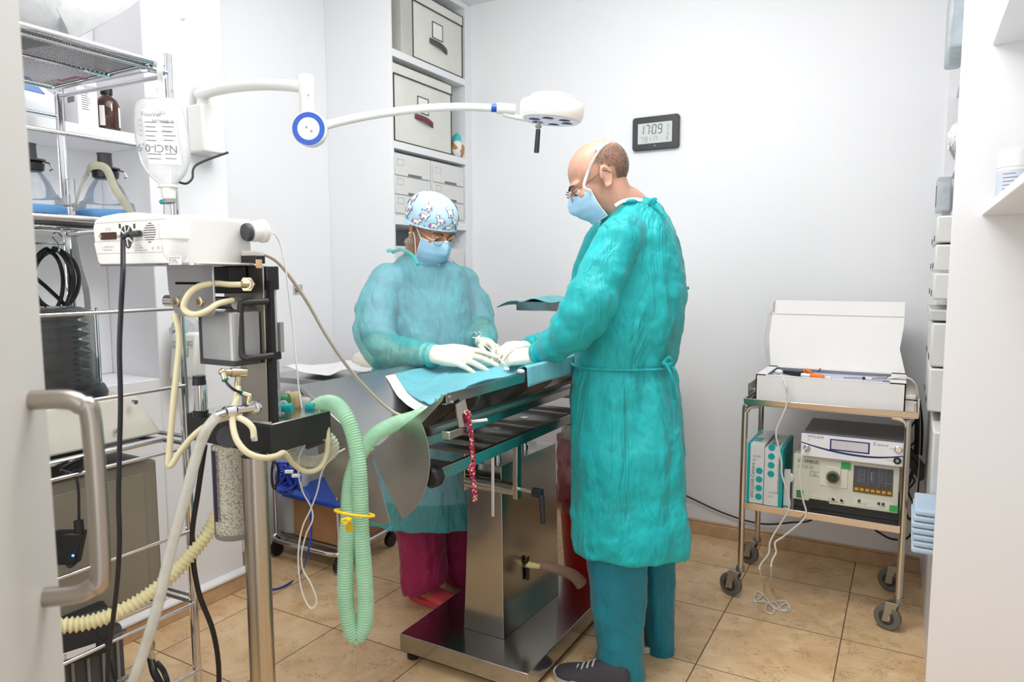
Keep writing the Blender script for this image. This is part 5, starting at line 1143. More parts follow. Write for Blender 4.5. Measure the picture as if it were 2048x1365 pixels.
for P in (DA, DB): limb(m, P, .66); m.ball(at(*P[-1][:3]), .022)
wl = at(1066, 716, 2.23)
def leg(v0, P): return None
m.tube(cr([at(1240, 1000, 2.2), at(1236, 1180, 2.2), at(1238, 1330, 2.2)], 5), lambda t: .065-.03*t, 16); m.tube(cr([at(1310, 1000, 2.38), at(1316, 1160, 2.38), at(1320, 1282, 2.38)], 5), lambda t: .065-.032*t, 16)
body = m.put('body', SK1, dr, remesh=.0045, smooth=4)
GOWN1 = cloth('gown_teal', (12, 190, 194), .15, .95, 6)
m = M(); m.loft([pring(*p, fo=(.008 if p[0] < 735 else .022)) for p in DT]); limb(m, DA, wr=.05); limb(m, DB)
gw = m.put('gown', GOWN1, dr, remesh=.009, smooth=5, disp=((.16, .030), (.05, .010)))
q = at(1246, 733, 2.27); WB = [pring(v, a-2, b+2, d, bb+.004, n=40) for v, a, b, d, bb in ((728, 1146, 1342, 2.27, .149),)][0]
M().tube(WB, .0045, 8, closed=True).put('waist_tie', GOWN1, gw)
m = M(); k = at(1330, 728, 2.13); 
for P in ([(1326, 727, 2.13), (1338, 716, 2.12), (1345, 727, 2.12), (1332, 731, 2.12)], [(1330, 729, 2.12), (1340, 745, 2.11), (1346, 770, 2.11), (1350, 800, 2.12)], [(1330, 729, 2.12), (1349, 741, 2.12), (1356, 765, 2.12)]): m.tube(cr([at(*p) for p in P], 6), .0055, 8, flat=.4)
m.ball(k, .009); m.put('waist_bow', GOWN1, gw)
nk = cr([at(u, v, d) for u, v, d in ((1222, 414, 2.19), (1240, 405, 2.16), (1262, 402, 2.14), (1285, 404, 2.16), (1305, 410, 2.20), (1312, 408, 2.26), (1290, 398, 2.32), (1255, 396, 2.33))], 5)
M().tube(nk, .007, 8).put('neck_band', GOWN1, gw)
m = M()
for P in ([(1296, 408, 2.14), (1306, 398, 2.13), (1314, 401, 2.13)], [(1296, 408, 2.14), (1310, 405, 2.13), (1312, 400, 2.12)], [(1300, 409, 2.14), (1318, 420, 2.13), (1332, 434, 2.12)]): m.tube(cr([at(*p) for p in P], 5), .005, 8, flat=.4)
m.put('neck_tie', GOWN1, gw)
M().tube(cr([at(u, v, 2.14) for u, v in ((1230, 412), (1245, 403), (1265, 399), (1285, 401))], 5), .0055, 8, flat=.5).put('mask_tie', PAPER, dr)
M().tube(cr([at(1362, 575, 2.2), at(1372, 577, 2.2), at(1378, 576, 2.2)], 4), .005, 8, flat=.4).put('side_tie', GOWN1, gw)
PANT = cloth('scrub_teal', (0, 122, 144), 0, .3, 9)
m = M(); m.loft([pring(v, a, b, 2.2, bb, fo=.018) for v, a, b, bb in ((1040, 1176, 1300, .12), (1135, 1175, 1293, .105), (1200, 1180, 1291, .098), (1260, 1190, 1287, .088), (1310, 1194, 1286, .084), (1338, 1186, 1290, .088), (1352, 1190, 1286, .08))]); lg = m.put('trouser_leg', PANT, dr, remesh=.008, smooth=3, disp=((.07, .016),))
m = M(); m.loft([pring(v, a, b, 2.38, bb, fo=.018) for v, a, b, bb in ((1020, 1262, 1352, .11), (1135, 1270, 1348, .10), (1220, 1282, 1346, .088), (1275, 1288, 1346, .084), (1298, 1290, 1347, .08))]); m.put('trouser_leg', PANT, dr, remesh=.008, smooth=3, disp=((.07, .014),))
SHU, SHS = mat('charcoal_suede', (62, 60, 66), .8, bump=.2, bs=120), mat('sole_offwhite', (206, 202, 194), .6)
q0, q1 = onz(0, 1262, 1385), onz(0, 1110, 1352); shoe(dr, q0, q1, .098, .085, SHU, SHS)
q0, q1 = onz(0, 1345, 1303), onz(0, 1215, 1283); shoe(dr, q0, q1, .095, .08, SHU, SHS)
# stubble, mask, glasses
def stubble():
    t = NT('hair_stubble'); n1 = t.noise(480, 2, .6); n2 = t.noise(30, 3, .5); g = t.n('ShaderNodeAttribute', attribute_name='stubble_amount'); 
    a = t.math('LESS_THAN', n1, t.math('ADD', t.math('MULTIPLY', g.outputs['Fac'], .45), t.math('MULTIPLY', n2, .1)))
    t.b.inputs['Base Color'].default_value = (*lin((82, 67, 58)), 1); t.b.inputs['Roughness'].default_value = .8; t.l(a, t.b.inputs['Alpha']); return t.m
m = M(); rows = []; dens = []
for j in range(25):
    th = math.radians(18+j*5.2); row = []
    for i in range(49):
        ph = math.radians(48+i*5.5); p = V((-.012+.1005*math.sin(th)*math.cos(ph), .0785*math.sin(th)*math.sin(ph), .032+.0885*math.cos(th)))
        row.append(LD(p)); hz = p.z; back = -math.cos(ph)
        dd = min(1, max(0, (.112-hz)/.045))*min(1, max(0, (hz+.055-.03*back*0)/.02))*min(1, max(0, (back+.50)/.5))
        if abs(math.sin(ph)) > .72 and hz < .01 and back < .35: dd *= .15
        dens.append(dd)
    rows.append(row)
m.grid(rows); hair = m.put('hair', stubble(), dr, norm=False)
at_ = hair.data.attributes.new('stubble_amount', 'FLOAT', 'POINT'); at_.data.foreach_set('value', dens)
eyes(dr, LD, SK1, mat('brow_dark', (52, 40, 34), .8)); mk, G = facemask(dr, LD)
c_ = 0 if (G[1][0]-at(1199, 360, 1.9)).length < (G[1][-1]-at(1199, 360, 1.9)).length else -1
def skull(u, v, off=.004):
    rt = RD_.transposed(); o_ = rt @ (EYE-dh)-V((-.012, 0, .032)); d_ = rt @ ray(u, v); r_ = (.098+off, .0765+off, .0865+off)
    o_ = V([o_[i]/r_[i] for i in range(3)]); d_ = V([d_[i]/r_[i] for i in range(3)]); A, B, C = d_.dot(d_), 2*o_.dot(d_), o_.dot(o_)-1; D2 = B*B-4*A*C
    return at(u, v, (-B-math.sqrt(D2))/(2*A) if D2 > 0 else -B/(2*A))
tie = cr([G[1][c_], at(1168, 374, 2.108)]+[skull(u, v) for u, v in ((1175, 348), (1184, 326), (1194, 308), (1204, 295), (1213, 288))], 6)
M().tube(tie, .0058, 8, flat=.35, up=CF).put('mask_tie', PAPER, mk)
M().tube(cr([skull(u, v, .006) for u, v in ((1191, 299), (1198, 291), (1206, 286))], 5), .0062, 8, flat=.35, up=CF).put('mask_tie', PAPER, mk)
q = skull(1213, 287).dot(CF)-EYE.dot(CF)
M().tube(cr([at(u, v, q) for u, v in ((1211, 289), (1218, 281), (1220, 270), (1217, 258))], 6), .0045, 8, flat=.3, up=CF).put('mask_tie', PAPER, mk)
glasses(dr, LD, RD_, False)
# gloved hands
m = M(); W1 = at(1070, 713, 2.21); hand(m, W1, at(1010, 718, 2.27), -UP*.8+HN*-.5, -HN+UP*.25, (.62, .68, .75, .8), .1, 1.0, .9)
m.put('glove', GLOVE, dr, remesh=.003, smooth=3)
m = M(); W2 = at(1056, 693, 2.40); hand(m, W2, at(1008, 697, 2.34), -UP*.8-HR*.2, HN, (.5, .55, .6, .65), .1, .95, .9)
m.put('glove', GLOVE, dr, remesh=.003, smooth=3)

# ---- the assistant
nu = thing('person', 'person in patterned cap, gown and crimson trousers assisting across the table', 'person', (-1.62, 2.2, 0))
SK2 = skinmat('skin_tan', (190, 134, 104)); DN = 2.70
NTZ = [(500, 826, 872, 2.66, .05), (514, 800, 898, 2.67, .085), (540, 768, 930, 2.68, .115), (575, 756, 942, DN, .135), (620, 756, 950, DN, .15), (670, 757, 956, DN, .158), (720, 748, 960, DN, .165), (800, 740, 966, DN, .172), (900, 736, 975, DN, .18), (985, 735, 985, 2.69, .185), (1034, 738, 987, 2.68, .187)]
NA = [(776, 562, 2.62, .074), (758, 620, 2.56, .080), (754, 680, 2.50, .074), (786, 712, 2.45, .066), (830, 714, 2.40, .056), (866, 711, 2.35, .043)]
NB = [(922, 565, 2.80, .070), (948, 610, 2.78, .066), (960, 650, 2.72, .060), (966, 676, 2.62, .050), (974, 690, 2.54, .036)]
nh = at(862, 458, 2.60); LN, RN = headframe(nh, HR*.66+HN*.75, math.radians(27))
m = M(); m.loft([pring(*p, sc=.84) for p in NTZ[1:9]]); head(m, LN, RN, .97); m.tube(cr([LN((-.02, 0, -.02)), at(842, 508, 2.66), at(838, 560, 2.70)], 5), lambda t: .054+.022*t, 18)
for P in (NA, NB): limb(m, P, .64); m.ball(at(*P[-1][:3]), .026)
m.tube(cr([at(842, 950, 2.68), at(846, 1080, 2.68), at(850, 1190, 2.68)], 5), lambda t: .06-.03*t, 16); m.tube(cr([at(915, 950, 2.86), at(915, 1060, 2.86), at(915, 1150, 2.86)], 5), lambda t: .06-.03*t, 16)
m.put('body', SK2, nu, remesh=.0045, smooth=4)
SCR = cloth('scrub_lavender', (228, 184, 214), 0, .25, 9)
m = M().loft([pring(*p, sc=.94) for p in NTZ[1:10]]); limb(m, NA[:3], .84); limb(m, NB[:3], .84); m.put('scrub_top', SCR, nu, remesh=.012, smooth=2)
GOWN2 = cloth('gown_aqua', (84, 206, 208), .52, .9, 7)
m = M(); m.loft([pring(*p, fo=(.012 if p[0] < 735 else .022), ph=2) for p in NTZ]); limb(m, NA, wr=.05); limb(m, NB, wr=.04); g2 = m.put('gown', GOWN2, nu, remesh=.009, smooth=4, disp=((.15, .030), (.05, .012)))
m = M(); m.tube(cr([at(u, v, d) for u, v, d in ((786, 505, 2.64), (794, 501, 2.60), (806, 500, 2.56), (826, 512, 2.53), (836, 530, 2.50))], 5), .007, 8)
for P in ([(786, 503, 2.62), (778, 501, 2.62), (774, 505, 2.62)],): m.tube(cr([at(*p) for p in P], 5), .007, 8, flat=.4)
m.put('neck_band', GOWN2, g2)
PINKP = cloth('scrub_crimson', (158, 26, 84), 0, .3, 9)
m = M(); m.loft([pring(v, a, b, 2.70, bb, fo=.02, tilt=(.3 if v > 1160 else 0)) for v, a, b, bb in ((985, 778, 900, .12), (1050, 794, 893, .10), (1110, 800, 892, .092), (1150, 802, 896, .088), (1162, 803, 895, .085), (1176, 806, 890, .072))]); m.put('trouser_leg', PINKP, nu, remesh=.008, smooth=3, disp=((.06, .018),))
m = M(); m.loft([pring(v, a, b, 2.86, bb) for v, a, b, bb in ((985, 868, 962, .12), (1040, 880, 955, .10), (1100, 884, 950, .092), (1140, 884, 952, .09), (1160, 890, 948, .08))]); m.put('trouser_leg', PINKP, nu, remesh=.008, smooth=3, disp=((.06, .016),))
COR, CORS = mat('coral_clog', (236, 92, 100), .45), mat('coral_sole', (214, 80, 88), .5)
q0, q1 = onz(0, 822, 1190), onz(0, 916, 1219); shoe(nu, q0, q1, .098, .075, COR, CORS)
q0, q1 = onz(0, 888, 1150), onz(0, 955, 1166); shoe(nu, q0, q1, .095, .07, COR, CORS)
# cap with a printed pattern
def capp(az, z, o=0.):
    zz = (z-.030)/.099; r_ = max(0, 1-min(1, abs(zz))**2.7)**.42; k = 1+o
    if zz < 0: r_ = 1-.10*zz*zz
    return LN((-.014+.111*k*r_*math.cos(az), .091*k*r_*math.sin(az), .030+.099*k*zz))
brim = lambda az: .012+.022*math.cos(az)
m = M(); NR = 16; rings = []
for j in range(NR+1):
    row = []
    for i in range(48):
        az = 2*PI*i/48; t = j/NR; th = t*PI/2
        zt_ = .030+.099*math.cos(th*1.0) if False else brim(az)+(.129-brim(az))*math.cos(t*PI/2)
        row.append(capp(az, zt_ if j else .1288, .012*math.sin(az*9+2)*t**4*.35))
    rings.append(row)
m.loft(rings, cap=True); nb = len(m.bm.faces)
rr = random.Random(11)
def motif(az0, z0, s, flip, kind):
    f = -1 if flip else 1
    def pt(x, y, o): 
        return capp(az0+f*x*s/.10, z0+y*s, o)
    def shp(pts, mi, o):
        m.mi = mi; m.poly([pt(x, y, o) for x, y in pts])
    E_ = lambda cx, cy, rx, ry, n=14: [(cx+rx*math.cos(2*PI*i/n), cy+ry*math.sin(2*PI*i/n)) for i in range(n)]
    if kind == 'u':
        for g, mi, o in ((.05, 2, .020), (0, 1, .026)):
            shp(E_(0, 0, .46+g, .22+g), mi, o); shp(E_(.52, .36, .22+g, .15+g), mi, o); shp([(.22-g, .05), (.45+g, .0), (.62+g, .32), (.36-g, .38)], mi, o)
            for lx in (-.34, -.18, .2, .34): shp([(lx-.06-g, -.1), (lx+.06+g, -.1), (lx+.05+g, -.50-g), (lx-.05-g, -.50-g)], mi, o)
        shp([(.46, .48), (.54, .48), (.60, .80)], 3, .027); shp([(-.40, .12), (-.62, .10), (-.80, -.25), (-.66, -.36), (-.55, -.05)], 4, .027); shp([(-.44, .06), (-.58, .02), (-.66, -.25), (-.58, -.25)], 3, .029)
        shp([(.30, .50), (.40, .46), (.26, .08), (.14, .16)], 5 if rr.random() < .5 else 4, .028)
    elif kind == 'o': shp(E_(0, 0, .22, .16), 4, .022); shp(E_(0, 0, .12, .08), 3, .025)
    elif kind == 's': shp([(.25*(1 if i % 2 == 0 else .45)*math.cos(PI/2+PI*i/5), .25*(1 if i % 2 == 0 else .45)*math.sin(PI/2+PI*i/5)) for i in range(10)], rr.choice((3, 5, 4)), .022)
for az0, z0 in [(a, z) for z, n_, o_ in ((.035, 10, 0), (.068, 9, .35), (.098, 6, .1)) for a in [o_+2*PI*i/n_ for i in range(n_)]]:
    z0 = max(z0, brim(az0)+.014); motif(az0+rr.uniform(-.06, .06), z0+rr.uniform(-.003, .003), .027, rr.random() < .35, 'u')
for i in range(26):
    az0 = 2*PI*i/26+rr.uniform(-.05, .05); motif(az0, max(brim(az0)+.007, rr.choice((.026, .052, .083, .105))), .018, False, rr.choice('os'))
CAPM = [mat('cap_sky_blue', (186, 224, 240), .7, var=.05, bump=.12, bs=40), mat('print_white', (246, 244, 246), .75), mat('print_outline', (84, 72, 112), .75), mat('print_pink', (226, 92, 152), .75), mat('print_violet', (150, 108, 190), .75), mat('print_yellow', (240, 196, 90), .75)]
cap = m.put('cap', CAPM, nu, sharp=60, norm=False)
M().tube(rings[-1], .0035, 8, closed=True).put('cap_hem', CAPM[0], cap)
m = M(); m.ball(capp(PI+.3, .0), (.014, .016, .012)); m.tube(cr([capp(PI+.3, .0), capp(PI-.1, -.02, .12), capp(PI-.2, -.05, .16)], 4), .006, 8, flat=.4); m.put('cap_knot', CAPM[0], cap)
eyes(nu, LN, SK2, mat('brow_dark', (52, 40, 34), .8)); mk, G = facemask(nu, LN)
for s, c_ in ((-1, 0), (1, -1)):
    for jj, zz in ((1, .02), (-2, -.03)):
        M().tube(cr([G[jj][c_], LN((.01, s*.075, zz*.6-.002)), LN((-.012, s*.083, .018 if jj == 1 else -.026))], 5), .0022, 6).put('ear_loop', PAPER, mk)
glasses(nu, LN, RN, True, .97)
eq = LN((-.004, -.083, -.045)); m = M()
for k, nn in ((.0145, 0), (.009, 0)): m.tube([eq+HR*k*math.cos(a)+UP*(k*math.sin(a)-.012) for a in [2*PI*i/20 for i in range(20)]], .0016, 6, closed=True)
for i in range(8): a = PI*i/4; m.tube([eq+HR*.003*math.cos(a)+UP*(.003*math.sin(a)-.012), eq+HR*.0145*math.cos(a)+UP*(.0145*math.sin(a)-.012)], .0013, 5)
m.tube([eq+UP*.003, eq+UP*.012], .001, 5); m.put('earring', steel('antique_silver', (170, 160, 145), .35, (1, 1, 1)), nu)
# gloves
m = M(); W3 = at(872, 709, 2.34); hand(m, W3, at(986, 722, 2.25), -UP*.75-HN*.62, UP-HN*.6, (.20, .22, .26, .30), .16, 1.2, .5); m.put('glove', GLOVE, nu, remesh=.003, smooth=3)
m = M(); W4 = at(976, 690, 2.52); hand(m, W4, at(1024, 712, 2.36), -UP*.8-HR*.5, HN-HR*.2, (.42, .5, .6, .66), .15, 1.0, .9); m.put('glove', GLOVE, nu, remesh=.003, smooth=3)
for P, par in ((NA, nu), (NB, nu), (DA, dr), (DB, dr)):
    a, b = at(*P[-2][:3]), at(*P[-1][:3]); d = (b-a).normalized(); gm = GOWN2 if par is nu else GOWN1
    M().tube([b-d*.015, b-d*.004, b+d*.012, b+d*.018], [P[-1][3]*1.02, P[-1][3]*1.08, P[-1][3]*.92, P[-1][3]*.80], 18).put('cuff', gm, par, sub=1, disp=((.02, .006),))
# instruments between the hands
m = M(); a, b = at(955, 676, 2.36), at(1008, 728, 2.28)
m.tube([a, a.lerp(b, .5), b], .0017, 7).tube([a-HR*.008, a.lerp(b, .5)+UP*.003, b+HR*.002], .0017, 7)
for o in (-.012, .004): m.tube([a+HR*(o+.009*math.cos(t))+UP*(.010+.010*math.sin(t)) for t in [2*PI*i/16 for i in range(16)]], .0015, 6, closed=True)
tag(m.put('surgical_scissors', CHROME), 'slim steel surgical scissors in the gloved fingers over the drape', 'scissors')
# ------------------------------------------------------------------ steel cart with endoscopy units
CY0, CY1 = 2.735, 3.10
ctz = ony(2.715, 1490, 797).z; clz = ony(2.73, 1500, 1008).z
X0, X1 = ony(2.715, 1488, 800).x, ony(2.715, 1838, 825).x
ca = thing('steel_cart', 'two-tier stainless cart on grey casters against the back wall', 'cart', (-.275, 2.92, 0))
CS = steel('cart_steel', (214, 206, 196), .16, (40, 1, 1)); ZT = ctz
cxs = (-.527, .018)
for x in cxs:
    pts = []
    for y in (2.742, 3.09): pass
    for y in (2.742, 3.09):
        s = 1 if x > -.3 else -1
        po = M().tube(cr([(x, y, .12), (x, y, ZT-.085), (x-s*.004, y, ZT-.055), (x-s*.018, y, ZT-.034), (x-s*.05, y, ZT-.028)], 5), .0115, 16).put('post', CS, ca)
        kk = -.035; a = V((x+kk*.9, y-.012, .046)); m = M(); ax_ = V((.35, .94, 0)).normalized()
        m.cyl(a-ax_*.012, a+ax_*.012, .045, n=30); wh = m.put('caster', mat('grey_tyre', (112, 110, 104), .6), ca, bev=.004)
        M().cyl(a-ax_*.0135, a+ax_*.0135, .026, n=24).put('wheel_hub', mat('hub_dark', (60, 60, 60), .5), wh); M().cyl(a-ax_*.0155, a+ax_*.0155, .012, n=16).put('axle', CHROME, wh)
        m = M()
        for sg in (-1, 1): m.prism([a+ax_*.0165*sg+V(q) for q in ((-.012, 0, -.012), (.012, 0, -.012), (.036, 0, .052), (-.002, 0, .06))], ax_*.002*sg)
        m.prism([a+ax_*.0185*sg+V((dx, 0, .052)) for sg, dx in ((-1, -.002), (1, -.002), (1, .038), (-1, .038))], (0, 0, .008)); m.cyl((x, y, .098), (x, y, .122), .0165, n=18); m.put('fork', steel('zinc_fork', (176, 174, 166), .35, (1, 1, 1)), wh, bev=.001)
m = M(); m.box(X0+.01, X1-.01, 2.72, 3.11, ZT-.026, ZT-.022); tr_ = m.put('top_tray', CS, ca, bev=.001)
m = M(); R_ = lambda k, z: [(X0-k, 2.715-k, z), (X1+k, 2.715-k, z), (X1+k, 3.115+k, z), (X0-k, 3.115+k, z)]
m.loft([[V(p) for p in R_(-.012, ZT-.026)], [V(p) for p in R_(0, ZT-.022)], [V(p) for p in R_(.002, ZT)], [V(p) for p in R_(-.004, ZT)], [V(p) for p in R_(-.006, ZT-.02)]], cap=False); m.put('tray_rim', CS, tr_, bev=.0015)
m = M(); m.box(X0-.002, X0+.002, 2.80, 3.115, ZT, ZT+.045).box(X0, X1, 3.112, 3.116, ZT, ZT+.035).box(X1-.002, X1+.002, 2.80, 3.115, ZT, ZT+.035); m.put('tray_guard', CS, tr_)
m = M().box(-.52, .011, 2.735, 3.095, clz-.003, clz).box(-.52, .011, 2.733, 2.736, clz-.026, clz).box(-.52, .011, 3.094, 3.097, clz-.026, clz); m.put('lower_shelf', CS, ca, bev=.001)

# opened white box on top
bx = thing('instrument_case', 'open white cardboard case with raised lid on top of the steel cart', 'box', (-.25, 2.9, ZT-.02))
bz0 = ZT-.0215; q = ony(2.745, 1512, 750); q2 = ony(2.745, 1812, 775); bx0, bx1, bz1 = q.x, q2.x, q.z
WB_ = mat('white_card', (238, 236, 234), .6, var=.02)
m = M(); t_ = .004; by0, by1 = 2.745, 3.04
m.box(bx0, bx1, by0, by0+t_, bz0, bz1).box(bx0, bx1, by1-t_, by1, bz0, bz1).box(bx0, bx0+t_, by0, by1, bz0, bz1).box(bx1-t_, bx1, by0, by1, bz0, bz1).box(bx0, bx1, by0, by1, bz0, bz0+t_)
m.put('tray', WB_, bx)
M().box(bx0+.0045, bx1-.0045, by0+.0045, by1-.005, bz0+.005, bz1-.014).put('foam', mat('lilac_foam', (205, 208, 230), .85), bx)
m = M()
for a in ((bx0, bx1, by0, by0+.016), (bx0, bx1, by1-.03, by1), (bx0, bx0+.035, by0, by1), (bx1-.05, bx1, by0, by1)): m.box(*a, bz1-.0005, bz1+.0015)
m.put('inner_flap', WB_, bx)
hz0 = V((0, by1+.004, bz1)); ltop = ony(3.17, 1690, 603).z; d_ = (V((0, 3.18, ltop))-hz0); d_.normalize(); LH = (ltop-bz1)/d_.z; nn = V((0, -d_.z, d_.y))
lx0, lx1 = ony(3.12, 1541, 650).x, ony(3.12, 1808, 650).x
m = M(); m.prism([V((bx0+.004, hz0.y, hz0.z)), V((bx1-.004, hz0.y, hz0.z)), V((lx1-.01, 0, 0))+hz0+d_*.10, V((lx1, 0, 0))+hz0+d_*.2, V((lx1, 0, 0))+hz0+d_*LH, V((lx0, 0, 0))+hz0+d_*LH, V((lx0-.0, 0, 0))+hz0+d_*.12], (0, .004, 0)); ld = m.put('lid', WB_, bx)
m = M(); m.box(lx0+.014, lx1-.002, (hz0+d_*(LH*.79)).y-.006, (hz0+d_*(LH*.79)).y-.003, (hz0+d_*(LH*.79)).z, (hz0+d_*(LH*.79)).z+.001); m.put('fold_line', mat('fold_grey', (214, 212, 210), .7), ld)
m = M(); p0 = hz0+V((lx0-.002, 0, 0)); m.prism([p0+d_*.02, p0+d_*.10-V((.02, .035, 0)), p0+d_*(LH*.75)-V((.012, .05, -.01)), p0+d_*(LH*.84)-V((.002, .02, 0)), p0+d_*(LH*.8)], (.002, 0, 0)); m.put('lid_flap', WB_, ld)
m = M(); p0 = hz0+V((lx0+.006, 0, 0)); m.prism([p0+d_*(LH*.80)-V((0, .0, 0)), p0+d_*(LH*.83)-V((.004, .03, 0)), p0+d_*(LH*.97)-V((.004, .03, 0)), p0+d_*LH], (.002, 0, 0)); m.put('lid_tab', mat('tab_grey_white', (222, 220, 216), .7), ld)  # tab a touch greyer than the white card
# probes lying in the case
fz = bz1-.004
pb = thing('handpiece', 'orange and black handpiece with white cable plug lying in the open case', 'handpiece', onz(fz, 1600, 748))
g = lambda u, v, z=fz: onz(z, u, v)
M().cyl(g(1566, 744), g(1604, 749), .007, .0125, 14).put('grip', BLACK, pb)
ORG = mat('orange_plastic', (242, 122, 24), .45)
M().tube([g(1622, 752), g(1646, 755), g(1650, 755.5)], [.0095, .0095, .004], 14).put('orange_body', ORG, pb); M().tube([g(1604, 744), g(1612, 741), g(1624, 746)], [.006, .009, .005], 10).put('trigger', ORG, pb)
M().cyl(g(1603, 750), g(1623, 752), .007, n=12).put('collar', WHITE, pb); M().cyl(g(1648, 755), g(1663, 757), .005, n=12).put('tip', WHITE, pb)
M().ball(g(1558, 744), (.016, .012, .010)).put('plug', WHITE, pb)
m = M().tube(cr([g(1637, 744), g(1639, 740, fz+.01), g(1641, 738, fz+.018)], 4), .0025, 6); m.put('clip', BLACK, pb)
pn = thing('probe_pen', 'slim silver probe lying beside the orange handpiece in the open case', 'probe', onz(fz, 1730, 757))
m = M().cyl(g(1687, 756), g(1725, 757), .0035, n=12).cyl(g(1742, 758), g(1772, 756), .004, .0062, 12); m.put('shaft', CHROME, pn); M().cyl(g(1725, 757), g(1730, 757.2), .0055, n=12).put('ring', BLACK, pn); M().cyl(g(1730, 757), g(1744, 758), .0045, n=12).put('sleeve', WHITE, pn)
m = M().box(*(g(1768, 752).x, g(1786, 752).x), 2.82, 2.86, fz-.014, fz-.003); tag(m.put('foam_block', mat('grey_foam', (110, 112, 124), .8)), 'grey foam block at the end of the open case', 'block')
# white strap over the edge
X9 = [onz(bz1+.006, 1786, 757), onz(bz1+.012, 1806, 748), onz(bz1+.008, 1815, 758)]
st = [V((bx1-.055, 2.86, bz1+.004)), V((bx1-.01, 2.86, bz1+.012)), V((bx1+.025, 2.86, bz1-.005)), V((bx1+.042, 2.86, bz1-.06)), V((bx1+.050, 2.86, bz1-.14)), V((bx1+.054, 2.86, bz1-.26)), V((bx1+.052, 2.86, bz1-.38)), V((bx1+.050, 2.86, bz1-.47))]
tag(M().tube(cr(st, 6), lambda t: .021*(1-.75*min(1, t*2.2)), 10, flat=.2, up=(0, 0, 1)).put('ribbon_cable', mat('flat_white_cable', (226, 226, 222), .5)), 'flat white cable draped over the edge of the open case', 'cable')
# units on the lower shelf
oy = 2.775
a, b, c = ony(oy, 1590, 908), ony(oy, 1800, 935), ony(oy, 1583, 1008)
OX0, OX1, OZ1, OZ0 = a.x-.004, b.x, a.z, clz+.001
ol = thing('endoscopy_unit', 'cream endoscopy light source with dark control panel on the lower cart shelf', 'light source', ((OX0+OX1)/2, oy+.15, OZ0))
OM = mat('olive_cream', (214, 214, 198), .45, var=.02)
fz0 = OZ0+.03
M().box(OX0, OX1, oy, oy+.30, fz0, OZ1).put('case', OM, ol, bev=.003)
M().box(OX0+.004, OX1+.004, oy+.012, oy+.29, OZ0, fz0).put('plinth', BLACK, ol)
W_ = OX1-OX0; Hh = OZ1-fz0
P_ = lambda s, t, o=.0: (OX0+W_*s, oy-o, fz0+Hh*t)
def plate(m, s0, s1, t0, t1, o0, o1): return m.box(OX0+W_*s0, OX0+W_*s1, oy-o1, oy-o0, fz0+Hh*t0, fz0+Hh*t1)
plate(M(), .585, .945, .345, .90, 0, .002).put('control_panel', mat('panel_slate', (72, 76, 86), .3), ol)
cpn = plate(M(), .585, .945, .345, .50, .002, .0028).put('button_strip', mat('strip_amber', (96, 74, 34), .35), ol)
m = M()
for i in range(7): plate(m, .60+i*.05, .635+i*.05, .38, .44, .0028, .0038)
m.put('button', mat('button_amber', (206, 160, 60), .4), cpn)
m = M()
for s in (.72, .82, .88): plate(m, s, s+.002, .36, .89, .002, .0026)
plate(m, .885, .94, .60, .605, .002, .0026)
for i in range(9): plate(m, .62, .66+.012*(i % 3), .56+i*.033, .565+i*.033, .002, .0026); plate(m, .68, .69, .56+i*.033, .57+i*.033, .002, .0026)
for i in range(5): plate(m, .75, .775, .6+i*.05, .606+i*.05, .002, .0026); plate(m, .835, .855, .6+i*.05, .606+i*.05, .002, .0026)
plate(m, .745, .752, .62, .8, .002, .0026)
m.put('panel_print', mat('panel_lines', (150, 154, 160), .5), ol)
plate(M(), .262, .53, .385, .93, 0, .0025).put('socket_plate', mat('socket_cream', (222, 222, 208), .45), ol, bev=.001)
plate(M(), .325, .465, .46, .82, .0025, .008).put('socket_block', mat('socket_cream', (222, 222, 208), .45), ol, bev=.002)
q = V(P_(.395, .61, .008)); sk = M().lathe([(.021, 0), (.0225, .004), (.0225, .010), (.0165, .011), (.0165, .004)], q, (0, -1, 0), 28).put('lamp_socket', mat('socket_ring', (120, 110, 92), .4, metal=.6), ol)
M().lathe([(.0165, .004), (.001, .0045)], q, (0, -1, 0), 24).lathe([(.006, .004), (.005, .012), (.001, .0125)], q, (0, -1, 0), 16).put('socket_core', mat('socket_green', (30, 70, 56), .4), sk)
m = M().text('OLYMPUS', .0165, P_(.04, .835, .0030), (1, 0, 0), UP); m.put('lettering', INK, ol, norm=False)
m = M().text('CLE-10', .014, P_(.075, .715, .0012), (1, 0, 0), UP).text('S', .012, P_(.04, .715, .0012), (1, 0, 0), UP); m.put('lettering', GINK, ol, norm=False)
m = M()
for z0, z1, s0, s1 in ((.56, .565, .17, .26), (.655, .66, .17, .26)): plate(m, s0, s1, z0, z1, 0, .001)
plate(m, .17, .173, .56, .66, 0, .001); plate(m, .2, .23, .57, .574, 0, .001); plate(m, .2, .203, .57, .62, 0, .001); plate(m, .227, .23, .57, .62, 0, .001); plate(m, .2, .23, .616, .62, 0, .001); m.put('line_mark', GINK, ol)
plate(M(), .043, .108, .05, .205, 0, .002).put('switch_frame', DGREY, ol); plate(M(), .05, .1, .065, .19, .002, .006).put('power_switch', mat('switch_green', (40, 140, 66), .35), ol, bev=.001)
m = plate(M(), .17, .365, .02, .05, 0, .008); m.put('card_slot', BLACK, ol); plate(M(), .17, .36, .06, .14, 0, .004).put('slot_cover', OM, ol, bev=.001)
for s in (.405, .485):
    q = V(P_(s, .115, 0)); j = M().lathe([(.0085, 0), (.0085, .003), (.0055, .0035), (.005, 0)], q, (0, -1, 0), 20).put('jack', CHROME, ol); M().cyl(q, q-V((0, .001, 0)), .005, n=14).put('jack_hole', BLACK, j)
plate(M(), .595, .955, .06, .22, 0, .0015).put('lower_panel', mat('panel_pale', (222, 222, 210), .45), ol)
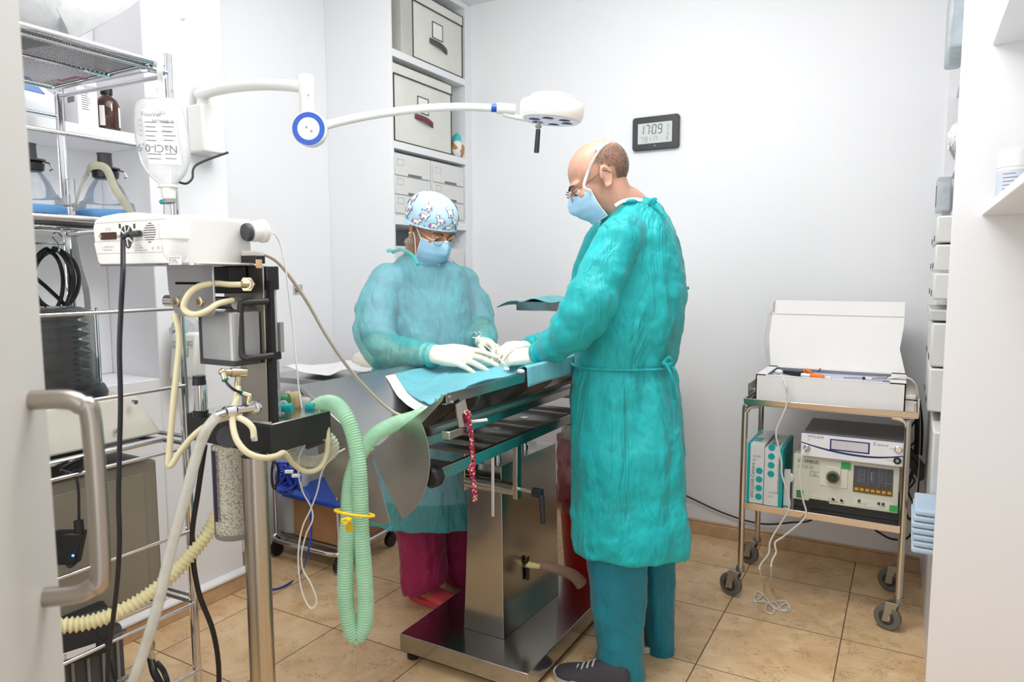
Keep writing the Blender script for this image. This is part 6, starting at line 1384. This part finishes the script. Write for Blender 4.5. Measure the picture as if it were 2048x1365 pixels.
m = plate(plate(plate(M(), .635, .66, .135, .19, .0015, .004), .815, .84, .135, .19, .0015, .004), .855, .88, .135, .19, .0015, .004); m.put('square_button', DGREY, ol)
m = M().text('ON  OFF', .008, P_(.63, .09, .002), (1, 0, 0), UP).text('LIGHT', .008, P_(.83, .09, .002), (1, 0, 0), UP).text('REMOTE', .007, P_(.375, .045, .001), (1, 0, 0), UP).text('AIR', .007, P_(.475, .045, .001), (1, 0, 0), UP); m.put('lettering', GINK, ol, norm=False)
GT = mat('green_tape', (60, 170, 90), .6)
plate(M(), .465, .555, .80, .945, .0028, .0036).put('green_tape', GT, ol); plate(M(), .925, 1.003, .03, .165, .0015, .0025).put('green_tape', GT, ol)
# upper unit
uy = 2.755
a, b, c = ony(uy, 1603, 865), ony(uy, 1811, 885), ony(uy, 1600, 905)
UX0, UX1, UZ1 = a.x, b.x, a.z; UZ0 = OZ1+.006
vc = thing('camera_unit', 'white and grey camera control unit with blue curved line stacked on the cream unit', 'camera unit', ((UX0+UX1)/2, uy+.15, UZ0))
M().box(UX0+.004, UX1-.002, uy+.006, uy+.31, UZ0, UZ1-.001).put('case', mat('case_grey', (140, 140, 134), .4, var=.03), vc, bev=.003)
m = M(); m.prism([(x, uy, z) for x, z in rrect(UX0, UX1, UZ0-.004, UZ1+.001, .006)], (0, .008, 0)); fp = m.put('front_panel', mat('front_white', (242, 242, 246), .3), vc, bev=.0008)
W2, H2 = UX1-UX0, UZ1-UZ0
def pl2(m, s0, s1, t0, t1, o): return m.box(UX0+W2*s0, UX0+W2*s1, uy-o, uy, UZ0+H2*t0, UZ0+H2*t1)
NAVY = mat('navy_line', (34, 44, 110), .4)
G = []
for i in range(31):
    s = i/30; t = .56-.55*(1-((s-.63)/.63)**2)*.62 if s < .63 else .56-.341+.22*((s-.63)/.37)**2
    th = .022+.022*math.sin(PI*s); G.append([V((UX0+W2*s, uy-.0008, UZ0+H2*(t-th))), V((UX0+W2*s, uy-.0008, UZ0+H2*(t+th)))])
M().grid(G).put('curved_line', NAVY, vc, norm=False)
pl2(M(), .29, .675, .34, .84, .001).put('display_frame', NAVY, vc); pl2(M(), .305, .66, .40, .79, .0018).put('display', mat('lcd_pale', (214, 212, 218), .25), vc)
pl2(M(), 0, 1, .985, 1.02, .0006).put('top_line', NAVY, vc)
for s, t, r_, o in ((.06, .31, .0125, 0), (.938, .68, .012, 0), (.935, .2, .0125, 1)):
    q = V((UX0+W2*s, uy, UZ0+H2*t)); kb = M().lathe([(r_, 0), (r_, .004), (r_*.82, .0055), (r_*.78, .003), (.001, .003)] if not o else [(r_, 0), (r_, .003), (r_*.55, .004), (r_*.5, 0)], q, (0, -1, 0), 24).put('round_button', CHROME if not o else BLACK, vc)
    if o: M().lathe([(r_*.45, 0), (r_*.45, .006), (.001, .006)], q, (0, -1, 0), 18).put('socket_pin', GREY, kb)
m = M().text('WICLEAR', .013, (UX0+W2*.065, uy-.001, UZ0+H2*.81), (1, 0, 0), UP).text('*', .012, (UX0+W2*.07, uy-.001, UZ0+H2*.62), (1, 0, 0), UP).text('winmed', .011, (UX0+W2*.74, uy-.001, UZ0+H2*.76), (1, 0, 0), UP).text('power', .006, (UX0+W2*.86, uy-.001, UZ0+H2*.66), (1, 0, 0), UP).text('S-Video', .006, (UX0+W2*.84, uy-.001, UZ0+H2*.15), (1, 0, 0), UP).text('Z', .014, (UX0+W2*.705, uy-.001, UZ0+H2*.76), (1, 0, 0), UP); m.put('lettering', GINK, vc, norm=False)
# two slim cartons with teal edges
CW = mat('carton_grey_white', (226, 228, 228), .5, var=.02); CT = mat('carton_teal', (0, 170, 172), .5)
def slim(u0, u1, vt, dots, lab_, yy, word, right):
    a = ony(yy, u0, 900); x0, x1 = a.x, ony(yy, u1, 900).x; z1 = ony(yy, u0, vt).z
    t = thing('lens_carton', lab_, 'box', ((x0+x1)/2, yy+.13, clz), 'slim cartons on the cart')
    M().box(x0, x1, yy, yy+.27, clz+.001, z1).put('carton', CW, t, bev=.001)
    e0, e1 = (x1-.012, x1+.001) if right else (x0-.001, x0+.010)
    M().box(e0, e1, yy-.0008, yy+.271, clz+.0005, z1+.001).put('teal_edge', CT, t)
    m = M(); xc = (x0+x1)/2+(.0 if right else .006)-(.008 if right else 0)
    for i in range(4): m.lathe([(.0125, 0), (.0125, .0008), (.001, .0008)], (xc+(0 if right else .008), yy-.0002, clz+(.028 if not right else .125)+i*.034), (0, -1, 0), 22)
    m.put('teal_dots', CT, t); m = M()
    for i in range(4): m.box(x0+.012, x1-.02, yy+.05+i*.018, yy+.058+i*.018, z1, z1+.0012)
    m.put('teal_bars', CT, t)
    m = M(); m.text(word, .018, (x1-.016 if right else x0+.026, yy-.0012, z1-.03 if right else clz+.02), (0, 0, -1) if right else (0, 0, 1), (1, 0, 0) if right else (-1, 0, 0))
    m.text('CE 0297', .009, (x0+.018, yy-.0012, z1-.05 if not right else clz+.05), (1, 0, 0), UP); m.text('LOT', .008, (x0+.018, yy-.0012, z1-.065 if not right else clz+.035), (1, 0, 0), UP); m.text('WICLEAR', .02, (x0+.02, yy+.14, z1+.0014), (0, 1, 0), (-1, 0, 0)); m.put('lettering', GINK, t, norm=False)
slim(1496, 1529, 887, 0, 'slim white carton with teal edge at the outer end of the lower cart shelf', 2.745, 'WICLEAR Camera', False)
slim(1530, 1566, 897, 0, 'slim white carton with teal edge standing next to the cream unit', 2.74, 'WICLEAR Camera', True)
q = ony(2.77, 1573, 955); tag(M().box(q.x-.008, q.x+.014, 2.765, 2.78, clz+.002, q.z+.03).ball((q.x+.015, 2.772, q.z), (.012, .006, .018)).put('plastic_hanger', mat('hanger_white', (222, 224, 224), .4)), 'small white plastic hanger between carton and cream unit', 'hanger')
# white leads hanging from case and unit
WL = mat('white_lead', (228, 226, 220), .5)
y9 = 2.70
w1 = [onz(fz+.004, 1562, 750), ony(y9, 1571, 768), ony(y9, 1574, 790), ony(y9, 1573, 812), ony(y9, 1562, 838), ony(y9, 1552, 865), ony(y9, 1556, 890), ony(y9, 1563, 925), ony(y9, 1564, 950), ony(y9, 1575, 985), ony(y9, 1579, 1012), ony(y9, 1566, 1040), ony(y9, 1552, 1062), ony(2.68, 1540, 1085), ony(2.66, 1537, 1108), ony(2.64, 1521, 1130), ony(2.62, 1520, 1145)]
fl_ = lambda u, v: onz(.004, u, v)
w1 += [fl_(1528, 1170), fl_(1522, 1195), fl_(1510, 1203), fl_(1532, 1205), fl_(1548, 1215), fl_(1545, 1228), fl_(1530, 1222), fl_(1537, 1208), fl_(1560, 1222), fl_(1577, 1215), fl_(1570, 1203), fl_(1540, 1205)]
tag(M().tube(cr(w1, 7), .0032, 8).put('lead_cable', WL), 'thin white lead falling from the handpiece to a loose coil on the floor', 'cable')
q = V((UX0+W2*.06, uy-.004, UZ0+H2*.31)); w2 = [q, ony(y9, 1606, 905), ony(y9, 1602, 930), ony(y9, 1600, 960), ony(y9, 1606, 1000), ony(y9, 1612, 1022), ony(y9, 1608, 1038), ony(y9, 1590, 1055), ony(y9, 1565, 1075), ony(2.68, 1550, 1086), ony(2.66, 1552, 1105), ony(2.64, 1544, 1122), ony(2.62, 1542, 1140)]
w2 += [fl_(1543, 1175), fl_(1550, 1203), fl_(1565, 1222), fl_(1580, 1219), fl_(1572, 1207), fl_(1550, 1218), fl_(1530, 1195), fl_(1515, 1184), fl_(1508, 1198), fl_(1512, 1210)]
tag(M().tube(cr(w2, 7), .0032, 8).put('lead_cable', WL), 'thin white lead plugged into the camera unit and trailing to the floor', 'cable')
# black leads behind and along the wall
bl = [ony(3.30, 1330, 972), ony(3.31, 1380, 996), ony(3.31, 1450, 1028), ony(3.31, 1520, 1048), ony(3.29, 1580, 1046), ony(3.2, 1632, 1034), (-.22, 3.12, clz+.05), (-.2, 3.105, clz+.07)]
tag(M().tube(cr(bl, 8), .0042, 8).put('mains_cable', BLACK), 'black mains cable running from behind the gown to the cart along the wall', 'cable')
bl = [(-.13, 3.12, clz+.02), ony(3.2, 1745, 1050), ony(3.2, 1762, 1068), ony(3.2, 1785, 1079), ony(3.2, 1812, 1078), ony(3.2, 1826, 1060), ony(3.2, 1832, 1020), ony(3.2, 1838, 950)]
tag(M().tube(cr(bl, 8), .0042, 8).put('mains_cable', BLACK), 'black cable drooping under the lower shelf of the steel cart', 'cable')
rr = random.Random(4)
for k in range(3):
    pts = [ony(3.17+.02*k, 1812+rr.uniform(-12, 24), 850+i*24+rr.uniform(-9, 9)) for i in range(9)]
    tag(M().tube(cr(pts, 6), .004, 7).put('mains_cable', BLACK), ('black cable at the back of the cart, nearest the units', 'black cable at the back of the cart, middle of three', 'black cable at the back of the cart, nearest the wall')[k], 'cable', 'cables behind the cart')
q = ony(3.2, 1832, 930); pa = M().obox(q, .05, .04, .12, V((.8, 0, .6)), V((0, 1, 0)), V((-.6, 0, .8))); tag(pa.put('power_brick', mat('brick_grey', (84, 84, 86), .5), bev=.004), 'grey power brick hanging in the cables behind the cart', 'adapter')
tag(M().tube(cr([ony(3.19, 1832, 800), ony(3.19, 1838, 850), ony(3.19, 1836, 910)], 5), .016, 10, flat=.5).put('black_strap', BLACK), 'broad black strap hanging beside the cart end', 'strap')

# ------------------------------------------------------------------ digital wall clock
a, b = ony(3.312, 1266, 238), ony(3.312, 1357, 292); ck = thing('wall_clock', 'black digital wall clock reading 17:09', 'clock', ((a.x+b.x)/2, 3.32, b.z-.01))
ux0, ux1 = ony(3.305, 1265, 268).x, ony(3.305, 1358, 262).x; uz1, uz0 = ony(3.305, 1310, 232).z, ony(3.305, 1310, 299).z
m = M(); m.prism([(x, 3.302, z) for x, z in rrect(ux0, ux1, uz0, uz1, .014)], (0, .022, 0)); m.put('frame', mat('clock_black', (58, 59, 63), .35), ck, bev=.003)
w_, h_ = ux1-ux0, uz1-uz0; sx = lambda s: ux0+w_*s; sz = lambda t: uz0+h_*t
m = M(); m.prism([(x, 3.3008, z) for x, z in rrect(sx(.125), sx(.858), sz(.19), sz(.80), .003)], (0, .002, 0)); sc_ = m.put('screen', mat('lcd_grey', (208, 214, 211), .3, var=.01), ck)
SEG = {'0': 'abcdef', '1': 'bc', '7': 'abc', '9': 'abcdfg'}
def digit(m, ch, x, z, w, h, t):
    sl = lambda px, pz: (px+pz*.07)
    S = {'a': (0, 1, 1, 1), 'b': (1, 1, 1, .5), 'c': (1, .5, 1, 0), 'd': (0, 0, 1, 0), 'e': (0, .5, 0, 0), 'f': (0, 1, 0, .5), 'g': (0, .5, 1, .5)}
    for s in SEG[ch]:
        x0, z0, x1, z1 = S[s]; ax_, az, bx_, bz = x+sl(x0*w, z0*h), z+z0*h, x+sl(x1*w, z1*h), z+z1*h; dx, dz = bx_-ax_, bz-az; L = math.hypot(dx, dz); ax_ += dx*.05; bx_ -= dx*.05; az += dz*.05; bz -= dz*.05; nx, nz = -dz/L*t/2, dx/L*t/2
        m.poly([(ax_+nx, 3.3002, az+nz), (bx_+nx, 3.3002, bz+nz), (bx_-nx, 3.3002, bz-nz), (ax_-nx, 3.3002, az-nz)])
m = M(); dw, dh_ = w_*.075, h_*.26
for ch, s in (('1', .17), ('7', .29), ('0', .435), ('9', .56)): digit(m, ch, sx(s), sz(.475), dw, dh_, .0042)
for t in (.53, .66): m.box(sx(.405), sx(.417), 3.2999, 3.3004, sz(t), sz(t)+.004)
m.put('digits', mat('lcd_ink', (84, 88, 90), .5), sc_, norm=False)
m = M()
for ch, s in (('7', .18), ('9', .27), ('1', .34), ('1', .42), ('7', .48)): digit(m, ch, sx(s), sz(.25), dw*.75, dh_*.52, .003)
for i, ch in enumerate('9070'): digit(m, ch, sx(.735+.02*(i % 2)), sz(.26+i*.125), dw*.5, dh_*.3, .0025)
m.put('date_digits', mat('lcd_ink_pale', (158, 164, 163), .5), sc_, norm=False)
m = M().box(sx(.48), sx(.51), 3.3012, 3.302, sz(.1), sz(.125)); m.put('sensor', mat('sensor_pale', (190, 192, 196), .3), ck)

# ------------------------------------------------------------------ shelving at the side wall
PYv = 2.235
sd = thing('partition_shelving', 'white side shelving unit with tall end panel beside the steel cart', 'shelving', (.36, 2.8, 0))
M().box(.092, .598, PYv, PYv+.02, .0, 2.711).put('end_panel', LAM, sd, bev=.001)
for z in (.04, .428, .785, 1.155, 1.478, 1.64, 1.95): M().box(.125, .598, PYv+.02, 3.31, z, z+.02).put('shelf', LAM, sd, bev=.001)
M().box(.10, .598, 3.308, 3.325, 0, 2.711).put('back_end_panel', LAM, sd); M().box(.10, .125, PYv+.02, 3.308, .0, .427).put('plinth', LAM, sd)
for z, n_, l in ((1.417, 0, 'lower'), (1.85, 1, 'upper')):
    t = M().box(.158, .598, 1.0, PYv-.0005, z, z+.019); tag(t.put('wall_board', LAM, bev=.0015), f'{l} white board of the shelf in the near corner', 'shelf', 'white boards by the end panel')
for i, (x, y, l) in enumerate(((.213, 2.12, 'white capped bottle standing on the lower corner board'), (.298, 2.10, 'second white capped bottle, half cut by the picture edge'))):
    t = thing('white_bottle', l, 'bottle', (x, y, 1.436), 'white bottles on the corner board'); o_ = V((x, y, 1.4362))
    M().lathe([(.036, 0), (.038, .003), (.038, .085), (.0345, .088)], o_, n=32).put('body', WHITE, t); M().lathe([(.0385, .086), (.0385, .125), (.036, .13)], o_, n=32).put('cap', WHITE, t)
    m = M(); m.grid([[o_+V((.0384*math.cos(a), .0384*math.sin(a), z)) for a in [math.radians(170+k*10) for k in range(20)]] for z in (.012, .078)]); lb = m.put('label', mat('label_bluegrey', (206, 212, 224), .5), t, norm=False)
    m = M()
    for k in range(6): 
        a = o_+UP*(.068-.009*k); m.grid([[a+V((.0387*math.cos(q), .0387*math.sin(q), z)) for q in [math.radians(225+j*8) for j in range(6+k % 3)]] for z in (0, .002)])
    m.put('print', GINK, lb, norm=False)
tag(M().loft(blob((.24, 2.12, 1.869+.085), (.06, .06, .085), 17, .08)).put('plastic_bag', POLY), 'white plastic bag at the end of the upper corner board', 'bag')
# goods showing at the edge of the far shelves
t = thing('plastic_pouch', 'hanging see-through pouch with pale blue packs high at the panel edge', 'pouch', (.11, 2.9, 1.97))
o0 = lambda u, v, X_=.085: onx(X_, u, v)
M().box(.07, .12, 2.66, 2.95, 1.97+.0, 2.18).put('pouch', clear('pouch_plastic', (242, 247, 250), .6, .15), t, bev=.01); M().box(.085, .115, 2.72, 2.98, 1.985, 2.13).put('blue_pack', mat('pale_blue_pack', (190, 220, 236), .6), t, bev=.005)
tag(M().loft(blob((.115, 2.72, 1.705), (.028, .045, .04), 41, .2)).put('gauze_packet', PAPER), 'white crumpled packet below the see-through pouch at the panel edge', 'packet')
for i in range(5):
    X_ = V((.25, 1, .3*((i % 3)-1))).normalized(); q = V((.105, 2.76+.035*i, 1.69+.02*(i % 3)))
    tag(M().obox(q, .09, .004, .045, X_, V((1, 0, 0)), UP).put('dressing_packet', PAPER, bev=.001), f'white dressing packet fanned out at the panel edge, number {("one", "two", "three", "four", "five")[i]} from the panel' , 'packet', 'fanned dressing packets')
q = o0(1880, 370); t = thing('instrument_pouch', 'clear pouch with dark instrument print at the panel edge', 'pouch', (.09, q.y, 1.499))
M().box(.075, .12, q.y-.06, q.y+.09, 1.499, 1.625).put('pouch', clear('pouch_plastic', (242, 247, 250), .6, .15), t, bev=.004); m = M().box(.0735, .0745, q.y-.01, q.y+.03, 1.52, 1.60); m.put('print', INK, t)
def stack(z0, n_, h, lab_, y0=2.66, y1=3.15, x=.068):
    for i in range(n_):
        t = thing('storage_bin', lab_[i], 'bin', (.3, 2.75, z0+i*h), 'white drawers at the panel edge')
        M().box(x, .5, y0, y1, z0+i*h+.002, z0+(i+1)*h-.004).put('front', DR, t, bev=.006)
        m = M()
        for y in (y0+.12, y0+.17, y0+.40, y0+.45): m.box(x-.0015, x+.002, y, y+.012, z0+i*h+.01, z0+i*h+.03)
        m.put('catch', DGREY, t)
stack(1.177, 3, .092, ('bottom white drawer of the upper stack at the panel edge', 'middle white drawer of the upper stack at the panel edge', 'top white drawer of the upper stack at the panel edge'))
stack(.807, 2, .15, ('lower white drawer of the stack level with the cart top', 'upper white drawer of the stack level with the cart top'), x=.07)
tag(M().box(.062, .32, 2.66, 3.1, 1.11, 1.145).put('grey_box', mat('lid_box', (206, 207, 206), .5), bev=.004), 'flat pale box with dark rim lying on top of the lower drawer stack', 'box')
tag(M().box(.085, .5, 2.5, 3.1, .452, .775).put('storage_box', DR, bev=.006), 'plain white storage box behind the folded blue cloths', 'box')
for i in range(7):
    z = .4485+i*.019; t = M(); n_ = 14; dx = .012*math.sin(i*1.3)
    tag(t.box(.040+dx*.3, .30, 2.30, 2.49, z, z+.017).put('folded_cloth', mat('pale_blue_linen', (192, 212, 232), .85, bump=.2, bs=90), bev=.006, bseg=3), f'pale blue folded cloth, {("lowest", "second", "third", "fourth", "fifth", "sixth", "topmost")[i]} of the stack at the panel edge', 'cloth', 'folded blue cloths')
